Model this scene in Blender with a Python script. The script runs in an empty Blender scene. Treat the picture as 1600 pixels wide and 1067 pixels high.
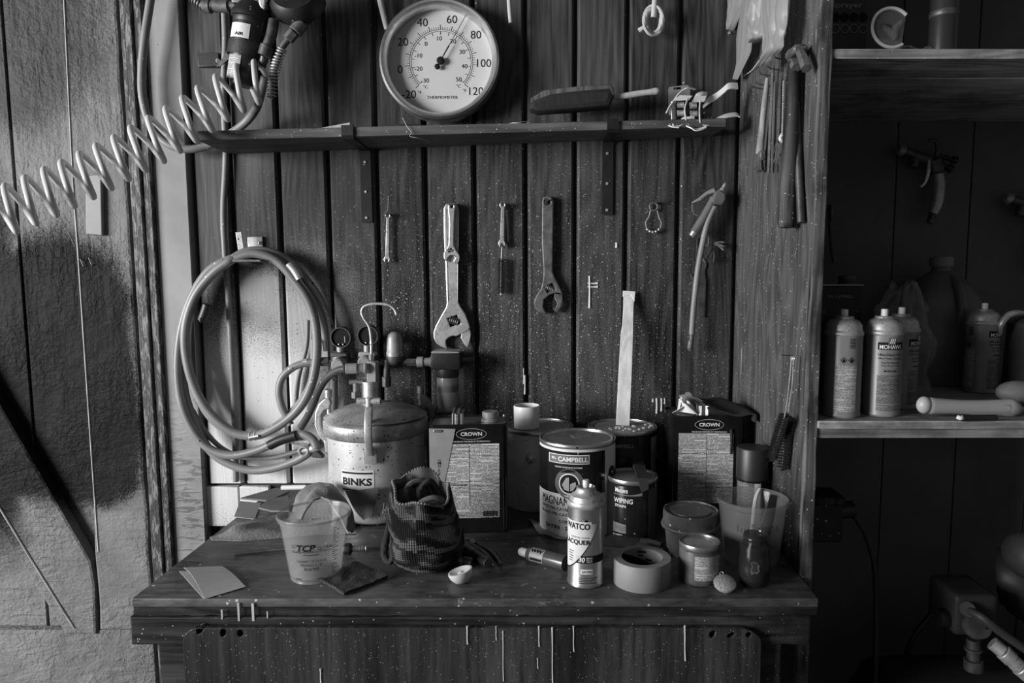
import bpy, bmesh, math, random
from math import sin, cos, tan, pi, atan, atan2, sqrt, radians
from mathutils import Vector, Matrix, noise as mnoise
random.seed(7)
SC = bpy.context.scene
COL = SC.collection

# ------------------------------------------------------------------ camera
FPX, PX0, CAMD, CAMZ = 1090.0, 865.0, 1.79, 1.472
TILT = atan(109.5 / 1090.0)
cam_data = bpy.data.cameras.new('camera')
cam_data.sensor_fit = 'HORIZONTAL'
cam_data.sensor_width = 36.0
cam_data.lens = FPX / 1600 * 36.0
cam_data.shift_x = (800 - PX0) / 1600
cam_data.clip_start = 0.05
cam = bpy.data.objects.new('camera', cam_data)
COL.objects.link(cam)
cam.location = (0, -CAMD, CAMZ)
cam.rotation_euler = (pi / 2 - TILT, 0, 0)
SC.camera = cam

# ------------------------------------------------------------------ light
SC.view_settings.view_transform = 'Standard'
SC.view_settings.look = 'None'
SC.view_settings.exposure = 0.0
SC.view_settings.gamma = 1.0
SC.view_settings.use_curve_mapping = False
world = bpy.data.worlds.new('world')
SC.world = world
world.use_nodes = True
world.node_tree.nodes['Background'].inputs[0].default_value = (1, 1, 1, 1)
world.node_tree.nodes['Background'].inputs[1].default_value = 0.095


def area(name, loc, target, size, size_y, power):
    d = bpy.data.lights.new(name, 'AREA')
    d.shape = 'RECTANGLE'
    d.size = size
    d.size_y = size_y
    d.energy = power
    o = bpy.data.objects.new(name, d)
    COL.objects.link(o)
    o.location = loc
    o.rotation_euler = (Vector(target) - Vector(loc)).to_track_quat('-Z', 'Y').to_euler()
    return o


area('window_daylight', (-4.5, -2.8, 1.85), (-0.1, 0.0, 1.2), 2.2, 1.7, 440)

# ------------------------------------------------------------------ pixel <-> place
CAMP = Vector((0, -CAMD, CAMZ))
FWD = Vector((0, cos(TILT), -sin(TILT)))
UPV = Vector((0, sin(TILT), cos(TILT)))


def ray(px, py):
    return Vector((1, 0, 0)) * ((px - PX0) / FPX) + FWD + UPV * ((533.5 - py) / FPX)


def W(px, py, y=0.0):
    r = ray(px, py)
    return CAMP + r * ((y + CAMD) / r.y)


def B(px, py, z=0.9):
    r = ray(px, py)
    return CAMP + r * ((z - CAMZ) / r.z)


def Pn(px, py, x=0.467):
    r = ray(px, py)
    return CAMP + r * (x / r.x)


def sc(p):
    return FPX / (Vector(p) - CAMP).dot(FWD)


def stand(px, pyb, wpx, z=0.9):
    """centre and radius of a round thing whose front foot shows at (px, pyb) and that is wpx wide"""
    p = B(px, pyb, z)
    r = wpx / 2 / sc(p)
    for _ in range(4):
        c = p + Vector((0, r, 0))
        c.x = (px - PX0) / sc(c)
        r = wpx / 2 / sc(c)
    return Vector((c.x, c.y, z)), r


def zat(py, y):
    return W(PX0, py, y).z


# ------------------------------------------------------------------ mesh builder
class MB:
    def __init__(s):
        s.bm = bmesh.new()
        s.uv = None

    def _xf(s, verts, M):
        if M is not None:
            bmesh.ops.transform(s.bm, matrix=M, verts=verts)

    def faces(s, vs, fs, fn=None):
        v = [s.bm.verts.new(fn(p) if fn else p) for p in vs]
        for f in fs:
            try:
                s.bm.faces.new([v[i] for i in f])
            except ValueError:
                pass
        return s

    def box(s, c, size, rot=None, bev=0, seg=1):
        r = bmesh.ops.create_cube(s.bm, size=1.0)
        vs = r['verts']
        bmesh.ops.scale(s.bm, vec=size, verts=vs)
        if bev:
            es = list({e for v in vs for e in v.link_edges})
            rr = bmesh.ops.bevel(s.bm, geom=es, offset=bev, segments=seg, affect='EDGES', profile=0.6)
            vs = list({v for f in rr['faces'] for v in f.verts} | {v for v in vs if v.is_valid})
        M = Matrix.Translation(Vector(c))
        if rot is not None:
            M = M @ (rot.to_4x4() if isinstance(rot, Matrix) else Matrix.Rotation(rot, 4, 'Z'))
        s._xf(vs, M)
        return s

    def span(s, x0, x1, y0, y1, z0, z1, bev=0, seg=1):
        return s.box(((x0 + x1) / 2, (y0 + y1) / 2, (z0 + z1) / 2), (abs(x1 - x0), abs(y1 - y0), abs(z1 - z0)), None, bev, seg)

    def lathe(s, prof, n=32, M=None):
        rings = []
        allv = []
        for (r, z) in prof:
            if r < 1e-6:
                v = s.bm.verts.new((0, 0, z))
                rings.append([v])
                allv.append(v)
            else:
                ring = [s.bm.verts.new((r * cos(2 * pi * i / n), r * sin(2 * pi * i / n), z)) for i in range(n)]
                rings.append(ring)
                allv += ring
        for a, b in zip(rings, rings[1:]):
            for i in range(n):
                j = (i + 1) % n
                q = [a[i % len(a)], a[j % len(a)], b[j % len(b)], b[i % len(b)]]
                u = []
                for v in q:
                    if v not in u:
                        u.append(v)
                if len(u) >= 3:
                    try:
                        s.bm.faces.new(u)
                    except ValueError:
                        pass
        s._xf(allv, M)
        return s

    def cyl(s, p0, p1, r0, r1=None, n=24, bev=0.0):
        p0, p1 = Vector(p0), Vector(p1)
        r1 = r0 if r1 is None else r1
        L = (p1 - p0).length
        M = Matrix.Translation(p0) @ (p1 - p0).to_track_quat('Z', 'Y').to_matrix().to_4x4()
        if bev:
            pr = [(0, 0), (r0 - bev, 0), (r0, bev), (r1, L - bev), (r1 - bev, L), (0, L)]
        else:
            pr = [(0, 0), (r0, 0), (r1, L), (0, L)]
        return s.lathe(pr, n, M)

    def tube(s, pts, r, n=10, steps=6, closed=False, caps=True, wob=0):
        P = smooth(pts, steps, closed) if steps > 1 else [Vector(p) for p in pts]
        m = len(P)
        if isinstance(r, (int, float)):
            R = [r] * m
        else:
            R = [r[min(len(r) - 1, int(i / (m - 1) * (len(r) - 1)))] * (1 - (i / (m - 1) * (len(r) - 1)) % 1) +
                 r[min(len(r) - 1, int(i / (m - 1) * (len(r) - 1)) + 1)] * ((i / (m - 1) * (len(r) - 1)) % 1) for i in range(m)]
        rings = []
        nrm = None
        for i in range(m):
            t = (P[(i + 1) % m] - P[i - 1]) if closed else (P[min(i + 1, m - 1)] - P[max(i - 1, 0)])
            if t.length < 1e-9:
                t = Vector((0, 0, 1))
            t.normalize()
            if nrm is None:
                nrm = t.orthogonal().normalized()
            nrm = (nrm - t * nrm.dot(t))
            if nrm.length < 1e-6:
                nrm = t.orthogonal()
            nrm.normalize()
            bi = t.cross(nrm)
            rings.append([s.bm.verts.new(P[i] + (nrm * cos(2 * pi * k / n) + bi * sin(2 * pi * k / n)) * R[i]) for k in range(n)])
        rng = range(m) if closed else range(m - 1)
        for i in rng:
            a, b = rings[i], rings[(i + 1) % m]
            for k in range(n):
                s.bm.faces.new((a[k], a[(k + 1) % n], b[(k + 1) % n], b[k]))
        if not closed and caps:
            s.bm.faces.new(list(reversed(rings[0])))
            s.bm.faces.new(rings[-1])
        return s

    def sphere(s, c, r, n=16, M=None):
        rr = bmesh.ops.create_uvsphere(s.bm, u_segments=n, v_segments=max(6, n // 2), radius=1.0)
        sv = (r, r, r) if isinstance(r, (int, float)) else r
        bmesh.ops.scale(s.bm, vec=sv, verts=rr['verts'])
        T_ = Matrix.Translation(Vector(c))
        s._xf(rr['verts'], T_ @ M if M else T_)
        return s

    def torus(s, c, R, r, M=None, n=32, m=8):
        pts = []
        for i in range(n):
            a = 2 * pi * i / n
            p = Vector((R * cos(a), R * sin(a), 0))
            if M:
                p = M @ p
            pts.append(Vector(c) + p)
        return s.tube(pts, r, m, 1, True)

    def shape(s, loops, thick, fn, bev=0.0, res=1):
        """2D outlines with holes, extruded; fn maps (u, v, w) to a place, w in 0..thick"""
        cu = bpy.data.curves.new('outline', 'CURVE')
        cu.dimensions = '2D'
        cu.fill_mode = 'BOTH'
        cu.extrude = max(0.0, thick / 2 - bev)
        cu.bevel_depth = bev
        cu.bevel_resolution = res
        if bev:
            cu.offset = -bev
        for L in loops:
            sp = cu.splines.new('POLY')
            sp.points.add(len(L) - 1)
            for p, q in zip(sp.points, L):
                p.co = (q[0], q[1], 0, 1)
            sp.use_cyclic_u = True
        ob = bpy.data.objects.new('outline', cu)
        me = bpy.data.meshes.new_from_object(ob)
        vs = [fn(v.co.x, v.co.y, v.co.z + thick / 2) for v in me.vertices]
        fs = [tuple(p.vertices) for p in me.polygons]
        bpy.data.objects.remove(ob)
        bpy.data.curves.remove(cu)
        bpy.data.meshes.remove(me)
        return s.faces(vs, fs)

    def wshape(s, loops, y, thick, bev=0.0):
        """outlines given in picture points, standing parallel to the wall with their back at depth y"""
        k = []
        for L in loops:
            k.append([(lambda q: (q.x, q.z))(W(p[0], p[1], y)) for p in L])
        return s.shape(k, thick, lambda u, v, w: Vector((u, y - w, v)), bev)

    def text(s, t, w, h, fn, bold=0.0, shear=0.0, thick=0.0):
        cu = bpy.data.curves.new('lettering', 'FONT')
        cu.body = t
        cu.size = 1.0
        cu.offset = bold
        cu.shear = shear
        cu.resolution_u = 3
        ob = bpy.data.objects.new('lettering', cu)
        me = bpy.data.meshes.new_from_object(ob)
        xs = [v.co.x for v in me.vertices]
        ys = [v.co.y for v in me.vertices]
        x0, x1, y0, y1 = min(xs), max(xs), min(ys), max(ys)
        kx = w / (x1 - x0) if w else h / (y1 - y0)
        ky = h / (y1 - y0) if h else kx
        vs = [fn((v.co.x - (x0 + x1) / 2) * kx, (v.co.y - (y0 + y1) / 2) * ky) for v in me.vertices]
        fs = [tuple(p.vertices) for p in me.polygons]
        bpy.data.objects.remove(ob)
        bpy.data.curves.remove(cu)
        bpy.data.meshes.remove(me)
        return s.faces(vs, fs)

    def patch(s, fn, u0, u1, v0, v1, nu=8, nv=1):
        """sheet over (u, v) in metres with the same numbers as UV; v0/v1 may be functions of u"""
        if s.uv is None:
            s.uv = s.bm.loops.layers.uv.new('UVMap')
        f0 = v0 if callable(v0) else (lambda u: v0)
        f1 = v1 if callable(v1) else (lambda u: v1)
        g = []
        for i in range(nu + 1):
            u = u0 + (u1 - u0) * i / nu
            g.append([(u, f0(u) + (f1(u) - f0(u)) * j / nv) for j in range(nv + 1)])
        V = [[s.bm.verts.new(fn(*q)) for q in row] for row in g]
        for i in range(nu):
            for j in range(nv):
                f = s.bm.faces.new((V[i][j], V[i + 1][j], V[i + 1][j + 1], V[i][j + 1]))
                for lp, q in zip(f.loops, (g[i][j], g[i + 1][j], g[i + 1][j + 1], g[i][j + 1])):
                    lp[s.uv].uv = q
        return s

    def sheet(s, fn, nu, nv, thick=0.002, wrap=False):
        """closed thin skin over fn(u, v), u and v in 0..1"""
        V = [[s.bm.verts.new(fn(i / nu, j / nv)) for j in range(nv + 1)] for i in range(nu if wrap else nu + 1)]
        fs = []
        for i in range(nu):
            a, b = V[i], V[(i + 1) % nu if wrap else i + 1]
            for j in range(nv):
                fs.append(s.bm.faces.new((a[j], b[j], b[j + 1], a[j + 1])))
        if thick:
            bmesh.ops.recalc_face_normals(s.bm, faces=fs)
            bmesh.ops.solidify(s.bm, geom=fs, thickness=thick)
        return s

    def build(s, name, mat, parent=None, world=False, angle=40, recalc=True):
        if world and parent is not None:
            bmesh.ops.transform(s.bm, matrix=ROOTM[parent.name].inverted(), verts=s.bm.verts[:])
        if recalc:
            bmesh.ops.recalc_face_normals(s.bm, faces=s.bm.faces[:])
        me = bpy.data.meshes.new(name)
        s.bm.to_mesh(me)
        s.bm.free()
        me.materials.append(mat)
        me.polygons.foreach_set('use_smooth', [True] * len(me.polygons))
        me.set_sharp_from_angle(angle=radians(angle))
        o = bpy.data.objects.new(name, me)
        COL.objects.link(o)
        if parent is not None:
            o.parent = parent
        return o


def smooth(pts, steps=6, closed=False):
    P = [Vector(p) for p in pts]
    n = len(P)
    if n < 3:
        return P
    out = []
    for i in range(n if closed else n - 1):
        if closed:
            a, b, c, d = P[i - 1], P[i], P[(i + 1) % n], P[(i + 2) % n]
        else:
            a, b, c, d = P[max(i - 1, 0)], P[i], P[i + 1], P[min(i + 2, n - 1)]
        for k in range(steps):
            t = k / steps
            out.append(0.5 * ((2 * b) + (c - a) * t + (2 * a - 5 * b + 4 * c - d) * t * t + (3 * b - a - 3 * c + d) * t ** 3))
    if not closed:
        out.append(P[-1])
    return out


ROOTM = {}


def tag(o, label, cat, group=None):
    o['label'] = label
    o['category'] = cat
    if group:
        o['group'] = group
    return o


def thing(name, label, cat, loc=(0, 0, 0), rz=0.0, group=None, rot=None):
    o = bpy.data.objects.new(name, None)
    o.empty_display_size = 0.05
    COL.objects.link(o)
    o.location = loc
    M = Matrix.Translation(Vector(loc))
    if rot is not None:
        o.rotation_euler = rot.to_euler()
        M = M @ rot.to_4x4()
    else:
        o.rotation_euler = (0, 0, rz)
        M = M @ Matrix.Rotation(rz, 4, 'Z')
    ROOTM[o.name] = M
    return tag(o, label, cat, group)


def struct(o):
    o['kind'] = 'structure'
    return o


def copy_tree(o, loc, rz, label):
    c = o.copy()
    COL.objects.link(c)
    c.location = loc
    c.rotation_euler = (0, 0, rz)
    c['label'] = label
    for ch in list(o.children):
        d = ch.copy()
        COL.objects.link(d)
        d.parent = c
        for g in list(ch.children):
            e = g.copy()
            COL.objects.link(e)
            e.parent = d
    return c


def cylfn(r, a0=0.0, z0=0.0):
    return lambda x, y: Vector((r * sin(a0 + x / r), -r * cos(a0 + x / r), z0 + y))


def plfn(o, ux=(1, 0, 0), uy=(0, 0, 1)):
    o, ux, uy = Vector(o), Vector(ux), Vector(uy)
    return lambda x, y: o + ux * x + uy * y


RX90 = Matrix.Rotation(pi / 2, 4, 'X')


# ------------------------------------------------------------------ materials
class NT:
    def __init__(s, name):
        s.m = bpy.data.materials.new(name)
        s.m.use_nodes = True
        s.t = s.m.node_tree
        s.bsdf = s.t.nodes['Principled BSDF']
        s.tc = s.t.nodes.new('ShaderNodeTexCoord')

    def n(s, typ, **kw):
        nd = s.t.nodes.new(typ)
        for k, v in kw.items():
            setattr(nd, k, v)
        return nd

    def link(s, a, b):
        s.t.links.new(a, b)

    def put(s, sock, v):
        if hasattr(v, 'is_linked') or hasattr(v, 'links'):
            s.t.links.new(v, sock)
        else:
            sock.default_value = v

    def math(s, op, a, b=0.0, c=0.0, clamp=False):
        nd = s.n('ShaderNodeMath', operation=op, use_clamp=clamp)
        s.put(nd.inputs[0], a)
        s.put(nd.inputs[1], b)
        s.put(nd.inputs[2], c)
        return nd.outputs[0]

    def vmath(s, op, a, b=(0, 0, 0)):
        nd = s.n('ShaderNodeVectorMath', operation=op)
        s.put(nd.inputs[0], a)
        s.put(nd.inputs[1], b)
        return nd.outputs[1] if op in ('LENGTH', 'DISTANCE', 'DOT_PRODUCT') else nd.outputs[0]

    def obj(s):
        return s.tc.outputs['Object']

    def rnd(s):
        nd = s.n('ShaderNodeObjectInfo')
        return nd.outputs['Random']

    def noise(s, vec, scale, detail=4.0, rough=0.55, dist=0.0):
        nd = s.n('ShaderNodeTexNoise')
        s.put(nd.inputs['Vector'], vec)
        nd.inputs['Scale'].default_value = scale
        nd.inputs['Detail'].default_value = detail
        nd.inputs['Roughness'].default_value = rough
        nd.inputs['Distortion'].default_value = dist
        return nd.outputs[0]

    def vor(s, vec, scale, feature='F1', out=0, rand=1.0):
        nd = s.n('ShaderNodeTexVoronoi', feature=feature)
        s.put(nd.inputs['Vector'], vec)
        nd.inputs['Scale'].default_value = scale
        nd.inputs['Randomness'].default_value = rand
        return nd.outputs[out]

    def ss(s, v, lo, hi, a=0.0, b=1.0, kind='SMOOTHSTEP'):
        nd = s.n('ShaderNodeMapRange', interpolation_type=kind)
        s.put(nd.inputs[0], v)
        nd.inputs[1].default_value = lo
        nd.inputs[2].default_value = hi
        nd.inputs[3].default_value = a
        nd.inputs[4].default_value = b
        return nd.outputs[0]

    def mix(s, f, a, b):
        # float mix
        nd = s.n('ShaderNodeMix', data_type='FLOAT')
        s.put(nd.inputs[0], f)
        s.put(nd.inputs[2], a)
        s.put(nd.inputs[3], b)
        return nd.outputs[0]

    def blob(s, cx, cz, rx, rz, soft=0.35, namp=0.5, nscale=9.0, fine=0.25, boxy=False):
        d = s.vmath('SUBTRACT', s.obj(), (cx, 0, cz))
        d = s.vmath('MULTIPLY', d, (1 / rx, 0, 1 / rz))
        if boxy:
            L = s.math('SQRT', s.vmath('LENGTH', s.vmath('MULTIPLY', d, d)))
        else:
            L = s.vmath('LENGTH', d)
        n1 = s.math('MULTIPLY', s.math('SUBTRACT', s.noise(s.obj(), nscale, 3), 0.5), namp * 2)
        n2 = s.math('MULTIPLY', s.math('SUBTRACT', s.noise(s.obj(), 260, 2), 0.5), fine * 2)
        L = s.math('ADD', L, s.math('ADD', n1, n2))
        return s.ss(L, 1 - soft, 1 + soft, 1.0, 0.0)

    def specks(s, scale, size, dens, seed=0.0, mask=None):
        """round droplets"""
        v = s.vmath('ADD', s.obj(), (seed, seed * 0.7, seed * 1.3))
        v = s.vmath('MULTIPLY', v, (1, 1, 1))
        d = s.vor(v, scale)
        c = s.vor(v, scale, out=1)
        sep = s.n('ShaderNodeSeparateColor')
        s.link(c, sep.inputs[0])
        rr = s.math('MULTIPLY', sep.outputs[0], size)
        on = s.math('LESS_THAN', sep.outputs[1], dens)
        m = s.math('MULTIPLY', s.math('LESS_THAN', d, rr), on)
        if mask is not None:
            m = s.math('MULTIPLY', m, mask)
        return m

    def finish(s, col, rough=0.6, metal=0.0, bump=None, bstr=0.3, bdist=0.002, spec=0.5, trans=0.0, coat=0.0):
        b = s.bsdf
        if hasattr(col, 'links'):
            cc = s.n('ShaderNodeCombineColor')
            for i in range(3):
                s.link(col, cc.inputs[i])
            s.link(cc.outputs[0], b.inputs['Base Color'])
        else:
            b.inputs['Base Color'].default_value = (col, col, col, 1)
        s.put(b.inputs['Roughness'], rough)
        s.put(b.inputs['Metallic'], metal)
        s.put(b.inputs['Specular IOR Level'], spec)
        if trans:
            b.inputs['Transmission Weight'].default_value = trans
            b.inputs['IOR'].default_value = 1.3
        if coat:
            b.inputs['Coat Weight'].default_value = coat
        if bump is not None:
            bn = s.n('ShaderNodeBump')
            bn.inputs['Strength'].default_value = bstr
            bn.inputs['Distance'].default_value = bdist
            s.link(bump, bn.inputs['Height'])
            s.link(bn.outputs[0], b.inputs['Normal'])
        return s.m


def M(name, base, rough=0.55, metal=0.0, var=0.25, vs=18.0, stretch=(1, 1, 1), bump=0.0, bs=120.0, spots=0.0, spotcol=0.02,
      drops=0.0, dropcol=0.6, spec=0.5, grime=0.0, coat=0.0, spscale=130):
    t = NT(name)
    v = t.vmath('MULTIPLY', t.obj(), stretch)
    n = t.noise(v, vs, 5, 0.6)
    col = t.math('MULTIPLY', t.ss(n, 0.25, 0.75, 1 - var, 1 + var, 'LINEAR'), base)
    if grime:
        g = t.ss(t.noise(t.obj(), vs * 0.6, 6, 0.65, 0.6), 0.48, 0.68)
        col = t.mix(t.math('MULTIPLY', g, grime), col, base * 0.25)
    if spots:
        col = t.mix(t.specks(spscale, 0.5, spots, 3.1), col, spotcol)
    if drops:
        col = t.mix(t.specks(170, 0.42, drops, 9.7), col, dropcol)
    bm_ = t.noise(v, bs, 4) if bump else None
    return t.finish(col, rough, metal, bm_, bump, 0.002, spec, 0, coat)


def M_wood(name, base, amp=0.5, axis=2, ring=1.0, rough=0.62, drops=0.05, scratch=0.0, fine=30.0, bump=0.25, knots=True, dark=0.0):
    t = NT(name)
    st = [1, 1, 1]
    st[axis] = 0.05
    off = t.n('ShaderNodeCombineXYZ')
    r = t.rnd()
    for i in range(3):
        t.link(t.math('MULTIPLY', r, (17.3, 11.1, 7.7)[i]), off.inputs[i])
    p = t.vmath('ADD', t.obj(), off.outputs[0])
    v = t.vmath('MULTIPLY', p, tuple(st))
    f1 = t.noise(v, fine * 4, 5, 0.65)
    st2 = [1, 1, 1]
    st2[axis] = 0.16
    v2 = t.vmath('MULTIPLY', p, tuple(st2))
    f2 = t.noise(v2, 9.0, 2, 0.5, 0.25)
    rings = t.math('SINE', t.math('MULTIPLY', f2, 75.0 * ring))
    rings = t.ss(rings, -1, 1, -0.5, 0.5, 'LINEAR')
    blot = t.noise(p, 3.0, 3)
    tone = t.math('MULTIPLY', r, 0.5)
    a = t.math('ADD', t.math('MULTIPLY', t.math('SUBTRACT', f1, 0.5), 1.3), t.math('MULTIPLY', rings, 0.36))
    a = t.math('ADD', a, t.math('MULTIPLY', t.math('SUBTRACT', blot, 0.5), 0.9))
    a = t.math('ADD', a, t.math('SUBTRACT', tone, 0.25))
    col = t.math('MULTIPLY', t.math('MAXIMUM', t.math('MULTIPLY_ADD', a, amp * 2, 1.0), 0.12), base)
    if knots:
        kv = t.vmath('MULTIPLY', p, (1, 1, 0.55) if axis == 2 else (0.55, 1, 1))
        kd = t.vor(kv, 5.0)
        col = t.mix(t.ss(kd, 0.05, 0.10, 0.75, 0.0), col, base * 0.3)
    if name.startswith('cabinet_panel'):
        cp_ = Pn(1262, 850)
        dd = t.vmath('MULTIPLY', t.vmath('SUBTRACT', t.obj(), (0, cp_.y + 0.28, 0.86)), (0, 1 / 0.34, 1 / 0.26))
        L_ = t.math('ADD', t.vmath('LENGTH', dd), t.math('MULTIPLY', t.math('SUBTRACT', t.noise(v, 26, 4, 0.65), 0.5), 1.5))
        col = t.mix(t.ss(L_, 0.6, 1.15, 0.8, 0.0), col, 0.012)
    if scratch:
        sv = [1, 1, 1]
        sv[axis] = 0.07
        q = t.vmath('MULTIPLY', t.obj(), tuple(sv))
        m = t.ss(t.noise(q, 55, 3, 0.7), 0.69, 0.72)
        m = t.math('MULTIPLY', m, t.ss(t.noise(t.obj(), 7, 3), 0.45, 0.62))
        col = t.mix(t.math('MULTIPLY', m, scratch), col, 0.55)
    if drops:
        col = t.mix(t.specks(170, 0.30, drops, 2.2), col, 0.42)
        col = t.mix(t.specks(300, 0.42, drops * 1.3, 5.2), col, 0.5)
    if dark:
        col = t.mix(t.math('MULTIPLY', t.ss(t.noise(t.obj(), 6, 5, 0.65), 0.45, 0.65), dark), col, base * 0.2)
    return t.finish(col, rough, 0.0, t.math('ADD', f1, t.math('MULTIPLY', rings, 0.25)), bump, 0.002, 0.2)


def M_print(name, paper, ink, rows, rough=0.5, word=0.0045, fill=0.5, gap=0.8, head=None):
    """label paper carrying rows of small illegible print"""
    t = NT(name)
    sep = t.n('ShaderNodeSeparateXYZ')
    t.link(t.tc.outputs['UV'], sep.inputs[0])
    u, v = sep.outputs[0], sep.outputs[1]
    rv = t.math('MULTIPLY', v, rows)
    row = t.math('LESS_THAN', t.math('FRACT', rv), fill)
    cv = t.n('ShaderNodeCombineXYZ')
    t.link(t.math('FLOOR', t.math('DIVIDE', u, word * 0.28)), cv.inputs[0])
    t.link(t.math('FLOOR', rv), cv.inputs[1])
    wn = t.n('ShaderNodeTexWhiteNoise', noise_dimensions='2D')
    t.link(cv.outputs[0], wn.inputs['Vector'])
    on = t.math('LESS_THAN', wn.outputs[0], gap)
    cv2 = t.n('ShaderNodeCombineXYZ')
    t.link(t.math('FLOOR', t.math('DIVIDE', u, word * 6)), cv2.inputs[0])
    t.link(t.math('FLOOR', rv), cv2.inputs[1])
    wn2 = t.n('ShaderNodeTexWhiteNoise', noise_dimensions='2D')
    t.link(cv2.outputs[0], wn2.inputs['Vector'])
    on2 = t.math('LESS_THAN', wn2.outputs[0], 0.93)
    m = t.math('MULTIPLY', t.math('MULTIPLY', row, on), on2)
    n = t.noise(t.obj(), 25, 5, 0.6)
    base = t.math('MULTIPLY', t.ss(n, 0.3, 0.7, 0.8, 1.1, 'LINEAR'), paper)
    col = t.mix(m, base, ink)
    return t.finish(col, rough)


def W_xz(px, py):
    p = W(px, py)
    return p.x, p.z


def M_wall():
    t = NT('stained_pine_boards')
    r = t.rnd()
    off = t.n('ShaderNodeCombineXYZ')
    for i in range(3):
        t.link(t.math('MULTIPLY', r, (17.3, 11.1, 7.7)[i]), off.inputs[i])
    p = t.vmath('ADD', t.obj(), off.outputs[0])
    v = t.vmath('MULTIPLY', p, (1, 1, 0.035))
    f1 = t.noise(v, 130, 5, 0.65)
    v2 = t.vmath('MULTIPLY', p, (1, 1, 0.13))
    f2 = t.noise(v2, 8.0, 2, 0.5, 0.2)
    rings = t.ss(t.math('SINE', t.math('MULTIPLY', f2, 95.0)), -1, 1, -0.5, 0.5, 'LINEAR')
    a = t.math('ADD', t.math('MULTIPLY', t.math('SUBTRACT', f1, 0.5), 1.7), t.math('MULTIPLY', rings, 0.34))
    a = t.math('ADD', a, t.math('MULTIPLY', t.math('SUBTRACT', t.noise(p, 2.6, 3), 0.5), 0.8))
    a = t.math('ADD', a, t.math('MULTIPLY', t.math('SUBTRACT', r, 0.5), 0.42))
    kd = t.vor(t.vmath('MULTIPLY', p, (1, 1, 0.5)), 4.0)
    col = t.math('MULTIPLY', t.math('MAXIMUM', t.math('MULTIPLY_ADD', a, 1.3, 1.0), 0.10), 0.052)
    col = t.mix(t.ss(kd, 0.04, 0.09, 0.7, 0.0), col, 0.03)
    # overspray around the coiled hose and drifting up the wall
    c = W_xz(395, 690)
    m1 = t.blob(c[0], c[1], 0.27, 0.30, 0.45, 0.42, 7.0, 0.55)
    c = W_xz(405, 470)
    m2 = t.math('MULTIPLY', t.blob(c[0], c[1], 0.07, 0.085, 0.35, 0.45, 30.0, 0.5), 0.4)
    c = W_xz(480, 520)
    m3 = t.math('MULTIPLY', t.blob(c[0], c[1], 0.11, 0.16, 0.6, 0.5, 12.0, 0.7), 0.5)
    m = t.math('MAXIMUM', t.math('MULTIPLY', m1, 0.92), t.math('MAXIMUM', m2, m3))
    col = t.mix(m, col, 0.66)
    c = W_xz(760, 560)
    dz = t.blob(c[0], c[1], 0.62, 0.42, 0.8, 0.5, 4.0, 0.1)
    hz = t.math('MULTIPLY', dz, t.ss(t.noise(t.obj(), 330, 2, 0.6), 0.53, 0.66))
    col = t.mix(t.math('MULTIPLY', hz, 0.42), col, 0.30)
    col = t.mix(t.specks(105, 0.20, 0.12, 2.2), col, 0.5)
    col = t.mix(t.specks(210, 0.36, 0.30, 5.2, dz), col, 0.5)
    col = t.mix(t.specks(150, 0.42, 0.25, 7.9, dz), col, 0.012)
    return t.finish(col, 0.5, 0, t.math('ADD', f1, t.math('MULTIPLY', rings, 0.3)), 0.3, 0.002, 0.2)


def M_door(name, lower_ripple=True):
    t = NT(name)
    o = t.obj()
    n1 = t.noise(t.vmath('MULTIPLY', o, (1, 1, 0.2)), 34, 4, 0.55)
    n2 = t.noise(t.vmath('MULTIPLY', o, (0.3, 1, 1)), 34, 4, 0.6, 1.2)
    vo = t.noise(o, 70, 2, 0.5, 1.0)
    sep = t.n('ShaderNodeSeparateXYZ')
    t.link(o, sep.inputs[0])
    low = t.ss(sep.outputs[2], W_xz(100, 820)[1], W_xz(100, 420)[1], 1.0, 0.0)
    relief = t.math('ADD', t.mix(low, n1, n2), t.math('MULTIPLY', vo, 0.5))
    base = t.math('MULTIPLY', t.ss(t.noise(o, 9, 5, 0.6), 0.3, 0.7, 0.78, 1.14, 'LINEAR'), 0.155)
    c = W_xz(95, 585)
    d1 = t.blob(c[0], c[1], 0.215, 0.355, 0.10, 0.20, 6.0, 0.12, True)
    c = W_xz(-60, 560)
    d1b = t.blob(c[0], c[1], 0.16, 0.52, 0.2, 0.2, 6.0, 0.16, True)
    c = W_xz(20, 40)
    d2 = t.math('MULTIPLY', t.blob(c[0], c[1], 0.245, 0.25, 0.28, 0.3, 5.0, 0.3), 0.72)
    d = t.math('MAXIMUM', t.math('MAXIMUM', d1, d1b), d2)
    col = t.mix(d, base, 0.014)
    ch = t.ss(t.noise(t.vmath('MULTIPLY', o, (0.5, 1, 1)), 75, 6, 0.7, 1.0), 0.60, 0.66)
    col = t.mix(t.math('MULTIPLY', ch, 0.07), col, 0.12)
    rg = t.mix(d, 0.7, 0.55)
    return t.finish(col, rg, 0, t.math('MULTIPLY', relief, t.ss(t.noise(o, 5, 3), 0.35, 0.62, 0.35, 1.0)), 1.0, 0.009, t.mix(d, 0.3, 0.05))


MAT = {}


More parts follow.
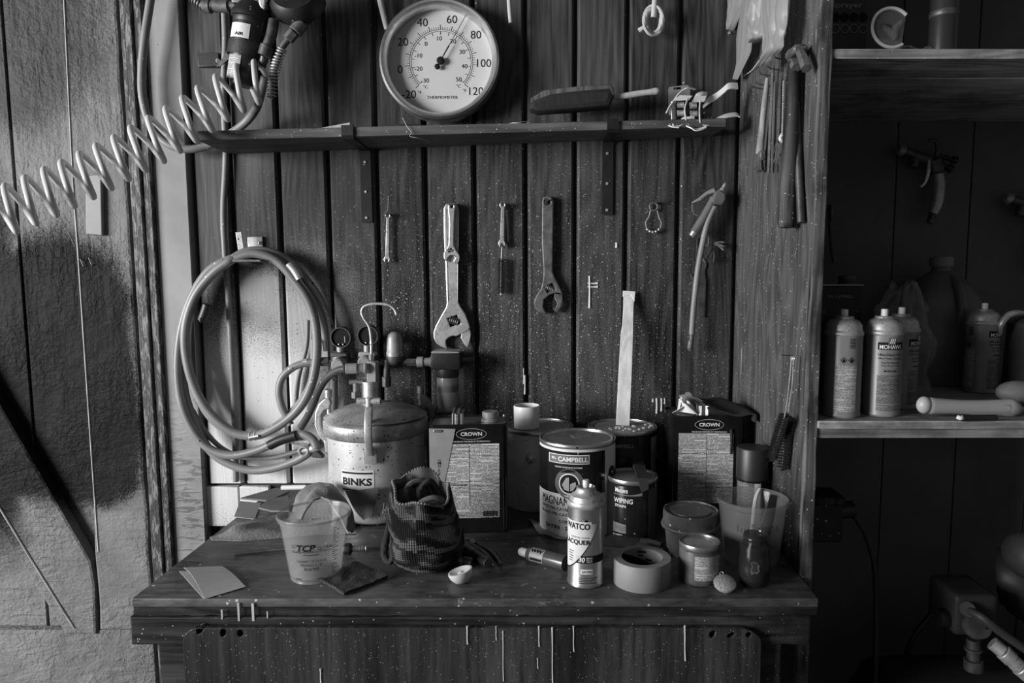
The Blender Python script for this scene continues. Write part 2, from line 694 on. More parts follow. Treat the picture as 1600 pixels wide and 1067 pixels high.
def mats():
    m = MAT
    m['wall'] = M_wall()
    m['door'] = M_door('sprayed_door_paint')
    m['backing'] = M('dark_backing', 0.02, 0.9)
    m['black_gap'] = M('gap_black', 0.008, 0.9)
    m['benchtop'] = None
    m['shelf'] = M_wood('shelf_wood', 0.068, 0.8, 0, drops=0.03)
    m['pale_wood'] = M_wood('pale_wood', 0.45, 0.25, 2, drops=0, knots=False)
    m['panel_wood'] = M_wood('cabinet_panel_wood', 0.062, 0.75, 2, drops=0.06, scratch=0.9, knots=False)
    m['edge_wood'] = M_wood('rough_edge', 0.085, 1.1, 2, drops=0.03, knots=False, dark=0.9, bump=0.9)
    m['shelf_edge'] = M_wood('cabinet_shelf_wood', 0.24, 0.6, 0, drops=0.05, knots=False, dark=0.6)
    m['dark_board'] = M('cabinet_back_paint', 0.10, 0.7, 0, 0.3, 5)
    m['apron'] = M_wood('apron_wood', 0.026, 1.2, 0, drops=0.012, dark=0.8, bump=0.8)
    m['black_metal'] = M('black_metal', 0.018, 0.45, 0.3, 0.4, 30, bump=0.1, drops=0.04, dropcol=0.4)
    m['dark_iron'] = M('dark_iron', 0.09, 0.5, 0.6, 0.5, 40, bump=0.2)
    m['steel'] = M('steel', 0.58, 0.34, 0.6, 0.25, 60, spots=0.12, spscale=400)
    m['worn_steel'] = M('worn_steel', 0.46, 0.45, 0.6, 0.3, 45, bump=0.05, spots=0.13, spscale=420)
    m['rust'] = M('rusty_steel', 0.13, 0.6, 0.5, 0.5, 60, bump=0.25)
    m['brushed'] = M('brushed_rim', 0.6, 0.36, 1.0, 0.12, 60)
    m['chrome'] = M('chrome', 0.75, 0.14, 1.0, 0.05)
    m['tin'] = M('tinplate', 0.5, 0.3, 0.9, 0.2, 20, spots=0.05)
    m['dial'] = M('dial_card', 0.5, 0.5, 0, 0.03, 8)
    m['ink'] = M('black_ink', 0.01, 0.7, 0, 0, spec=0.15)
    m['grey_ink'] = M('grey_ink', 0.10, 0.6, 0, 0)
    m['white_ink'] = M('white_print', 0.62, 0.6, 0, 0.1)
    m['dim_ink'] = M('dim_print', 0.22, 0.6, 0, 0.1)
    m['white_plastic'] = M('white_plastic', 0.72, 0.38, 0, 0.04, 10)
    m['cream_plastic'] = M('cream_plastic', 0.55, 0.42, 0, 0.1, 20, spots=0.02)
    m['coil_hose'] = M('white_coil_hose', 0.55, 0.32, 0, 0.06, 20)
    m['can_dark'] = M('dull_dark_can', 0.10, 0.4, 0.3, 0.4, 20, spots=0.08, grime=0.5)
    m['pot_lid'] = M('pot_lid_metal', 0.42, 0.4, 0.5, 0.35, 16, spots=0.2, spscale=260, grime=0.6, bump=0.08)
    m['gun_grey'] = M('gun_grey', 0.12, 0.5, 0.1, 0.3, 20)
    m['grey_hose'] = M('grey_rubber_hose', 0.20, 0.5, 0, 0.2, 14, drops=0.07, dropcol=0.4)
    m['light_hose'] = M('light_grey_hose', 0.19, 0.42, 0, 0.22, 10, drops=0.05, dropcol=0.5, spots=0.04)
    m['dark_hose'] = M('dark_hose', 0.05, 0.4, 0, 0.3, 20, drops=0.05)
    m['rubber'] = M('black_rubber', 0.014, 0.45, 0, 0.3, 30)
    m['black_plastic'] = M('black_plastic', 0.015, 0.35, 0, 0.3, 30, drops=0.05, dropcol=0.3)
    m['cord'] = M('pale_cord', 0.45, 0.7, 0, 0.15, 80)
    m['rag'] = M('terry_rag', 0.17, 0.95, 0, 0.35, 12, bump=1.0, bs=170)
    m['dark_rag'] = M('dark_rag', 0.11, 0.95, 0, 0.35, 14, bump=1.0, bs=170)
    m['black_cloth'] = M('black_cloth', 0.014, 0.9, 0, 0.4, 20, bump=0.4, bs=200)
    m['card'] = M('grey_card', 0.22, 0.8, 0, 0.12, 14)
    m['card_dark'] = M('stained_card', 0.13, 0.75, 0, 0.35, 14)
    m['sandpaper'] = M('sandpaper_back', 0.36, 0.85, 0, 0.08, 60)
    m['pad'] = M('scouring_pad', 0.03, 0.95, 0, 0.5, 60, bump=1.0, bs=300)
    m['label'] = M('label_paper', 0.55, 0.5, 0, 0.12, 25)
    m['masking'] = M('masking_tape', 0.2, 0.6, 0, 0.06, 50)
    m['can_black'] = M('black_can_paint', 0.010, 0.22, 0, 0.3, 30, drops=0.02, dropcol=0.3, spec=0.3)
    m['can_grey'] = M('dull_can', 0.30, 0.45, 0.15, 0.35, 14, spots=0.05, grime=0.5)
    m['pot'] = M('pressure_pot_metal', 0.66, 0.34, 0.5, 0.22, 10, spots=0.16, spscale=240, grime=0.3, bump=0.08)
    m['plain_white'] = M('clean_white', 0.75, 0.5, 0, 0.02)
    m['rind'] = M('citrus_rind', 0.48, 0.5, 0, 0.12, 50, bump=0.2, bs=300)
    m['pulp'] = M('citrus_pulp', 0.55, 0.4, 0, 0.2, 60)
    m['bristle'] = M('dark_bristles', 0.012, 0.8, 0, 0.6, 200, (1, 1, 0.1))
    m['old_handle'] = M_wood('old_handle', 0.08, 0.9, 2, drops=0.04, knots=False, dark=0.6)
    m['whiskers'] = M('bristle_hair', 0.10, 0.7, 0, 0.4, 100)
    m['brown_bottle'] = M('brown_bottle', 0.05, 0.25, 0, 0.2, 10)
    m['box_grey'] = M('grey_box', 0.03, 0.6, 0, 0.2, 10)
    m['tank'] = M('tank_paint', 0.022, 0.45, 0, 0.2, 6, spec=0.2)
    m['duct'] = M('tape_grey', 0.16, 0.4, 0.2, 0.2, 20)
    m['print'] = M_print('fine_print', 0.58, 0.05, 330)
    m['print_small'] = M_print('small_print', 0.46, 0.08, 480)
    m['print_silver'] = M_print('silver_print', 0.19, 0.04, 420, 0.4)
    m['mohawk'] = M('aerosol_white', 0.20, 0.4, 0.1, 0.1, 12)
    # crochet
    t = NT('crochet_yarn')
    sep = t.n('ShaderNodeSeparateXYZ')
    t.link(t.tc.outputs['UV'], sep.inputs[0])
    u, v = sep.outputs[0], sep.outputs[1]
    cu_ = t.math('FLOOR', t.math('DIVIDE', u, 0.0046))
    cv_ = t.math('FLOOR', t.math('DIVIDE', v, 0.0042))
    cb = t.n('ShaderNodeCombineXYZ')
    t.link(t.math('MULTIPLY', cu_, 0.046), cb.inputs[0])
    t.link(t.math('MULTIPLY', t.math('ADD', cv_, t.math('MULTIPLY', cu_, 0.13)), 0.10), cb.inputs[1])
    nn = t.noise(t.vmath('ADD', cb.outputs[0], (4.3, 1.7, 0.0)), 1.5, 1.0, 0.5, 0.2)
    pat = t.ss(nn, 0.47, 0.49)
    pat2 = t.ss(nn, 0.56, 0.58)
    pt = t.mix(pat, 0.010, 0.04)
    pt = t.mix(pat2, pt, 0.14)
    st_ = t.math('ADD', cv_, t.math('FLOOR', t.math('MULTIPLY', t.math('SINE', t.math('MULTIPLY', cu_, 0.13)), 2.6)))
    ln = t.math('LESS_THAN', t.math('FRACT', t.math('DIVIDE', t.math('ADD', st_, 4.0), 12.0)), 0.085)
    pt = t.mix(ln, pt, 0.13)
    su = t.math('SINE', t.math('MULTIPLY', u, 2 * pi / 0.0046))
    sv = t.math('SINE', t.math('MULTIPLY', v, 2 * pi / 0.0042))
    h = t.math('ADD', t.math('MULTIPLY', su, 0.35), sv)
    colr = t.math('MULTIPLY', pt, t.ss(h, -1.35, 1.35, 0.75, 1.1, 'LINEAR'))
    m['crochet'] = t.finish(colr, 0.95, 0, h, 0.9, 0.002, 0.2)
    # bench top
    t = NT('worn_bench_top')
    o = t.obj()
    n1 = t.noise(o, 6, 6, 0.62, 0.4)
    n2 = t.noise(t.vmath('MULTIPLY', o, (0.25, 1, 1)), 70, 5, 0.65)
    col = t.math('MULTIPLY', t.ss(t.math('ADD', t.math('MULTIPLY', n1, 0.5), t.math('MULTIPLY', n2, 0.5)), 0.34, 0.66, 0.2, 2.1, 'LINEAR'), 0.05)
    wear = t.math('MULTIPLY', t.ss(t.noise(o, 26, 6, 0.7, 0.8), 0.60, 0.68), t.ss(t.noise(o, 5, 2), 0.42, 0.6))
    col = t.mix(t.math('MULTIPLY', wear, 0.6), col, 0.30)
    st = W_xz  # stains at the right front corner
    for (a, b, c_, d_) in ((1225, 912, 0.045, 0.014), (1180, 918, 0.03, 0.012), (1130, 925, 0.03, 0.01), (1255, 918, 0.03, 0.008), (1080, 922, 0.03, 0.012)):
        q = B(a, b)
        dd = t.vmath('MULTIPLY', t.vmath('SUBTRACT', o, (q.x, q.y, 0)), (1 / c_, 1 / (d_ * 2), 0))
        L = t.math('ADD', t.vmath('LENGTH', dd), t.math('MULTIPLY', t.math('SUBTRACT', t.noise(o, 60, 3), 0.5), 1.6))
        col = t.mix(t.ss(L, 0.85, 1.0, 0.92, 0.0), col, 0.01)
    col = t.mix(t.specks(120, 0.32, 0.08, 4.2), col, 0.4)
    rg = t.ss(n2, 0.3, 0.7, 0.25, 0.55, 'LINEAR')
    m['benchtop'] = t.finish(col, rg, 0, n2, 0.35, 0.001)
    # dark plywood front with drips
    t = NT('plywood_front')
    o = t.obj()
    f1 = t.noise(t.vmath('MULTIPLY', o, (1, 1, 0.06)), 60, 8, 0.75)
    f3 = t.noise(t.vmath('MULTIPLY', o, (1, 1, 0.12)), 9, 4, 0.6)
    col = t.math('MULTIPLY', t.math('MULTIPLY', t.ss(f1, 0.35, 0.65, 0.3, 1.6, 'LINEAR'), t.ss(f3, 0.35, 0.65, 0.4, 1.6, 'LINEAR')), 0.027)
    col = t.mix(t.specks(430, 0.42, 0.06, 1.2), col, 0.25)
    dr = t.vmath('MULTIPLY', o, (1, 1, 0.012))
    m1 = t.ss(t.noise(dr, 85, 2, 0.5), 0.715, 0.735)
    m1 = t.math('MULTIPLY', m1, t.ss(t.noise(t.vmath('MULTIPLY', o, (1, 1, 0.5)), 14, 2), 0.45, 0.5))
    col = t.mix(t.math('MULTIPLY', m1, 0.8), col, 0.42)
    m['plyfront'] = t.finish(col, 0.5, 0, f1, 0.35, 0.002, 0.25)
    # jamb: cracked paint
    t = NT('cracked_jamb_paint')
    o = t.obj()
    n1 = t.noise(t.vmath('MULTIPLY', o, (1, 1, 0.22)), 110, 6, 0.7, 0.5)
    n2 = t.noise(t.vmath('MULTIPLY', o, (1, 1, 0.08)), 24, 3)
    col = t.mix(t.ss(n1, 0.50, 0.56), 0.035, 0.20)
    col = t.mix(t.math('MULTIPLY', t.ss(n2, 0.6, 0.68), 0.5), col, 0.42)
    m['jamb'] = t.finish(col, 0.5, 0, n1, 1.0, 0.006)
    # light post
    t = NT('light_post_paint')
    o = t.obj()
    n1 = t.noise(t.vmath('MULTIPLY', o, (0.25, 1, 1)), 70, 4, 0.6, 0.8)
    sep = t.n('ShaderNodeSeparateXYZ')
    t.link(o, sep.inputs[0])
    low = t.ss(sep.outputs[2], W_xz(260, 800)[1], W_xz(260, 520)[1], 1.0, 0.0)
    cr = t.math('MULTIPLY', t.ss(n1, 0.55, 0.60), low)
    col = t.math('MULTIPLY', t.ss(t.noise(o, 7, 4), 0.3, 0.7, 0.75, 1.12, 'LINEAR'), 0.225)
    col = t.mix(t.math('MULTIPLY', cr, 0.75), col, 0.06)
    col = t.mix(t.specks(60, 0.22, 0.3, 1.2), col, 0.05)
    m['post'] = t.finish(col, 0.55, 0, t.math('MULTIPLY', n1, t.math('ADD', low, 0.15)), 0.6, 0.004)
    # translucent plastics
    def clear(name, tint, rough, alpha):
        t = NT(name)
        b = t.bsdf
        b.inputs['Base Color'].default_value = (tint, tint, tint, 1)
        b.inputs['Roughness'].default_value = rough
        tr = t.n('ShaderNodeBsdfTransparent')
        mx = t.n('ShaderNodeMixShader')
        mx.inputs[0].default_value = alpha
        t.link(tr.outputs[0], mx.inputs[1])
        t.link(b.outputs[0], mx.inputs[2])
        out = t.t.nodes['Material Output']
        t.link(mx.outputs[0], out.inputs['Surface'])
        return t.m
    m['cup_plastic'] = clear('translucent_cup', 0.5, 0.10, 0.17)
    m['cup_dull'] = clear('dull_translucent_cup', 0.22, 0.12, 0.26)
    m['poly_bag'] = clear('polythene', 0.30, 0.38, 0.7)
    m['poly_dim'] = clear('thin_polythene', 0.35, 0.2, 0.28)
    m['jar_glass'] = clear('dirty_glass', 0.02, 0.14, 0.55)
    m['bowl_plastic'] = clear('bowl_plastic', 0.26, 0.2, 0.7)
    m['lens'] = clear('thermometer_glass', 0.6, 0.03, 0.06)


mats()
# ------------------------------------------------------------------ the setting
mb = MB()
mb.span(-3.2, 2.2, -3.2, 0.4, -0.05, 0.0)
struct(mb.build('floor', M('shop_floor', 0.07, 0.8)))

wall_back = MB().span(-0.955, 1.6, 0.014, 0.05, 0.0, 2.7).build('wall_back', MAT['backing'])
struct(wall_back)
ROOTM['wall_back'] = Matrix()
grv = [300, 361, 436, 512.5, 589, 665, 741.5, 821.5, 898.5, 978.5, 1060, 1152]
for a, b in zip(grv, grv[1:]):
    x0 = W(a, 300).x + 0.0042
    x1 = W(b, 300).x - 0.0046
    mb = MB()
    c = 0.005
    z0 = 0.917 if b < 600 else 0.86
    pr = [(x0, 0.016), (x0, 0.009), (x0 + 0.0075, 0.0), (x1 - c, 0.0), (x1, c), (x1, 0.016)]
    vs = [(p[0], p[1], z0) for p in pr] + [(p[0], p[1], 2.35) for p in pr]
    n = len(pr)
    mb.faces(vs, [(i, (i + 1) % n, (i + 1) % n + n, i + n) for i in range(n)] + [tuple(range(n)), tuple(range(n, 2 * n))])
    mb.build('plank', MAT['wall'], wall_back, angle=20)
xa = W(300, 760).x
for (pa, pb) in ((318, 372), (374, 420), (440, 640)):
    mb = MB().span(W(pa, 765).x, W(pb, 765).x, 0.0, 0.014, 0.80, 0.908, 0.002)
    mb.build('lower_board', MAT['wall'], wall_back)

# light painted post and the cracked jamb beside the door
p0, p1 = W(246, 300).x, W(299, 300).x
struct(MB().span(p0, p1, -0.016, 0.05, 0.0, 2.4, 0.003).build('trim_1', MAT['post']))
j = []
for (a, b, y) in ((212.5, 221, -0.026), (221.6, 233, -0.034), (233.6, 246.5, -0.028)):
    mb = MB()
    # slightly ragged strip
    for k in range(1):
        x0, x1 = W(a, 300).x, W(b, 300).x
    mb.span(x0, x1, y, 0.05, 0.0, 2.4, 0.003)
    j.append(mb)
jb = j[0].build('trim_2', MAT['jamb'])
struct(jb)
ROOTM['trim_2'] = Matrix()
j[1].build('jamb_strip', MAT['jamb'], jb)
j[2].build('jamb_strip', MAT['jamb'], jb)

# the door with its stile, rail and brace
xe = W(211, 300).x
door = MB().span(-1.75, xe, 0.042, 0.06, 0.0, 2.4).build('door_1', MAT['black_gap'])
struct(door)
ROOTM['door_1'] = Matrix()
dg = [-165, -80, 17, 112]
for a, b in zip(dg, dg[1:]):
    MB().span(W(a, 300).x + 0.002, W(b, 300).x - 0.002, 0.016, 0.042, 0.0, 2.4, 0.003).build('door_plank', MAT['door'], door)
s0, s1 = W(115.5, 300).x, W(204.5, 300).x
yf = -0.014


def ragged(x0, x1, z0, z1, y0, y1, amp, seed, n=60):
    """board with slightly uneven long edges"""
    m = MB()
    A, Bv = [], []
    for i in range(n + 1):
        z = z0 + (z1 - z0) * i / n
        l = x0 + amp * mnoise.noise((seed, z * 9, 0))
        r = x1 + amp * mnoise.noise((seed + 9, z * 9, 0))
        A.append((l, z))
        Bv.append((r, z))
    return m.shape([A + Bv[::-1]], y1 - y0, lambda u, v, w: Vector((u, y1 - w, v)), 0.007)


zr = W(100, 985, yf).z
ragged(s0, s1, zr + 0.001, 2.38, yf, 0.016, 0.004, 3).build('stile', MAT['door'], door, angle=12)
MB().span(-1.75, W(243, 1000).x, yf + 0.004, 0.016, 0.25, zr, 0.006, 2).build('rail', MAT['door'], door)
mb = MB()
mb.wshape([[(-60, 492), (0, 600), (154.5, 868), (161, 905), (163, 982), (116, 982), (0, 795), (-60, 700)]], 0.016, 0.034, 0.007)
mb.build('brace', MAT['door'], door, angle=12)
mb = MB()
mb.wshape([[(138, 276), (162, 273), (164, 368), (139, 366)]], yf, 0.012, 0.002)
mb.build('latch_block', MAT['post'], door, angle=12)

edge_m = M('pale_edge', 0.30, 0.6, 0, 0.4, 30)  # thin pale beads along the stile's left edge and the brace's lower edge
MB().tube([W(98.5, -40, yf), W(113, 260, yf), W(122.5, 400, yf), W(142, 690, yf), W(154, 862, yf)], 0.0024, 6, 8).build('pale_edge_bead', edge_m, door)
yb_ = yf - 0.005
MB().tube([W(-60, 698, yb_), W(0, 794, yb_), W(60, 892, yb_), W(116, 981, yb_)], 0.0026, 6, 8).build('pale_edge_bead', edge_m, door)
for xa_, xb_ in ((-3.2, -1.755), (1.445, 2.2)):
    MB().span(xa_, xb_, 0.0, 0.05, 0.0, 2.7).build('side_boarding', MAT['door'] if xa_ < 0 else MAT['dark_board'], wall_back)

# ------------------------------------------------------------------ workbench
BX0, BX1, BY0 = -0.742, 0.4655, -0.615
bench = thing('workbench', 'dark worn workbench with a plywood front, carrying all the cans, cups and rags', 'workbench', (-0.14, -0.3, 0))
mb = MB()
mb.span(BX0, BX1, BY0, -0.001, 0.884, 0.9, 0.0025, 2)
mb.build('worktop', MAT['benchtop'], bench, True)
mb = MB()
n = 80
A = [(BX0 + (BX1 - BX0) * i / n, 0.8835 + 0.0006 * mnoise.noise((i * 0.7, 3, 1))) for i in range(n + 1)]
Bv = [(BX0 + (BX1 - BX0) * i / n, 0.867 + 0.0022 * mnoise.noise((i * 0.6, 8, 1))) for i in range(n + 1)]
mb.shape([A + Bv[::-1]], 0.50, lambda u, v, w: Vector((u, BY0 + 0.004 + w, v)))
mb.build('underlayer', MAT['apron'], bench, True)
mb = MB()
A = [(BX0 - 0.004 + (1.199) * i / n, 0.8665 + 0.001 * mnoise.noise((i * 0.7, 13, 1))) for i in range(n + 1)]
Bv = [(BX0 - 0.004 + (1.199) * i / n, 0.815 + 0.002 * mnoise.noise((i * 0.5, 18, 1))) for i in range(n + 1)]
mb.shape([A + Bv[::-1]], 0.04, lambda u, v, w: Vector((u, BY0 - 0.002 + w, v)), 0.003)
mb.build('apron', MAT['apron'], bench, True)
for xa_, xb_ in ((BX0 + 0.02, BX0 + 0.06),):
    MB().span(xa_, xb_, BY0 + 0.04, -0.03, 0.82, 0.866).build('side_rail', MAT['apron'], bench, True)
for pa, pb in ((246, 300), (1188, 1222)):
    ya = BY0 + 0.006
    MB().span(W(pa, 1000, ya).x, W(pb, 1000, ya).x, ya, ya + 0.07, 0.0, 0.8145, 0.003).build('leg', MAT['apron'], bench, True)
    MB().span(W(pa, 1000, ya).x, W(pb, 1000, ya).x, -0.10, -0.03, 0.0, 0.866, 0.003).build('leg', MAT['apron'], bench, True)
# front panel with rounded corners and finger holes, hooked over the apron
yp = BY0 - 0.004
q0, q1 = W(291, 1000, yp).x, W(1187, 1000, yp).x
zt = W(600, 976, yp).z
zb = 0.16
R_ = 0.028
pts = [(q0, zb), (q1, zb)]
for k in range(9):
    a = pi / 2 * k / 8
    pts.append((q1 - R_ * 1.6 + R_ * 1.6 * cos(a), zt - R_ + R_ * sin(a)))
for k in range(9):
    a = pi / 2 + pi / 2 * k / 8
    pts.append((q0 + R_ + R_ * cos(a), zt - R_ + R_ * sin(a)))
holes = []


def hole(px, py, rx, ry, sk=0.0):
    c = W(px, py, yp)
    s_ = sc(c)
    return [(c.x + rx / s_ * cos(a) + sk / s_ * sin(a), c.z + ry / s_ * sin(a)) for a in [2 * pi * i / 14 for i in range(14)]]


for (x_, y_, a_, b_, k_) in ((317, 980, 5, 5.5, 2), (353.5, 983, 4.5, 7, 1), (380, 984, 4.5, 6, 0), (1111, 985.5, 5, 6, 1), (1140, 987, 5.5, 4.5, 3), (1167, 986.5, 4.5, 4, 0)):
    holes.append(hole(x_, y_, a_, b_, k_))
mb = MB()
mb.shape([pts] + holes, 0.012, lambda u, v, w: Vector((u, yp - w, v)), 0.0012)
mb.build('front_panel', MAT['plyfront'], bench, True)
# worn bright paint dribbles on the apron
dripm = M('drip_paint', 0.4, 0.5)
for px, w_, ya_, yb_ in ((347, 3.2, 952, 968), (373, 3.6, 941, 971), (395.5, 4.2, 942, 971), (418, 2.4, 955, 966)):
    c = W(px, (ya_ + yb_) / 2, BY0 - 0.0024)
    MB().box(c, (w_ / 885, 0.0012, (yb_ - ya_) / 885), None, 0.0005).build('paint_drip', dripm, bench, True)

for px, ya_, yb_, w_ in ((730, 978, 1006, 4), (775, 978, 1000, 2.4), (786, 985, 1064, 2.4), (842, 978, 1010, 3), (840, 1028, 1044, 2.6), (863, 980, 1075, 3.2), (896, 978, 1018, 2.6), (1070, 977, 1032, 3.2), (501, 1044, 1066, 4)):
    q = yp - 0.0122
    s_ = 0.5 / 895
    MB().tube([W(px, ya_, q), W(px + .4, (ya_ * 2 + yb_) / 3, q), W(px + .2, (ya_ + 2 * yb_) / 3, q), W(px + 1, yb_, q)], [w_ * s_, w_ * s_ * .8, w_ * s_ * .7, w_ * s_], 6, 3).build('paint_drip', dripm, bench, True)

# ------------------------------------------------------------------ cabinet on the right
PXI = 0.467
CY0 = -0.526
cab = thing('cabinet', 'open wooden cabinet right of the bench with dark interior and two shelves', 'cabinet', (0.8, -0.28, 0))
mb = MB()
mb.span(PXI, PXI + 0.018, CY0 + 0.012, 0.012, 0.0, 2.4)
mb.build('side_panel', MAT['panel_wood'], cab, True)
mb = MB()
n = 70
A = [(PXI - 0.001 + 0.0016 * mnoise.noise((1, i * 0.5, 1)), 0.35 + i * 2.05 / n) for i in range(n + 1)]
Bv = [(PXI + 0.0205 + 0.0022 * mnoise.noise((5, i * 0.5, 1)), 0.35 + i * 2.05 / n) for i in range(n + 1)]
mb.shape([A + Bv[::-1]], 0.018, lambda u, v, w: Vector((u, CY0 + 0.018 - w, v)), 0.002)
mb.build('edge_strip', MAT['edge_wood'], cab, True)
for k in range(5):
    x0 = PXI + 0.019 + k * 0.19
    MB().span(x0, x0 + 0.187, 0.002, 0.013, 0.0, 2.4, 0.001).build('back_board', MAT['dark_board'], cab, True)
XR = 1.42
zu = zat(75, CY0)
z2 = zat(90, CY0)
MB().span(PXI + 0.0185, XR, CY0 + 0.004, CY0 + 0.13, z2, zu, 0.002).build('upper_shelf_board', MAT['shelf_edge'], cab, True)
MB().span(PXI + 0.0185, XR, CY0 + 0.133, 0.0, z2, zu, 0.002).build('upper_shelf_board', MAT['shelf_edge'], cab, True)
zl = zat(657, CY0)
zl2 = zat(669, CY0)
MB().span(PXI + 0.0185, XR, CY0 - 0.006, 0.0, zl2, zl, 0.002).build('lower_shelf_board', MAT['shelf_edge'], cab, True)
MB().span(PXI + 0.012, XR, CY0 + 0.004, CY0 + 0.03, zat(685, CY0), zl2, 0.001).build('shelf_cleat', MAT['shelf_edge'], cab, True)
MB().span(PXI + 0.0185, PXI + 0.036, CY0 + 0.05, CY0 + 0.1, 0.95, zat(686, CY0), 0.001).build('corner_cleat', MAT['edge_wood'], cab, True)
MB().span(XR, XR + 0.02, CY0, 0.012, 0.0, 2.4).build('side_panel', MAT['dark_board'], cab, True)
MB().span(PXI, XR + 0.02, CY0, 0.012, 2.4, 2.42).build('top_board', MAT['dark_board'], cab, True)
# nails standing in the panel
for (px, py) in ((1264, 81), (1238, 556)):
    p = Pn(px, py)
    MB().cyl(p, p + Vector((-0.022, -0.002, 0.002)), 0.0012, n=6).build('nail', MAT['dark_iron'], cab, True)

# ------------------------------------------------------------------ wall shelf and brackets
ws = thing('wall_shelf', 'dark wooden plank shelf on two black strap brackets under the thermometer', 'shelf', (W(730, 226).x, 0, W(730, 226).z))
La, Ra = W(355, 241, -0.001), W(1112, 213.5, -0.001)
Lf, Rf = W(319, 219, -0.150), W(1108, 199, -0.150)
Rf.x = Ra.x
Lf.x = La.x
up = Vector((0, 0, 0.021))
vs = [La, Ra, Rf, Lf, La + up, Ra + up, Rf + up, Lf + up]
mb = MB().faces(vs, [(0, 1, 2, 3), (4, 5, 6, 7), (0, 1, 5, 4), (1, 2, 6, 5), (2, 3, 7, 6), (3, 0, 4, 7)])
bmesh.ops.bevel(mb.bm, geom=mb.bm.edges[:], offset=0.0015, segments=1, affect='EDGES')
mb.build('board', MAT['shelf'], ws, True)


def shelf_pt(x, y, top=False):
    t = (x - La.x) / (Ra.x - La.x)
    a = La.lerp(Ra, t)
    b = Lf.lerp(Rf, t)
    s_ = y / -0.150
    p = a.lerp(b, s_)
    return Vector((x, y, p.z + (0.021 if top else 0)))


for px, pyb in ((573, 348), (949, 336)):
    x = W(px, 300).x
    b0 = shelf_pt(x, -0.002)
    b1 = shelf_pt(x, -0.153)
    w = 0.0135
    path = [Vector((x, -0.004, W(px, pyb).z)), Vector((x, -0.004, b0.z - 0.012)), Vector((x, -0.010, b0.z - 0.0035)), Vector((x, -0.149, b1.z - 0.0035)),
            Vector((x, -0.154, b1.z + 0.002)), Vector((x, -0.154, b1.z + 0.024)), Vector((x, -0.148, b1.z + 0.0245))]
    mb = MB()
    th = 0.0035
    L1, L2 = [], []
    for i, p in enumerate(path):
        t = (path[min(i + 1, len(path) - 1)] - path[max(i - 1, 0)]).normalized()
        nn = Vector((0, t.z, -t.y))
        L1.append((p.y + nn.y * th / 2, p.z + nn.z * th / 2))
        L2.append((p.y - nn.y * th / 2, p.z - nn.z * th / 2))
    mb.shape([L1 + L2[::-1]], 2 * w, lambda u, v, ww: Vector((x - w + ww, u, v)))
    br = mb.build('bracket', MAT['black_metal'], ws, True)
    br['label'] = 'black metal strap bracket'
    for f in (0.12, 0.55, 0.93):
        zc = path[0].z + (path[1].z - path[0].z) * (1 - f) + 0.0
        ms = MB().cyl((x - 0.001, -0.0055, zc), (x - 0.001, -0.0085, zc), 0.0042, 0.003, 10)
        bmesh.ops.transform(ms.bm, matrix=ROOTM['wall_shelf'].inverted(), verts=ms.bm.verts[:])
        ms.build('screw', MAT['worn_steel'], br)
# ------------------------------------------------------------------ thermometer on the shelf
yT = -0.055
c0 = W(687, 93, yT)
kT = 1.0 / sc(c0)
th = thing('thermometer', 'large round dial thermometer with brushed metal rim standing on the wall shelf', 'thermometer', c0,
           rot=Matrix.Rotation(radians(-3), 3, 'X'))
Rr = 94 * kT
mb = MB()
pr = [(Rr * 0.865, 0.030), (Rr * 0.87, 0.0), (Rr * 0.885, -0.006), (Rr * 0.92, -0.012), (Rr * 0.955, -0.013), (Rr * 0.99, -0.008), (Rr, 0.002),
      (Rr * 0.995, 0.028), (Rr * 0.97, 0.034), (0, 0.034), (0, 0.026), (Rr * 0.865, 0.026)]
mb.lathe([(r, -z) for r, z in pr], 96, Matrix.Rotation(pi / 2, 4, 'X'))
mb.build('rim', MAT['brushed'], th, angle=30)
mb = MB().lathe([(0, -0.022), (Rr * 0.872, -0.022)], 64, Matrix.Rotation(pi / 2, 4, 'X'))
dial = mb.build('dial', MAT['dial'], th)


def td(px, py, y=0.0215):
    """place on the dial from a picture point"""
    return Vector(((px - 689) * kT * 0.97, y, -(py - 95) * kT * 0.97 + 0.002))


def dial_text(t, px, py, h, w=None, bold=0.0):
    mb = MB()
    o = td(px, py)
    mb.text(t, w * kT if w else None, h * kT, plfn(o), bold)
    mb.build('numeral' if t[-1].isdigit() else 'lettering', MAT['ink'], dial)


for t, x, y in (('-20', 636, 147), ('0', 622, 107), ('20', 627, 63), ('40', 659, 32), ('60', 707, 27), ('80', 746, 51.5), ('100', 759, 97), ('120', 746, 142)):
    dial_text(t, x, y, 12.4)
for t, x, y in (('-30', 662.5, 125), ('-20', 652, 106), ('-10', 652, 85), ('0', 664.5, 66), ('10', 686.5, 57.5), ('20', 708.5, 62), ('30', 723.5, 79), ('40', 727, 102), ('50', 717.5, 123)):
    dial_text(t, x, y, 6.8)
for t, x, y in (('°F', 653.5, 144), ('°F', 727, 141), ('°C', 663, 135), ('°C', 717, 134)):
    dial_text(t, x, y, 5.2)
dial_text('THERMOMETER', 690.5, 152, 4.6, 49)
mb = MB()
a0, a1 = radians(225), radians(-43)
for r_ in (51.5, 48.8):
    n = 90
    for i in range(n):
        u, v = a0 + (a1 - a0) * i / n, a0 + (a1 - a0) * (i + 1) / n
        q = []
        for (aa, rr) in ((u, r_ - 0.28), (v, r_ - 0.28), (v, r_ + 0.28), (u, r_ + 0.28)):
            q.append(td(689 + rr * cos(aa), 95 - rr * sin(aa)))
        mb.faces(q, [(0, 1, 2, 3)])


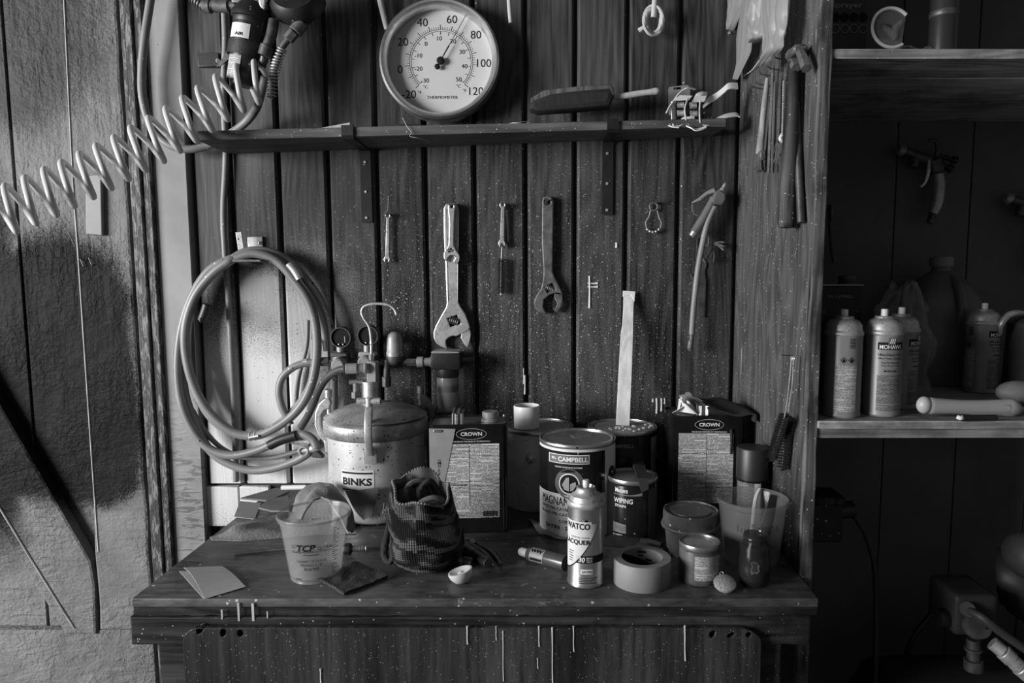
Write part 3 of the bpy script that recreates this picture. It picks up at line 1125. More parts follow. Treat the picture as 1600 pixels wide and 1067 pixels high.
def tick(a, ra, rb, w):
    d = Vector((cos(a), -sin(a)))
    n_ = Vector((d.y, -d.x))
    c = Vector((689, 95))
    q = [c + d * ra + n_ * w, c + d * rb + n_ * w, c + d * rb - n_ * w, c + d * ra - n_ * w]
    mb.faces([td(p.x, p.y) for p in q], [(0, 1, 2, 3)])


for i in range(71):
    big = i % 5 == 0
    tick(a0 + (a1 - a0) * i / 70, 52, 59.5 if big else 56, 0.45 if big else 0.25)
for i in range(17):
    tick(a0 + (a1 - a0) * i / 16, 48.5, 43.5, 0.4)
sc_o = mb.build('scale_marks', MAT['ink'], dial)
sc_o['kind'] = 'stuff'
mb = MB()
nd = [(-0.7, 6), (0.7, 6), (1.0, 26), (0.35, 30), (0.3, 83), (-0.3, 83), (-0.35, 30), (-1.0, 26)]
aa = radians(60)
mb.shape([[(p[0], p[1]) for p in nd]], 1.2, lambda u, v, w: td(689 + cos(aa) * v + sin(aa) * u, 95 - sin(aa) * v + cos(aa) * u, 0.014 - w * kT))
mb.shape([[(-1.3, 0), (-1.3, -10), (1.3, -10), (1.3, 0)]], 1.2, lambda u, v, w: td(689 + cos(aa) * v + sin(aa) * u, 95 - sin(aa) * v + cos(aa) * u, 0.014 - w * kT))
for (dx, r_) in ((0, 6.2), (-11, 4.2)):
    q = td(689 + cos(aa) * dx, 95 - sin(aa) * dx, 0.0155)
    mb.lathe([(0, 0), (r_ * kT, 0), (r_ * kT, 0.004), (r_ * kT * 0.6, 0.006), (0, 0.006)], 20, Matrix.Translation(q) @ Matrix.Rotation(pi / 2, 4, 'X'))
mb.build('needle', MAT['ink'], th)

# ------------------------------------------------------------------ bench brush on the shelf
ybr = -0.085
br = thing('bench_brush', 'long dark bench brush with pale paint-worn handle lying on the wall shelf', 'brush', W(890, 178, ybr))
mb = MB()
mb.wshape([[(830, 160), (850, 148), (900, 142), (953, 138), (957, 144), (958, 156), (952, 159), (900, 156), (845, 164), (830, 168)]], ybr + 0.022, 0.044, 0.004)
mb.build('back_block', MAT['old_handle'], br, True)
mb = MB()
mb.wshape([[(833, 163), (860, 153), (900, 148), (951, 144), (957, 158), (950, 173), (900, 178), (840, 182), (829, 178), (827, 170)]], ybr + 0.026, 0.052, 0.012)
bmesh.ops.subdivide_edges(mb.bm, edges=mb.bm.edges[:], cuts=1)
mb.build('bristles', MAT['bristle'], br, True)
mb = MB()
mb.tube([W(956, 151, ybr), W(975, 150, ybr), W(1000, 146, ybr), W(1022, 143, ybr), W(1029, 141.5, ybr)], [0.0062, 0.0072, 0.0078, 0.0068, 0.0085, 0.006], 12)
mb.build('handle', MAT['pale_wood'], br, True)

# dark putty knife / scraper lying behind the rim, wood shim, nails, paper scraps
def shelf_z(x, y):
    return shelf_pt(x, y, True).z


p = W(637, 184, -0.11)
kn = thing('scraper', 'dark flat scraper lying on the shelf in front of the thermometer rim', 'scraper', (p.x, p.y, shelf_z(p.x, p.y)))
MB().box((0.0, 0.0, 0.006), (0.055, 0.018, 0.011), None, 0.004, 2).build('handle', MAT['black_metal'], kn)
MB().box((-0.035, 0.0, 0.004), (0.036, 0.028, 0.0025), None, 0.0008).build('blade', MAT['rust'], kn)
p = W(520, 192, -0.08)
o = MB()
x0, x1 = W(466, 190, -0.08).x, W(550, 190, -0.08).x
zz = shelf_z((x0 + x1) / 2, -0.08)
o.faces([(x0, -0.1, shelf_z(x0, -.1)), (x1, -0.1, shelf_z(x1, -.1)), (x1, -0.06, shelf_z(x1, -.06)), (x0, -0.06, shelf_z(x0, -.06)),
         (x0, -0.1, shelf_z(x0, -.1) + 0.002), (x1, -0.1, shelf_z(x1, -.1) + 0.022), (x1, -0.06, shelf_z(x1, -.06) + 0.022), (x0, -0.06, shelf_z(x0, -.06) + 0.002)],
        [(0, 1, 2, 3), (4, 5, 6, 7), (0, 1, 5, 4), (1, 2, 6, 5), (2, 3, 7, 6), (3, 0, 4, 7)])
tag(o.build('wood_shim', MAT['pale_wood']), 'pale tapered wood shim lying at the left of the wall shelf', 'wood scrap')
for i, px in enumerate((468, 487)):
    a = W(px, 198, -0.156)
    o = MB()
    q = Vector((a.x, -0.140, shelf_z(a.x, -0.14) + 0.0032))
    o.cyl(q, q + Vector((0.012, -0.026, 0.0)), 0.0017, n=8)
    o.cyl(q + Vector((0.012, -0.026, 0.0)), q + Vector((0.0125, -0.0275, 0.0)), 0.0034, n=10)
    tag(o.build('nail', MAT['dark_iron']), 'left of two dark nails lying on the shelf edge' if i == 0 else 'right of two dark nails lying on the shelf edge, nearer the bracket', 'nail', 'nails on the shelf edge')
p = W(812, 183, -0.12)
o = MB()
o.tube([(p.x - 0.028, -0.12, shelf_z(p.x, -.12) + 0.003), (p.x - 0.01, -0.125, shelf_z(p.x, -.12) + 0.0045), (p.x + 0.012, -0.122, shelf_z(p.x, -.12) + 0.003), (p.x + 0.022, -0.118, shelf_z(p.x, -.12) + 0.007), (p.x + 0.026, -0.115, shelf_z(p.x, -.12) + 0.003)], 0.0016, 6)
tag(o.build('wire_scrap', MAT['plain_white']), 'small white bent wire scrap on the shelf before the brush', 'wire')
o = MB()
x0, x1 = W(774, 180, -0.09).x, W(828, 180, -0.09).x
o.sheet(lambda u, v: Vector((x0 + (x1 - x0) * u, -0.11 + 0.04 * v, shelf_z(x0 + (x1 - x0) * u, -.09) + 0.003 + 0.016 * u * (1 - (1 - u) ** 4) * (0.6 + 0.4 * v))), 10, 4, 0.0012)
tag(o.build('leather_scrap', MAT['card_dark']), 'dark curled scrap lying between the thermometer and the brush', 'scrap')

# ------------------------------------------------------------------ strap bundle at the shelf's right end
yS = -0.13
sb = thing('clamp_pack', 'white torn plastic clamps with dark springs heaped at the right shelf end', 'clamps', W(1090, 196, yS))


def ribbon(pts, wv, thick=0.0022, y=yS, steps=5):
    """band through picture points; every point (px, py, dy)"""
    P = smooth([W(q[0], q[1], y + (q[2] if len(q) > 2 else 0)) for q in pts], steps)
    m = MB()
    n = len(P) - 1
    wv = Vector(wv)
    return m.sheet(lambda u, v: P[int(round(u * n))] + wv * (v - 0.5), n, 3, thick)


for pts, wv in (([(1041, 176, .0), (1046, 166, .0), (1053, 156, 0), (1060, 146, 0), (1068, 139, 0), (1076, 136, 0), (1087, 139, 0.01)], (0.006, 0.02, 0.006)),
                ([(1053, 160, 0), (1053, 175, 0), (1053.5, 190, -0.01), (1056, 197, -0.014)], (0.009, 0.012, 0.0)),
                ([(1054, 193, -0.012), (1062, 192, -0.014), (1068, 188, -0.012), (1076, 187.5, -0.012), (1085, 186, -0.01)], (0.003, 0.012, 0.014)),
                ([(1042, 193, -0.01), (1050, 196, -0.02), (1060, 197, -0.022)], (0.0, 0.012, 0.006)),
                ([(1084, 156, 0), (1088, 148, 0), (1097, 145, 0), (1105, 146, 0.008)], (0.004, 0.02, 0.010)),
                ([(1072, 194, -0.016), (1079, 197, -0.022), (1086, 201, -0.024), (1094, 200, -0.022), (1103, 196, -0.018)], (0.002, 0.02, 0.009)),
                ([(1098, 164, 0.01), (1108, 156, 0.01), (1120, 149, 0.01), (1130, 141, 0.01), (1139, 134, 0.012), (1153, 134, 0.02)], (0.002, 0.012, 0.013)),
                ([(1098, 192, -0.01), (1112, 192, -0.005), (1124, 185, 0.0), (1136, 180, 0.005), (1150, 178, 0.01), (1155, 180, 0.012)], (0.002, 0.02, 0.010))):
    ribbon(pts, Vector(wv) * 1.35).build('strap', MAT['white_plastic'], sb, True)
for pts in ([(1050, 158), (1062, 149), (1082, 150), (1076, 157), (1060, 158)], [(1080, 160), (1086, 150), (1104, 150), (1100, 160)]):
    MB().wshape([pts], yS - 0.01, 0.004, 0.001).build('tab', MAT['cream_plastic'], sb, True)
for px, py in ((1063, 164), (1063, 177), (1083, 165), (1084, 178)):
    mb = MB()
    p = W(px, py, yS)
    pts = [(p.x - 0.008 + 0.016 * i / 48, p.y + 0.006 * cos(2 * pi * i / 8), p.z + 0.0065 * sin(2 * pi * i / 8)) for i in range(49)]
    mb.tube(pts, 0.0012, 6, 1)
    mb.build('spring', MAT['steel'], sb, True)
for pts in ([(1056, 156), (1078, 157), (1076, 188), (1055, 186)], [(1078, 158), (1100, 159), (1098, 190), (1076, 188)], [(1098, 163), (1112, 156), (1110, 188), (1098, 190)]):
    MB().wshape([pts], yS + 0.022, 0.012, 0.002).build('jaw', MAT['black_plastic'], sb, True)
for (a, b, c) in (((1075, 153), (1070, 170), (1072, 188)), ((1094, 158), (1093, 175), (1094, 192))):
    MB().tube([W(*q, yS - 0.02) for q in (a, b, c)], 0.0022, 8).build('lever', MAT['worn_steel'], sb, True)
cd = MB()
p = []
cd.wshape([[(1046, 136), (1074, 133), (1078, 137), (1078, 178), (1045, 180), (1044, 140)], [(1052, 137), (1052, 140.5), (1064, 139.5), (1064, 136)]], -0.03, 0.0016)
tag(cd.build('hang_card', MAT['card']), 'grey hang card with slot standing behind the white clamps', 'card')

# ------------------------------------------------------------------ cords and rope above the shelf
mb = MB().tube([W(590, -30, -0.03), W(594, 0, -0.03), W(600, 28, -0.03), W(604, 46, -0.03)], [0.0072, 0.0072, 0.0065, 0.005], 10)
tag(mb.build('dangling_rope', MAT['cord']), 'pale rope end hanging from above just left of the thermometer', 'rope')
mb = MB().tube([W(794, -30, -0.03), W(796, 10, -0.03), W(798, 36, -0.03)], [0.0055, 0.0055, 0.005], 10)
tag(mb.build('short_rope', MAT['cord']), 'short pale cord end hanging from above right of the thermometer', 'cord')
rp = thing('rope_knot', 'pale rope hanging in a knotted loop above the white clamps', 'rope', W(1020, 40, -0.03))
MB().tube([W(1024, -30, -0.04), W(1023, 5, -0.045), W(1021, 27, -0.04)], 0.007, 10).build('hanging_end', MAT['cord'], rp, True)
for k in range(4):
    a_ = 11.5 + k * 1.6
    pts = [W(1021 + a_ * cos(t) * 0.95, 32 + (a_ + 7) * sin(t) * (1.0), -0.035 - 0.006 * sin(2 * t + k) - 0.003 * k) for t in [2 * pi * i / 14 for i in range(14)]]
    MB().tube(pts, 0.0036, 8, 3, True).build('loop', MAT['cord'], rp, True)
MB().tube([W(1012, 44, -0.045), W(1005, 44, -0.045), W(999, 48, -0.04)], [0.005, 0.0055, 0.007], 8).build('frayed_end', MAT['cord'], rp, True)

# ------------------------------------------------------------------ white coiled air hose across the upper left
tops = [(-50, 312), (-22, 301), (7.5, 290), (39, 277), (69, 264), (96, 253), (124, 240), (150, 227), (178, 214), (204, 199), (232, 184), (259, 169), (285, 152), (309, 137), (337, 119), (369, 101), (397, 90)]
bots = [(-35, 384), (-5, 372), (26, 362), (56, 349), (88, 336), (116, 322), (146, 308), (174, 294), (201, 280), (228, 266), (256, 252), (281, 236), (307, 220), (332, 204), (356, 187), (381, 173), (405, 161)]
pts = []
nT = len(tops)
for i in range(nT):
    yc = -0.42 + 0.30 * i / (nT - 1)
    d = 0.046
    t, b = tops[i], bots[i]
    if i:
        pb = bots[i]
    # valley_i -> (front) peak_i -> (back) valley_{i+1}
    pts.append(W(b[0], b[1], yc))
    pts.append(W((b[0] * 0.55 + t[0] * 0.45) - 2.0, b[1] * 0.55 + t[1] * 0.45, yc - d))
    pts.append(W(t[0], t[1], yc))
    if i + 1 < nT:
        n_ = bots[i + 1]
        pts.append(W((t[0] + n_[0]) / 2 + 2.0, (t[1] + n_[1]) / 2 - 2, yc + d))
    else:
        pts.append(W(410, 108, yc))
        pts.append(W(421, 128, yc + 0.02))
mb = MB().tube(pts, 0.0064, 12, 7)
tag(mb.build('coiled_air_hose', MAT['coil_hose']), 'white coiled air hose stretched across the upper left corner', 'hose')

# grey hose looping down the jamb to the filter, and the thin pipe running down the wall
mb = MB().tube([W(q[0], q[1], q[2]) for q in ((240, -40, -0.06), (235, 0, -0.055), (226, 60, -0.055), (221.5, 110, -0.052), (222.5, 150, -0.052), (231, 185, -0.05), (247, 212, -0.05), (270, 229, -0.05), (300, 233, -0.045), (330, 226, -0.035),
                                                (360, 209, -0.04), (385, 190, -0.05), (401, 168, -0.08), (408, 145, -0.10), (414, 120, -0.115))], 0.0095, 14)
tag(mb.build('grey_air_hose', MAT['grey_hose']), 'grey rubber hose dropping along the door jamb and curving up to the air filter', 'hose')
mb = MB().tube([W(q[0], q[1], -0.012) for q in ((347, -30), (352, 60), (349, 150), (353, 240), (349, 330), (352, 400), (358, 480), (362, 560), (366, 640), (368, 700), (369, 752))], 0.0078, 12)
tag(mb.build('wall_cable', MAT['grey_hose']), 'thick grey cable running straight down the wall behind the hose coil', 'cable')

# ------------------------------------------------------------------ air filter and regulator, top left
yF = -0.105
af = thing('air_filter', 'black air filter and regulator with labels and a spring-guarded hose, top left', 'air filter', W(400, 80, 0))
ax0, ax1 = W(396, 28, yF), W(380, 138, yF)
axd = (ax1 - ax0)
Q = axd.to_track_quat('Z', 'Y').to_matrix().to_4x4()
Mx = Matrix.Translation(ax0) @ Q
Lb = axd.length
rb = 28 / sc(ax0)
MB().lathe([(0, 0), (rb, 0), (rb * 1.0, 0.01), (rb * 0.98, Lb * 0.5), (rb * 0.9, Lb * 0.85), (rb * 0.7, Lb * 0.97), (0, Lb)], 36, Mx).build('bowl', MAT['black_plastic'], af, True)
MB().lathe([(0, -0.03), (rb * 0.8, -0.03), (rb * 1.05, -0.012), (rb * 1.15, -0.004), (rb * 1.15, 0.006), (rb * 1.02, 0.008), (rb * 1.02, 0.018), (rb * 0.98, 0.02), (0, 0.02)], 36, Mx).build('collar', MAT['black_metal'], af, True)
MB().box(ax0 + Vector((0.004, 0, 0.045)), (0.085, 0.06, 0.045), None, 0.008, 2).build('head', MAT['dark_iron'], af, True)


def on_bowl(zf, a, rr=None):
    r_ = (rr or rb) + 0.0006
    return Mx @ Vector((r_ * cos(a), r_ * sin(a), zf))


# angle facing the camera
best = min([(on_bowl(Lb * .4, 2 * pi * i / 72).y, 2 * pi * i / 72) for i in range(72)])[1]
left = 1 if on_bowl(Lb * .4, best + 0.5).x > on_bowl(Lb * .4, best).x else -1


def bowl_patch(name, z0, z1, a0, a1, mat):
    m = MB()
    m.patch(lambda u, v: on_bowl(v, best + left * u / rb, rb * (1.0 if v < Lb * .5 else 0.97)), a0 * rb, a1 * rb, z0, z1, 10, 2)
    m.build(name, mat, af, True)


bowl_patch('label', Lb * 0.16, Lb * 0.36, -0.95, 0.35, MAT['label'])
bowl_patch('label', Lb * 0.60, Lb * 0.93, -0.75, 0.1, MAT['print_small'])
mb = MB()
mb.text('AIR', 0.022, 0.007, lambda x, y: on_bowl(Lb * 0.31 - y, best + left * (x / rb - 0.2), rb + 0.0006), 0.02)
mb.build('lettering', MAT['ink'], af, True)
m = MB()
m.patch(lambda u, v: on_bowl(v, best + left * u / rb, rb * 1.06), -1.7 * rb, 1.9 * rb, Lb * 0.38, Lb * 0.575, 24, 1)
bmesh.ops.solidify(m.bm, geom=m.bm.faces[:], thickness=0.002)
m.build('strap', MAT['dark_iron'], af, True)
MB().wshape([[(348, 92), (362, 68), (370, 66), (368, 84), (345, 104), (338, 105)]], -0.03, 0.003).build('strap_end', MAT['dark_iron'], af, True)
MB().wshape([[(312, 85), (345, 84.5), (345, 106), (313, 106)]], -0.001, 0.012, 0.0015).build('mounting_plate', MAT['black_metal'], af, True)
MB().cyl(W(341, 95, -0.012), W(341, 95, -0.032), 0.006, 0.004, 10).build('screw', MAT['worn_steel'], af, True)
# fitting on the left
mb = MB()
mb.tube([W(300, -6, yF), W(312, 5, yF), W(320, 8, yF)], 0.011, 12)
for k in range(5):
    q = W(302 + 4 * k, -4 + 3 * k, yF)
    mb.torus(q, 0.0115, 0.003, Matrix.Rotation(pi / 2, 4, 'Y') @ Matrix.Rotation(0.6, 4, 'Y'), 16, 6)
mb.build('spring_guard', MAT['dark_iron'], af, True)
mb = MB()
for a, b, r in ((318, 330, 0.016), (330, 334, 0.0135), (334, 358, 0.0145), (358, 372, 0.0105)):
    mb.cyl(W(a, 9, yF), W(b, 10, yF), r, n=16, bev=0.001)
mb.build('fitting', MAT['rust'], af, True)
# regulator dome with bolts, light faced
pc = W(463, 8, yF - 0.01)
MB().lathe([(0, 0.055), (0.05, 0.05), (0.062, 0.035), (0.062, 0.012), (0.03, 0.004), (0.018, -0.03), (0, -0.03)], 36, Matrix.Translation(pc + Vector((0, 0.03, 0.0))) @ Matrix.Rotation(radians(62), 4, 'X')).build('regulator_dome', MAT['black_metal'], af, True)
for px, py in ((445, 18), (458, 30), (476, 20)):
    q = W(px, py, yF - 0.03)
    MB().sphere(q, (0.0055, 0.005, 0.0055), 10).build('bolt', MAT['worn_steel'], af, True)
MB().wshape([[(421, -6), (432, -6), (431, 22), (429, 30), (422, 26), (419, 14)]], yF + 0.03, 0.06, 0.004).build('shut_off_block', MAT['worn_steel'], af, True)
mb = MB()
mb.tube([W(428, 32, yF - .02), W(424, 55, yF - .025), W(418, 72, yF - .025)], [0.012, 0.0125, 0.0125], 10)
mb.cyl(W(418.5, 72, yF - .025), W(413, 88, yF - .025), 0.0165, 0.0155, 14, 0.001)
mb.cyl(W(413, 88, yF - .02), W(408, 110, yF - .01), 0.009, n=12)
mb.build('branch_valve', MAT['dark_iron'], af, True)
mb = MB()
mb.tube([W(497, 15, yF), W(485, 24, yF - .01), W(470, 38, yF - .015)], [0.010, 0.0115, 0.0115], 8)
mb.cyl(W(472, 36, yF - .015), W(461, 50, yF - .02), 0.0155, 0.0155, 14, 0.001)
mb.cyl(W(460, 50, yF - .02), W(450, 62, yF - .02), 0.0125, 0.0125, 6, 0.001)
mb.tube([W(450, 62, yF - .02), W(441, 74, yF - .02), W(434, 92, yF - .02), W(428, 110, yF - .02), W(425, 130, yF - .02), W(425, 150, yF - .02)], 0.0076, 10)
mb.build('outlet_fitting', MAT['rust'], af, True)
P = smooth([W(441, 76, yF - .02), W(434, 93, yF - .02), W(429, 111, yF - .02), W(426, 131, yF - .02), W(424, 152, yF - .02)], 40)
mb = MB()
hp = []
turns = 16
for i, p in enumerate(P):
    t = i / (len(P) - 1)
    d = (P[min(i + 1, len(P) - 1)] - P[max(i - 1, 0)]).normalized()
    a_ = Vector((0, 1, 0))
    b_ = d.cross(a_).normalized()
    ang = 2 * pi * turns * t
    hp.append(p + (a_ * cos(ang) + b_ * sin(ang)) * 0.0098)
mb.tube(hp, 0.0019, 6, 1)
mb.build('spring_guard', MAT['worn_steel'], af, True)

# ------------------------------------------------------------------ big hose coil on its hook
hk = thing('hose_hook', 'metal strap hook screwed to the wall, carrying the coiled hose', 'hook', W(390, 385, 0))
MB().wshape([[(369, 363), (378, 362), (383, 395), (374, 397)], [(373, 372), (375, 372), (375, 375), (373, 375)]], -0.035, 0.004, 0.0008).build('strap', MAT['worn_steel'], hk, True)
MB().wshape([[(388, 371), (411, 369.5), (412, 390), (389, 391)]], -0.001, 0.006, 0.001).build('plate', MAT['worn_steel'], hk, True)
MB().cyl(W(406.5, 379.5, -0.007), W(406.5, 379.5, -0.0105), 0.005, 0.004, 12).build('screw', MAT['chrome'], hk, True)
mb = MB()
mb.span(W(367, 406, -0.07).x, W(411, 406, -0.07).x, -0.085, -0.001, W(400, 409.5, -0.05).z, W(400, 405.5, -0.05).z, 0.001)
mb.build('rest_bar', MAT['rust'], hk, True)


def trace(pts, y0, y1=None, amp=0.0):
    n = len(pts)
    return [W(q[0], q[1], q[2] if len(q) > 2 else y0 + ((y1 if y1 is not None else y0) - y0) * i / (n - 1)) for i, q in enumerate(pts)]


hc = thing('hose_coil', 'coil of light grey air hose hanging from the wall hook', 'hose', W(398, 400, -0.05))
A_ = [(368, 404), (398, 396), (433, 408), (460, 438), (483, 473), (494, 515), (494, 565), (483, 611), (460, 646), (425, 671), (394, 681), (360, 673), (325, 642), (302, 600), (290, 550), (291, 504), (306, 461), (333, 427), (360, 407)]
B_ = [(360, 407), (387, 393), (425, 395), (456, 413), (479, 438), (502, 473), (515, 511), (519, 555), (521, 600), (520, 640), (512, 672)]
L_ = [(362, 404), (330, 420), (304, 455), (287, 500), (279, 545), (278, 590), (285, 634), (302, 673), (327, 701), (364, 711.5), (406, 702), (433, 689), (464, 679), (478, 680), (490, 688), (494, 700)]
L2 = [(350, 412), (322, 430), (303, 465), (289, 508), (284, 560), (288, 610), (300, 650), (318, 690), (345, 718), (387, 734), (425, 732), (464, 719), (490, 702), (506, 690)]
L3 = [(300, 640), (318, 670), (340, 695), (365, 710), (387, 715), (425, 715), (455, 708), (480, 700)]
G_ = [(481, 500), (479, 542), (467, 588), (462, 632)]
MB().tube(trace(A_, -0.062, -0.052) + trace(B_, -0.045, -0.03), 0.0113, 12).build('hose', MAT['light_hose'], hc, True)
MB().tube(trace(L_, -0.040, -0.085), 0.0105, 12).build('hose', MAT['light_hose'], hc, True)
MB().tube(trace(L2, -0.024, -0.060), 0.0105, 12).build('hose', MAT['light_hose'], hc, True)
MB().tube(trace(L3, -0.030, -0.040), 0.0065, 10).build('fluid_hose', MAT['grey_hose'], hc, True)
I_ = [(470, 440), (492, 490), (510, 530), (515, 545)]
MB().tube(trace([(386, 401), (430, 402), (465, 430), (487, 470), (505, 515), (512, 548)], -0.03, -0.022), 0.0105, 10).build('hose', MAT['light_hose'], hc, True)
MB().tube(trace(G_, -0.012), 0.0056, 10).build('fluid_hose', MAT['grey_hose'], hc, True)
MB().tube(trace([(489, 530), (486, 590), (467, 628), (437, 658), (406, 677), (372, 679), (338, 664), (313, 632), (299, 590)], -0.045), 0.0062, 10).build('fluid_hose', MAT['grey_hose'], hc, True)
tp = MB()
tp.tube(trace([(421, 696), (440, 687), (463, 680)], -0.083), 0.0125, 12)
tp.build('black_tape', MAT['rubber'], hc, True)
MB().tube(trace([(316, 500), (321, 486), (324, 476)], -0.055), 0.012, 10).build('black_tape', MAT['rubber'], hc, True)
MB().box(W(316, 500, -0.062), (0.014, 0.012, 0.012), radians(30), 0.002).build('tape_tail', MAT['rubber'], hc, True)
mb = MB()
mb.tube(trace([(452, 412), (462, 424), (469, 436)], -0.060), 0.0120, 12)
mb.build('clear_tape', MAT['worn_steel'], hc, True)
mb = MB()
for px, py in ((392, 681), (400, 680)):
    mb.torus(W(px, py, -0.056), 0.011, 0.002, Matrix.Rotation(pi / 2, 4, 'Y'), 18, 6)
mb.cyl(W(389, 684, -0.07), W(404, 681, -0.07), 0.0035, n=8)
mb.build('wire_tie', MAT['worn_steel'], hc, True)
# quick coupler fittings where the hoses end by the pot
mb = MB()
mb.cyl(W(455, 688, -0.07), W(486, 690, -0.07), 0.010, n=12, bev=0.001)
mb.torus(W(474, 705, -0.085), 0.011, 0.0028, Matrix.Rotation(pi / 2, 4, 'X'), 18, 6)
mb.build('coupler', MAT['worn_steel'], hc, True)
MB().wshape([[(484, 690), (498, 700), (508, 710), (508, 713), (492, 712), (486, 704)]], -0.06, 0.02, 0.003).build('end_fitting', MAT['dark_iron'], hc, True)
MB().tube(trace([(467, 705), (486, 702), (497, 697)], -0.075), [0.0095, 0.010, 0.012], 12).build('end_sleeve', MAT['worn_steel'], hc, True)

# cobweb threads, staples
for pts, lab in (([W(629, 184, -0.155), W(636, 198, -0.156), W(643, 207, -0.156), W(640, 213, -0.157), W(655, 216, -0.15), W(672, 222, -0.12)], 'pale cobweb thread hanging over the shelf edge below the thermometer'),
                 ([W(93, 338, -0.40), W(104, 358, -0.3), W(117, 385, -0.02)], 'fine cobweb thread hanging from the white coil to the door')):
    tag(MB().tube(pts, 0.0008, 5, 3).build('cobweb_thread', MAT['cord']), lab, 'cobweb')
for px, py, lab in ((128, 410, 'left of two rusty staples in the dark painted door stile'), (141, 408, 'right of two rusty staples in the dark painted door stile')):
    a, b = W(px, py - 5, -0.014), W(px + 5, py + 6, -0.014)
    o_ = Vector((0, -0.006, 0))
    tag(MB().tube([a, a + o_, b + o_, b], 0.0014, 6, 1).build('staple', MAT['rust']), lab, 'staple')
# ------------------------------------------------------------------ tools hung on nails
def nail_at(px, py, label, y1=-0.028, r=0.0018):
    o = MB()
    p = W(px, py, 0.0)
    q = W(px, py, y1)
    q.x, q.z = p.x - 0.001, p.z + 0.002
    o.cyl(p, q, r, n=8)
    o.cyl(q, q + Vector((0, -0.0012, 0)), r * 2, n=10)
    tag(o.build('nail', MAT['dark_iron']), label, 'nail')


def mapq(pts, ang, sx, ox, oy):
    return [(ox + sx * (p[0] * cos(ang) - p[1] * sin(ang)), oy + sx * (p[0] * sin(ang) + p[1] * cos(ang))) for p in pts]


def circ(x, y, r, n=14, ry=None):
    return [(x + r * cos(2 * pi * i / n), y + (ry or r) * sin(2 * pi * i / n)) for i in range(n)]


def adj_wrench(name, label, cat_y, outline, jaw, slot, worm, hole_c, hole_r, inset, mat, thick):
    t = thing(name, label, 'wrench', W(*hole_c, cat_y))
    mb = MB()
    mb.wshape([outline, circ(*hole_c, hole_r), slot], cat_y, thick, thick * 0.22)
    mb.build('body', mat, t, True)
    if inset:
        m = MB()
        m.wshape(inset, cat_y - thick * 0.98, 0.0014, 0.0006)
        m.build('handle_rib', mat, t, True)
    m = MB()
    m.wshape([jaw], cat_y - thick * 0.1, thick * 0.8, thick * 0.12)
    m.build('jaw', mat, t, True)
    m = MB()
    (wx, wy, wr, wl, wa) = worm
    c = W(wx, wy, cat_y - thick * 0.5)
    s_ = sc(c)
    ax = Vector((cos(wa), 0, -sin(wa)))
    m.cyl(c - ax * wl / s_ * 0.5, c + ax * wl / s_ * 0.5, wr / s_ * 0.75, n=14)
    R_y = ax.to_track_quat('Z', 'Y').to_matrix().to_4x4()
    for k in range(5):
        q = c + ax * wl / s_ * (-0.42 + 0.21 * k)
        m.torus(q, wr / s_ * 0.82, wr / s_ * 0.2, R_y, 16, 6)
    m.build('worm_screw', MAT['dark_iron'], t, True)
    return t


# large adjustable wrench
out = [(694, 326), (697, 320), (703, 317.5), (711, 318), (716, 322), (718, 330), (717, 400), (716.5, 470), (720, 478), (728, 490), (733, 503), (735.5, 511), (733, 516), (728, 519),
       (722, 521), (714, 525), (708, 524), (702, 527), (698, 531), (698, 537), (701, 545), (690, 541), (682, 535), (678.5, 527), (678.5, 518), (682, 508), (690, 493), (698, 479), (699, 473), (697, 420), (694.5, 370)]
jaw = [(722, 520), (729, 517), (735, 514), (736.5, 522), (735, 532), (731, 543), (727, 538), (720.5, 527)]
slot = [(700, 497), (715, 491.5), (719.5, 505), (704.5, 510.5)]
rib = [[(695.5, 326), (697.5, 326), (700.5, 470), (699.3, 472)], [(715.2, 326), (717, 326), (715.5, 472), (714.3, 470)]]
adj_wrench('adjustable_wrench', 'large bright adjustable wrench hanging head down on the wall', -0.006, out, jaw, slot, (710, 501, 7, 15, radians(20)), (706.5, 323.5), 3.4, rib, MAT['worn_steel'], 0.013)
# small adjustable wrench hung in front of it
out = [(700.5, 323), (703, 318.5), (707, 318), (711, 321), (711.5, 326), (710, 345), (709.5, 372), (709, 383), (713, 391), (718, 398), (719, 403), (716, 402), (710, 398.5), (704, 399), (700, 403), (697.5, 409), (694.5, 404), (693.8, 396),
       (699, 388), (701.5, 382), (702.5, 350)]
jaw = [(709, 399), (718.5, 402.5), (717.5, 409), (711, 412), (709, 408), (712, 404)]
slot = [(700, 390), (706.5, 387.5), (709, 392.5), (702, 395)]
adj_wrench('adjustable_wrench', 'small adjustable wrench hanging in front of the large bright one', -0.022, out, jaw, slot, (704.5, 391.3, 3.4, 8.5, radians(12)), (706.5, 323.0), 2.6, None, MAT['steel'], 0.008)
nail_at(706.5, 322, 'nail holding the two bright adjustable wrenches', -0.036)
# rusty adjustable wrench
out = [(847, 316), (849, 309), (855, 306.5), (861, 308), (865, 314), (864.5, 360), (863.5, 424), (866, 431), (872, 443), (877.5, 454), (879, 460), (874, 458), (866, 458), (858, 461), (850, 468), (849, 478), (853, 490), (843, 488), (836, 481), (834, 471),
       (838, 461), (845, 451), (848.5, 436), (849, 422), (846.5, 380)]
jaw = [(866, 458), (878.5, 460), (879, 470), (876, 480), (870, 488), (866, 484), (871, 474), (866, 466)]
slot = [(851, 448.5), (863, 442), (867, 451), (855, 457.5)]
adj_wrench('adjustable_wrench', 'rusty dark adjustable wrench hanging right of the bottle brush', -0.006, out, jaw, slot, (859, 450, 5.5, 13, radians(25)), (855.5, 316.5), 4.6, None, MAT['rust'], 0.014)
nail_at(855.5, 315, 'nail holding the rusty adjustable wrench')


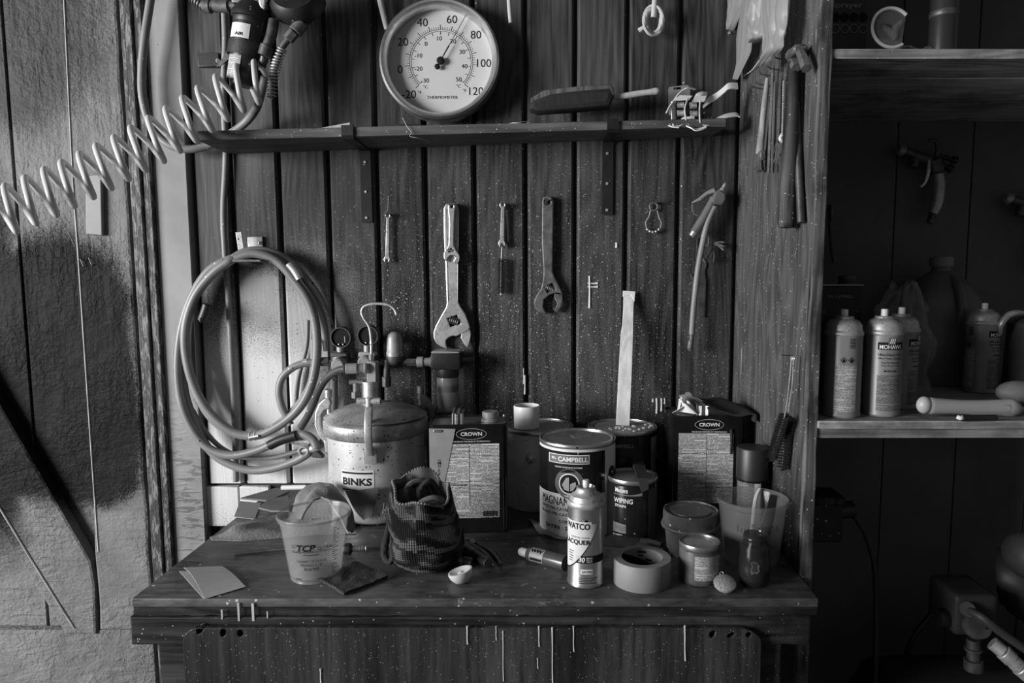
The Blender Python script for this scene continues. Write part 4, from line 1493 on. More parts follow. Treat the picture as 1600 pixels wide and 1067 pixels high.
def combo(name, label, y, pts_ring, rr, shaft, open_end, ea, mat, thick=0.0055):
    t = thing(name, label, 'wrench', W(*pts_ring, y))
    m = MB()
    m.wshape([circ(*pts_ring, rr, 16), circ(*pts_ring, rr * 0.55, 12)], y, thick, thick * 0.2)
    m.build('ring_end', mat, t, True)
    a, b, w = shaft
    d = Vector((b[0] - a[0], b[1] - a[1])).normalized()
    n_ = Vector((d.y, -d.x)) * w
    m = MB()
    m.wshape([[(a[0] + n_.x, a[1] + n_.y), (b[0] + n_.x * 1.25, b[1] + n_.y * 1.25), (b[0] - n_.x * 1.25, b[1] - n_.y * 1.25), (a[0] - n_.x, a[1] - n_.y)]], y, thick * 0.9, thick * 0.3)
    m.build('shaft', mat, t, True)
    m = MB()
    sh = [(-3.0, -8), (3.0, -8), (5.2, -4.5), (6.6, 0), (5.6, 5.0), (3.6, 6.5), (3.0, 3.0), (2.2, 0.2), (0, -1.2), (-2.2, 0.2), (-3.0, 3.5), (-3.0, 7.5), (-5.4, 5.0), (-6.6, 0), (-5.2, -4.5)]
    m.wshape([mapq(sh, ea, rr * 0.17, *open_end)], y, thick, thick * 0.2)
    m.build('open_jaw', mat, t, True)
    return t


combo('combination_wrench', 'small combination wrench on the board left of the large adjustable wrenches', -0.012, (606.5, 337.5), 4.4, ((606.5, 341), (605.5, 402), 2.4), (605.3, 405), radians(6), MAT['steel'])
nail_at(607, 336, 'nail holding the leftmost small combination wrench', -0.03)
mb = MB()
mb.tube([W(607, 306, -0.018), W(606.5, 322, -0.02), W(606, 334, -0.022)], 0.0013, 6)
mb.torus(W(603, 331, -0.022), 0.0045, 0.0012, Matrix.Rotation(pi / 2, 4, 'X'), 14, 6)
mb.tube([W(603, 334, -0.02), W(598, 358, -0.012), W(596, 392, -0.004)], 0.0006, 5)
tag(mb.build('wire_pick', MAT['dark_iron']), 'thin wire pick hanging on the nail of the leftmost wrench', 'wire')
combo('combination_wrench', 'small combination wrench hanging over a bottle brush in mid wall', -0.016, (785.5, 320.5), 4.9, ((785.6, 325), (784.7, 376), 2.5), (784.4, 380.5), radians(-8), MAT['steel'])
nail_at(785.5, 319, 'nail holding the wrench above the bottle brush', -0.03)
combo('open_wrench', 'dull wrench half hidden behind the bright one on the bottle brush nail', -0.006, (787.5, 324), 4.6, ((788.5, 329), (790, 376), 2.2), (790.5, 382), radians(-12), MAT['dark_iron'], 0.005)


def spiral_brush(name, label, P, rad, turns_, mat_w, cat='brush', loop=None, hub=0.0013):
    t = thing(name, label, cat, P[0])
    m = MB().tube(P, hub, 6)
    m.build('twisted_wire', MAT['worn_steel'], t, True)
    return t


def bristles(t, a, b, rad, rows, per, mat, hair=0.0006):
    m = MB()
    a, b = Vector(a), Vector(b)
    d = (b - a).normalized()
    u = d.orthogonal().normalized()
    v = d.cross(u)
    for i in range(rows * 2):
        for k in range(per):
            f = (i // 2 + k / per) / rows
            p = a.lerp(b, f)
            ang = 2 * pi * (k / per) + pi * (i % 2) + random.uniform(-0.15, 0.15)
            e = p + (u * cos(ang) + v * sin(ang)) * rad * (0.9 + 0.2 * random.random())
            w = d.cross(u * cos(ang) + v * sin(ang)) * hair
            m.faces([p - w, p + w, e + w * 0.6 + d * hair, e - w * 0.6], [(0, 1, 2, 3)])
    o = m.build('bristles', mat, t, True)
    o['kind'] = 'stuff'
    return o


P = [W(784.5, 384, -0.013), W(783.5, 400, -0.012), W(783, 430, -0.012), W(782.5, 461, -0.012)]
t = spiral_brush('bottle_brush', 'thin bottle brush hanging below the mid wall combination wrench', P, 0.011, 12, None)
bristles(t, W(784, 404, -0.013), W(782.8, 458, -0.013), 0.0100, 12, 80, MAT['whiskers'], 0.0010)

# ball chain key ring
kr = thing('bead_chain_ring', 'wire loop with beads along its bottom hanging on a nail under the right shelf bracket', 'key ring', W(1022, 322, -0.008))
MB().torus(W(1021.5, 323, -0.010), 0.0098, 0.0028, Matrix.Rotation(pi / 2, 4, 'X'), 20, 8).build('washer', MAT['rust'], kr, True)
MB().tube([W(q[0], q[1], -0.012) for q in ((1016, 329), (1014, 338), (1009, 347), (1010, 356), (1012, 360))], 0.0014, 6).build('wire', MAT['worn_steel'], kr, True)
MB().tube([W(q[0], q[1], -0.012) for q in ((1027, 329), (1029, 338), (1033, 347), (1032, 355), (1030, 359))], 0.0014, 6).build('wire', MAT['worn_steel'], kr, True)
for q in ((1011.5, 358.5), (1015.5, 361.3), (1020, 362.6), (1025, 361.6), (1029.5, 358.5)):
    MB().sphere(W(q[0], q[1], -0.012), 0.0038, 10).build('bead', MAT['worn_steel'], kr, True)
nail_at(1024, 317, 'bent nail holding the bead chain ring')

# blow gun with its long tube, twine and a scraper behind
bg = thing('blow_gun', 'air blow gun with long curved nozzle tube hanging beside the cabinet panel', 'air gun', W(1112, 300, -0.03))
MB().tube([W(1116, 310, -0.035), W(1104, 333, -0.035), W(1085, 363, -0.035)], [0.0105, 0.0115, 0.0112], 14).build('grip', MAT['gun_grey'], bg, True)
MB().cyl(W(1085, 362, -0.035), W(1080, 369, -0.035), 0.0085, 0.0075, 12, 0.001).build('inlet', MAT['worn_steel'], bg, True)
mb = MB()
mb.wshape([[(1113, 303), (1120, 298), (1130, 304), (1130, 314), (1124, 322), (1112, 320), (1109, 316)]], -0.022, 0.026, 0.004)
mb.build('body', MAT['gun_grey'], bg, True)
MB().tube([W(1127, 299, -0.035), W(1130, 293, -0.035), W(1134, 286, -0.035)], [0.0066, 0.006, 0.004, 0.0042, 0.0026], 10).build('tip', MAT['worn_steel'], bg, True)
mb = MB()
mb.wshape([[(1114, 294), (1117, 301), (1104, 305), (1092, 315), (1081, 318), (1080, 316.5), (1090, 310), (1102, 300)]], -0.028, 0.012, 0.002)
mb.build('lever', MAT['worn_steel'], bg, True)
MB().tube([W(q[0], q[1], -0.033) for q in ((1082, 319), (1082, 328), (1085, 334), (1091, 337))], 0.0018, 6).build('trigger_guard', MAT['gun_grey'], bg, True)
MB().tube([W(q[0], q[1], -0.04) for q in ((1117, 323), (1112, 332), (1105, 350), (1100, 370), (1095, 395), (1090, 425), (1086, 460), (1083, 490), (1081, 522))], 0.0075, 12).build('nozzle_tube', MAT['grey_hose'], bg, True)
MB().tube([W(q[0], q[1], -0.04) for q in ((1081, 522), (1080.5, 530), (1079, 536), (1078, 542), (1079, 548))], [0.0068, 0.0052, 0.0075, 0.0068, 0.008, 0.005], 10).build('nozzle_end', MAT['rust'], bg, True)
nail_at(1117, 305, 'nail holding the blow gun', -0.02)
tw = thing('twine_hank', 'short hank of frayed twine hanging behind the blow gun tube', 'twine', W(1100, 370, -0.02))
for pts in (((1101, 345), (1106, 360), (1108, 376), (1106, 385)), ((1098, 380), (1106, 384), (1114, 380)), ((1104, 350), (1102, 372), (1100, 392), (1098, 402), (1103, 410))):
    MB().tube([W(q[0], q[1], -0.02) for q in pts], 0.0032, 7).build('strand', MAT['rag'], tw, True)
mb = MB()
for k in range(34):
    o_ = (1112, 381) if k < 18 else (1112, 388)
    a = random.uniform(-0.5, 0.35) if k < 18 else random.uniform(0.7, 2.0)
    L = random.uniform(16, 22)
    mb.tube([W(o_[0], o_[1], -0.02), W(o_[0] + L * .5 * cos(a), o_[1] + L * .5 * sin(a), -0.02 - random.random() * .012), W(o_[0] + L * cos(a + .2), o_[1] + L * sin(a + .2), -0.02 - random.random() * .016)], 0.0009, 4, 3)
fr = mb.build('frayed_end', MAT['rag'], tw, True)
fr['kind'] = 'stuff'
sk = MB()
sk.wshape([[(1088, 372), (1091, 372), (1090, 405), (1095, 412), (1099, 405), (1104, 412), (1101, 425), (1103, 440), (1102, 465), (1101, 496), (1090, 495), (1090, 455), (1085, 445), (1079, 432), (1079, 427), (1083, 432), (1088, 440), (1088, 410), (1087, 402)]], -0.002, 0.003, 0.0006)
tag(sk.build('flat_pry_tool', MAT['dark_iron']), 'flat dull metal pry tool hanging behind the blow gun tube', 'tool')

# paint drips raised on the boards
def dripset(name, lst, label):
    t = thing(name, label, 'paint', W(lst[0][0], lst[0][1], 0))
    for (x, y0_, y1_, w) in lst:
        MB().tube([W(x, y0_, -0.0004), W(x + .3, (y0_ + y1_) / 2, -0.0004), W(x, y1_, -0.0006)], [w / 609 * 0.5, w / 609 * 0.4, w / 609 * 0.6], 6, 3).build('drip', MAT['white_plastic'], t, True)


dripset('paint_drips', [(820, 586, 616, 3), (818, 575, 600, 1.6)], 'thin white paint drip on the board above the white cup')
dripset('paint_drips', [(1026, 622, 646, 3.4), (1033.5, 622, 642, 3.4), (1038.5, 622, 631, 2.6), (1020, 623, 628, 3)], 'three white paint drips on the wall left of the paper-topped can')
dripset('paint_drips', [(921, 431, 481, 3.2)], 'white paint squiggle with two cross strokes on a board above the tall stick')
sq = bpy.data.objects[[o.name for o in bpy.data.objects if o.name.startswith('paint_drips')][-1]]
for y_ in (442.5, 448):
    MB().tube([W(918, y_, -0.0004), W(927, y_ + .4, -0.0004), W(934, y_, -0.0006)], [0.0018, 0.0015, 0.003], 6, 3).build('drip', MAT['white_plastic'], sq, True)
dripset('paint_drips', [(963, 379, 387, 4)], 'single white paint dab on a board below the right shelf bracket')

# ------------------------------------------------------------------ regulator manifold
yM = -0.05
rm = thing('regulator_manifold', 'row of air regulators with two black dial gauges behind the pressure pot', 'regulator', W(575, 565, 0))


def fx(px, py, y=yM):
    return W(px, py, y)


mb = MB()
mb.cyl(fx(500, 565), fx(654, 565.5), 0.0085, n=14)
mb.cyl(fx(700, 565), fx(741, 562), 0.0065, n=12)
mb.cyl(fx(605, 562, yM - .01), fx(604, 598, yM - .01), 0.0085, n=12)
mb.cyl(fx(604, 588, yM - .01), fx(604, 604, yM - .01), 0.0115, n=8, bev=0.001)
mb.cyl(fx(502, 565), fx(515, 565), 0.0125, n=6, bev=0.001)
mb.cyl(fx(636, 565.5), fx(652, 566), 0.0105, n=6, bev=0.001)
mb.build('pipe', MAT['dark_iron'], rm, True)
mb = MB()
for a, b, r in ((652, 662, 0.0135), (662, 672, 0.011), (672, 679, 0.0135)):
    mb.cyl(fx(a, 565.5), fx(b, 565.3), r, n=14, bev=0.001)
mb.build('coupling', MAT['can_grey'], rm, True)
for (gx, gy, bx, tip) in ((533.3, 527, 532, 548), (575.5, 524.5, 574, 549)):
    c = fx(gx, gy, yM - 0.02)
    r = 16.3 / sc(c)
    g = MB().lathe([(0, 0.024), (r * 0.92, 0.024), (r, 0.018), (r, -0.004), (r * 0.97, -0.008), (r * 0.90, -0.008), (r * 0.88, -0.003), (r * 0.6, -0.003)], 32, Matrix.Translation(c) @ Matrix.Rotation(-pi / 2, 4, 'X')).build('gauge', MAT['dark_iron'], rm, True)
    g['label'] = 'round black pressure gauge'
    Mi = ROOTM[rm.name].inverted()
    f_ = MB().lathe([(0, -0.0032), (r * 0.885, -0.0032)], 32, Mi @ Matrix.Translation(c) @ Matrix.Rotation(-pi / 2, 4, 'X'))
    f_.build('gauge_face', MAT['ink'], g)
    for k in (-3, 3.5):
        MB().sphere(Mi @ (c + Vector((k / 620, -0.006, -10.5 / 620))), 0.0024, 8).build('screw', MAT['worn_steel'], g)
    MB().cyl(Mi @ (c + Vector((0.011, -0.0075, -0.012))), Mi @ (c + Vector((0.0105, -0.0075, 0.003))), 0.0008, n=5).build('needle', MAT['worn_steel'], g)
    MB().cyl(fx(bx, gy + 14, yM - .01), fx(bx, tip + 6, yM - .01), 0.009, n=12).build('gauge_stem', MAT['can_grey'], rm, True)
for (bx, by, kx, ky) in ((532.5, 562, 532, 568), (574.5, 562, 573, 564)):
    c = fx(bx, by)
    MB().lathe([(0, -0.03), (0.018, -0.026), (0.024, -0.012), (0.024, 0.012), (0.018, 0.022), (0, 0.026)], 24, Matrix.Translation(c)).build('regulator_body', MAT['dark_iron'], rm, True)
    c2 = fx(kx, ky, yM - 0.02)
    MB().cyl(c2, c2 + Vector((0, -0.026, -0.002)), 0.0175, 0.0165, 24, 0.003).build('adjusting_knob', MAT['can_grey'], rm, True)
MB().box(fx(532, 553.5, yM - .01), (0.042, 0.03, 0.012), None, 0.003).build('bonnet', MAT['dark_iron'], rm, True)
MB().box(fx(575, 553, yM - .01), (0.042, 0.03, 0.012), None, 0.003).build('bonnet', MAT['can_grey'], rm, True)
c = fx(617, 556, yM)
MB().lathe([(0, 0.062), (0.010, 0.060), (0.017, 0.053), (0.0195, 0.042), (0.0195, 0.012), (0.021, 0.010), (0.021, 0.0), (0, 0)], 28, Matrix.Translation(c)).build('dome', MAT['can_grey'], rm, True)
MB().lathe([(0, 0.0), (0.0225, 0.0), (0.0225, -0.012), (0.019, -0.02), (0.012, -0.024), (0, -0.024)], 28, Matrix.Translation(c)).build('dome_base', MAT['dark_iron'], rm, True)
# the thick hose loop feeding the left regulator
MB().tube(trace([(516, 566), (500, 566), (479, 567), (458, 574), (441, 590), (436, 612), (440, 634), (447, 650), (454, 664)], -0.05, -0.055), 0.0095, 12).build('feed_hose', MAT['light_hose'], rm, True)
MB().cyl(fx(474, 567.5), fx(482, 566), 0.0105, n=12, bev=0.001).build('hose_clamp', MAT['worn_steel'], rm, True)

# separate filter with a clear bowl at the right end
fl = thing('moisture_filter', 'dark-headed air filter with translucent bowl below the large adjustable wrench', 'air filter', W(699, 590, 0))
c = W(699, 575, -0.055)
Mt = Matrix.Translation(c)
MB().box(c + Vector((0, 0, 0.020)), (0.073, 0.065, 0.042), None, 0.006, 2).build('head', MAT['black_metal'], fl, True)
MB().box(c + Vector((0, 0.0, 0.0425)), (0.070, 0.06, 0.006), None, 0.002).build('dusty_top', MAT['can_grey'], fl, True)
MB().lathe([(0, 0), (0.029, 0), (0.029, -0.018), (0.027, -0.022), (0, -0.022)], 28, Mt).build('collar', MAT['rubber'], fl, True)
MB().lathe([(0.026, -0.02), (0.027, -0.03), (0.0265, -0.09), (0.022, -0.108), (0.010, -0.116), (0, -0.117)], 32, Mt).build('bowl', MAT['bowl_plastic'], fl, True)
MB().lathe([(0.0274, -0.042), (0.0276, -0.044), (0.0276, -0.056), (0.0274, -0.058)], 32, Mt).build('level_band', MAT['grey_ink'], fl, True)
MB().cyl(c + Vector((0, 0, -0.02)), c + Vector((0, 0, -0.1)), 0.010, 0.012, 14).build('element', MAT['black_plastic'], fl, True)
MB().cyl(c + Vector((0, 0.03, 0.02)), c + Vector((0, 0.055, 0.02)), 0.012, n=12).build('wall_mount', MAT['black_metal'], fl, True)
# ------------------------------------------------------------------ pressure pot
pc = Vector((W(589, 700, -0.165).x, -0.165, 0.9))
RP = 0.111
pt = thing('pressure_pot', 'dented bright metal paint pressure pot with clamps and hook, labelled BINKS', 'pressure pot', pc)
s0_ = 0.9


def zpot(py, dy=0.0):
    return W(589, py, pc.y + dy).z - 0.9


zr_ = zpot(655)
mb = MB()
mb.lathe([(0, 0.004), (RP * 0.9, 0.004), (RP * 0.97, 0.012), (RP, 0.03), (RP, zr_ - 0.045), (RP * 1.01, zr_ - 0.034), (RP * 1.01, zr_ - 0.03), (RP * 0.9, zr_ - 0.03), (0, zr_ - 0.03)], 72)
mb.build('body', MAT['pot'], pt)
mb = MB()
prof = [(0, zr_ - 0.03), (RP * 1.05, zr_ - 0.028), (RP * 1.085, zr_ - 0.022), (RP * 1.085, zr_ + 0.002), (RP * 1.06, zr_ + 0.006), (RP * 0.98, zr_ + 0.009)]
for k in range(10):
    t = k / 9
    prof.append((RP * (0.95 * (1 - t) + 0.12), zr_ + 0.011 + 0.030 * (1 - (1 - t) ** 2)))
prof.append((0, zr_ + 0.043))
mb.lathe(prof, 72)
mb.build('lid', MAT['pot_lid'], pt)
zt_ = zr_ + 0.041
px_of = lambda px, dy=0.0: W(px, 600, pc.y + dy).x - pc.x
cx_ = px_of(579)
mb = MB()
mb.lathe([(0, zt_ - 0.006), (0.026, zt_ - 0.006), (0.026, zt_ + 0.001), (0.0185, zt_ + 0.003), (0.0185, zt_ + 0.046), (0.020, zt_ + 0.046), (0.020, zt_ + 0.050), (0, zt_ + 0.05)], 28, Matrix.Translation((cx_, 0, 0)))
mb.build('centre_post', MAT['worn_steel'], pt)
MB().box((cx_ + 0.006, 0, zt_ + 0.073), (0.024, 0.024, 0.05), None, 0.003).build('valve_block', MAT['can_grey'], pt)
ck = pc + Vector((0, 0, 0))
MB().tube([W(q[0], q[1], pc.y) for q in ((581, 562), (580.5, 548), (580, 530), (577, 511), (569, 498), (565, 488), (568, 480), (576, 476), (588, 474.5), (606, 476), (616, 483), (619.5, 491))], 0.0034, 10).build('lift_hook', MAT['worn_steel'], pt, True)
MB().cyl(W(580.5, 563, pc.y), W(580.5, 553, pc.y), 0.0062, n=6, bev=0.001).build('nut', MAT['chrome'], pt, True)
mb = MB()
mb.cyl(W(576, 575, pc.y - .012), W(556, 575.5, pc.y - .02), 0.0105, n=14, bev=0.001)
mb.cyl(W(558, 575.5, pc.y - .02), W(540, 576, pc.y - .025), 0.0125, n=14, bev=0.001)
mb.cyl(W(572, 575, pc.y - .014), W(568, 575, pc.y - .016), 0.0135, n=6, bev=0.001)
mb.build('fluid_elbow', MAT['can_grey'], pt, True)
MB().tube(trace([(541, 576), (530, 578), (519, 584), (508, 594), (498, 610), (490, 630), (481, 650), (470, 668)], pc.y - .025, -0.10), 0.0088, 12).build('fluid_line', MAT['dark_hose'], pt, True)
# small relief valve at the left, gauge tee behind
mb = MB()
mb.cyl(W(557, 622, pc.y), W(557, 598, pc.y), 0.0085, n=12, bev=0.001)
mb.cyl(W(546, 597, pc.y), W(569, 597, pc.y), 0.0065, n=12, bev=0.001)
mb.cyl(W(557, 622, pc.y), W(557, 612, pc.y), 0.0115, n=6, bev=0.001)
mb.build('relief_valve', MAT['rust'], pt, True)


def clamp(ang, mat, tee=True):
    """C clamp standing on the lid rim; local x points out from the pot"""
    R3 = Matrix.Rotation(ang, 4, 'Z')
    def f(u, v, w):
        return R3 @ Vector((u, w, v))
    o = RP * 1.0
    oc = [(o - 0.008, zr_ + 0.040), (o - 0.006, zr_ + 0.050), (o + 0.006, zr_ + 0.052), (o + 0.020, zr_ + 0.040), (o + 0.030, zr_ + 0.018), (o + 0.032, zr_ - 0.012), (o + 0.024, zr_ - 0.036),
          (o + 0.010, zr_ - 0.056), (o + 0.002, zr_ - 0.062), (o + 0.002, zr_ - 0.040), (o + 0.012, zr_ - 0.030), (o + 0.017, zr_ - 0.012), (o + 0.016, zr_ + 0.012), (o + 0.008, zr_ + 0.024), (o - 0.004, zr_ + 0.028)]
    m = MB()
    m.shape([oc], 0.016, lambda u, v, w: f(u, v, w - 0.008), 0.003)
    m.build('clamp', mat, pt)
    m = MB()
    a = f(o - 0.001, zr_ + 0.008, 0)
    b = f(o - 0.001, zr_ + 0.070, 0)
    m.cyl(a, b, 0.0052, n=12)
    m.cyl(f(o - 0.001, zr_ + 0.052, 0), f(o - 0.001, zr_ + 0.072, 0), 0.0085, n=12, bev=0.001)
    if tee:
        t_ = f(o - 0.001, zr_ + 0.064, 0)
        m.cyl(t_ + Vector((-0.026, 0, 0)), t_ + Vector((0.026, 0, 0)), 0.0075, n=8, bev=0.001)
    m.build('clamp_screw', mat, pt)
    m = MB()
    m.shape([[(o + 0.0, zr_ - 0.075), (o + 0.007, zr_ - 0.075), (o + 0.009, zr_ - 0.046), (o + 0.0, zr_ - 0.046)]], 0.030, lambda u, v, w: f(u, v, w - 0.015), 0.002)
    m.build('clamp_lug', mat, pt)


clamp(radians(-83), MAT['steel'])
clamp(radians(182), MAT['worn_steel'], False)
clamp(radians(30), MAT['rust'], False)
clamp(radians(110), MAT['rust'], False)
# label
zl0, zl1 = zpot(770, -RP), zpot(735, -RP)
al = lambda px: math.asin(max(-1, min(1, (W(px, 750, pc.y - RP * .95).x - pc.x) / RP)))
# the camera looks at the pot from its right, so the label turns with it
mb = MB().patch(cylfn(RP + 0.0006, radians(-7), 0), -0.046, 0.034, zl0, zl1, 16, 1)
mb.build('label', MAT['label'], pt)
fnl = cylfn(RP + 0.001, radians(-7), 0)
mb = MB()
mb.text('BINKS', 0.070, 0.017, lambda x, y: fnl(x - 0.006, (zl0 + zl1) / 2 - 0.001 + y), 0.035)
mb.patch(fnl, -0.043, 0.031, zl1 - 0.009, zl1 - 0.005, 12, 1)
mb.patch(fnl, -0.043, 0.031, zl0 + 0.004, zl0 + 0.007, 12, 1)
mb.build('lettering', MAT['ink'], pt)

# ------------------------------------------------------------------ round cans
def can(name, label, cx, cy, r, h, mat_body, mat_lid=None, group=None, band=True, ears=(), lid_clean=True):
    t = thing(name, label, 'can', (cx, cy, 0.9), group=group)
    mb = MB()
    e = r * 0.025
    mb.lathe([(0, 0.003), (r * 0.96, 0.003), (r * 0.985, 0.0), (r * 1.005, 0.002), (r * 1.005, 0.006), (r, 0.009), (r, h - 0.013), (r * 0.99, h - 0.0115), (r * 0.99, h - 0.009), (r * 1.0, h - 0.008)], 72)
    mb.build('body', mat_body, t)
    mb = MB()
    mb.lathe([(r * 1.0, h - 0.008), (r * 1.012, h - 0.006), (r * 1.012, h - 0.001), (r * 0.995, h + 0.001), (r * 0.965, h), (r * 0.95, h - 0.006), (r * 0.935, h - 0.006)], 72)
    mb.build('rim', MAT['tin'], t)
    mb = MB()
    mb.lathe([(r * 0.945, h - 0.006), (r * 0.925, h - 0.0005), (r * 0.90, h), (r * 0.885, h - 0.004), (r * 0.83, h - 0.0045), (r * 0.81, h - 0.002), (r * 0.5, h - 0.0015), (0, h - 0.001)], 72)
    mb.build('lid', mat_lid or MAT['tin'], t)
    for (a, z, b) in ears:
        m = MB()
        p = Vector((r * sin(a), -r * cos(a), z))
        d = Vector((sin(a), -cos(a), 0))
        Mq = Matrix.Translation(p) @ d.to_track_quat('Z', 'Y').to_matrix().to_4x4()
        m.lathe([(0.014, -0.002), (0.013, 0.0012), (0.008, 0.002), (0.008, 0.006), (0.005, 0.008), (0, 0.008)], 20, Mq)
        m.build('handle_ear', b, t)
    return t


# plain dull can with the white cup
pcx = W(842, 700, -0.092).x
hcan = zat(664, -0.092) - 0.9
rc = 0.0845
pl = can('paint_can', 'plain dull grey paint can with bail handle, under the white cup', pcx, -0.092, rc, hcan, M('dull_pale_can', 0.42, 0.5, 0.1, 0.3, 14, spots=0.06, spscale=300, grime=0.45), MAT['can_grey'], None, ears=((radians(-12), hcan - 0.062, MAT['worn_steel']),))
mb = MB()
a = radians(-12)
e0 = Vector((rc * sin(a), -rc * cos(a) - 0.006, hcan - 0.062))
mb.tube([e0, e0 + Vector((-0.012, -0.002, -0.012)), e0 + Vector((-0.03, 0.0, -0.026)), e0 + Vector((-0.045, 0.008, -0.036))], 0.0016, 8)
mb.build('bail_wire', MAT['worn_steel'], pl)
# white cup
cz = 0.9 + hcan
cc = W(823, 655, -0.115)
cup = thing('plastic_cup', 'small white open plastic cup sitting on the plain grey can', 'cup', (cc.x, -0.115, cz))
hr = 20.3 / sc((cc.x, -0.115, cz))
hh = zat(633, -0.115) - cz
MB().lathe([(0, 0.0), (hr * 0.96, 0.0), (hr * 0.98, 0.002), (hr, hh - 0.002), (hr * 0.985, hh), (hr * 0.94, hh), (hr * 0.93, 0.004), (0, 0.004)], 48).build('wall', MAT['white_plastic'], cup)
MB().patch(cylfn(hr * 0.985 + 0.0004, -0.35), -0.016, 0.004, 0.010, hh - 0.012, 8, 1).build('embossed_panel', MAT['plain_white'], cup)

# ML Campbell cans
ccx = W(902, 760, -0.262).x
hC = zat(682, -0.262) - 0.9
rC = 0.0845
mc = can('paint_can', 'black and white lacquer can lettered CAMPBELL and MAGNAMAX, in front row centre', ccx, -0.262, rC, hC, MAT['label'], MAT['tin'], None, ears=((radians(60), hC - 0.067, MAT['black_plastic']),))
fb = cylfn(rC + 0.0004)
zb1 = hC - 0.107
mb = MB().patch(fb, -1.6 * rC, 0.74 * rC, zb1, hC - 0.014, 40, 1)
mb.build('black_band', MAT['can_black'], mc)
ft = cylfn(rC + 0.0008, radians(-14))
mb = MB()
mb.patch(lambda u, v: ft(u, v), -0.050, 0.044, hC - 0.040, hC - 0.020, 20, 1)
mb.build('name_plate', MAT['white_ink'], mc)
ft1 = cylfn(rC + 0.0011, radians(-14))
mb = MB().patch(ft1, -0.0478, 0.0418, hC - 0.0385, hC - 0.0215, 20, 1)
mb.build('name_plate', M('plate_grey', 0.10, 0.5, 0, 0.1), mc)
ft2 = cylfn(rC + 0.0014, radians(-14))
mb = MB()
mb.text('CAMPBELL', 0.066, 0.0105, lambda x, y: ft2(x + 0.008, hC - 0.030 + y), 0.03)
mb.text('M.L.', 0.012, 0.006, lambda x, y: ft2(x - 0.035, hC - 0.029 + y), 0.03)
mb.text('WOOD FINISHING SYSTEMS', 0.062, 0.0032, lambda x, y: ft2(x - 0.002, hC - 0.0475 + y), 0.01)
mb.build('lettering', MAT['white_ink'], mc)
ec = (0.000, hC - 0.083)
ro = 0.026
mb = MB()
n = 40
for (r0, r1) in ((ro * 0.78, ro * 0.9),):
    for i in range(n):
        u, v = 2 * pi * i / n, 2 * pi * (i + 1) / n
        q = [(r0 * cos(u), r0 * sin(u)), (r1 * cos(u), r1 * sin(u)), (r1 * cos(v), r1 * sin(v)), (r0 * cos(v), r0 * sin(v))]
        mb.faces([ft2(ec[0] + p[0], ec[1] + p[1]) for p in q], [(0, 1, 2, 3)])
mb.shape([[(-0.6 * ro, -0.1 * ro), (-0.25 * ro, 0.5 * ro), (0.0, 0.55 * ro), (0, -0.62 * ro), (-0.4 * ro, -0.5 * ro)]], 0.0001, lambda u, v, w: ft2(ec[0] + u, ec[1] + v))
mb.shape([[(0.1 * ro, 0.0), (0.55 * ro, 0.2 * ro), (0.6 * ro, -0.15 * ro), (0.3 * ro, -0.55 * ro), (0.1 * ro, -0.6 * ro)]], 0.0001, lambda u, v, w: ft2(ec[0] + u, ec[1] + v))
mb.build('round_emblem', MAT['white_ink'], mc)
mb = MB()
mb.shape([circ(0, 0, ro * 1.25, 40), circ(0, 0, ro * 0.95, 40)], 0.0001, lambda u, v, w: ft1(ec[0] + u * 1.0, ec[1] + v))
mb.build('emblem_halo', MAT['dim_ink'], mc)
fk = cylfn(rC + 0.0008, radians(-31))
mb = MB()
mb.text('MAGNAMAX', 0.100, 0.0185, lambda x, y: fk(x + 0.000, zb1 - 0.0165 + y), 0.0)
mb.text('WHITE PRE-CATALYZED', 0.098, 0.0072, lambda x, y: fk(x - 0.002, zb1 - 0.0335 + y), 0.0)
mb.text('BLANC PRÉ-CATALYSÉ', 0.098, 0.0078, lambda x, y: fk(x - 0.001, zb1 - 0.0445 + y), 0.0)
mb.text('C129-58', 0.036, 0.0066, lambda x, y: fk(x + 0.020, zb1 - 0.0605 + y), 0.025)
mb.text('SATIN · SATINÉ', 0.100, 0.0105, lambda x, y: fk(x + 0.014, zb1 - 0.0735 + y), 0.02)
mb.build('lettering', MAT['ink'], mc)
mb = MB().box((0.01, 0.01, hC - 0.0005), (0.045, 0.03, 0.0008), radians(15))
mb.build('lid_sticker', MAT['print_silver'], mc)

c2x = W(972, 700, -0.125).x
h2 = zat(665, -0.125) - 0.9
m2 = can('paint_can', 'dark lacquer can with crusted lid, the tall wooden stir stick standing on it', c2x, -0.125, 0.0835, h2, MAT['can_black'], MAT['can_grey'], None, ears=((radians(75), h2 - 0.07, MAT['black_plastic']),))
f2 = cylfn(0.0835 + 0.0006, radians(-10))
mb = MB()
mb.text('CAMPBELL', 0.058, 0.0085, lambda x, y: f2(x + 0.006, h2 - 0.030 + y), 0.03)
mb.build('lettering', MAT['dim_ink'], m2)
MB().patch(cylfn(0.0835 + 0.0004), 0.85 * 0.0835, 1.25 * 0.0835, 0.01, h2 - 0.016, 8, 1).build('side_panel', MAT['can_grey'], m2)
mb = MB()
mb.shape([circ(0, 0, 0.024, 32), circ(0, 0, 0.020, 32)], 0.0001, lambda u, v, w: f2(u + 0.005, h2 - 0.075 + v))
mb.build('round_emblem', M('faint_print', 0.05, 0.5), m2)
for k in range(22):
    a, rr = random.uniform(-2.6, 0.4), random.uniform(0.015, 0.07)
    p = Vector((0.01 + rr * cos(a), rr * sin(a) * 0.9, h2))
    if p.xy.length < 0.07:
        MB().sphere(p, (random.uniform(.002, .006), random.uniform(.002, .005), 0.0022), 6).build('paint_flake', MAT['label'], m2)

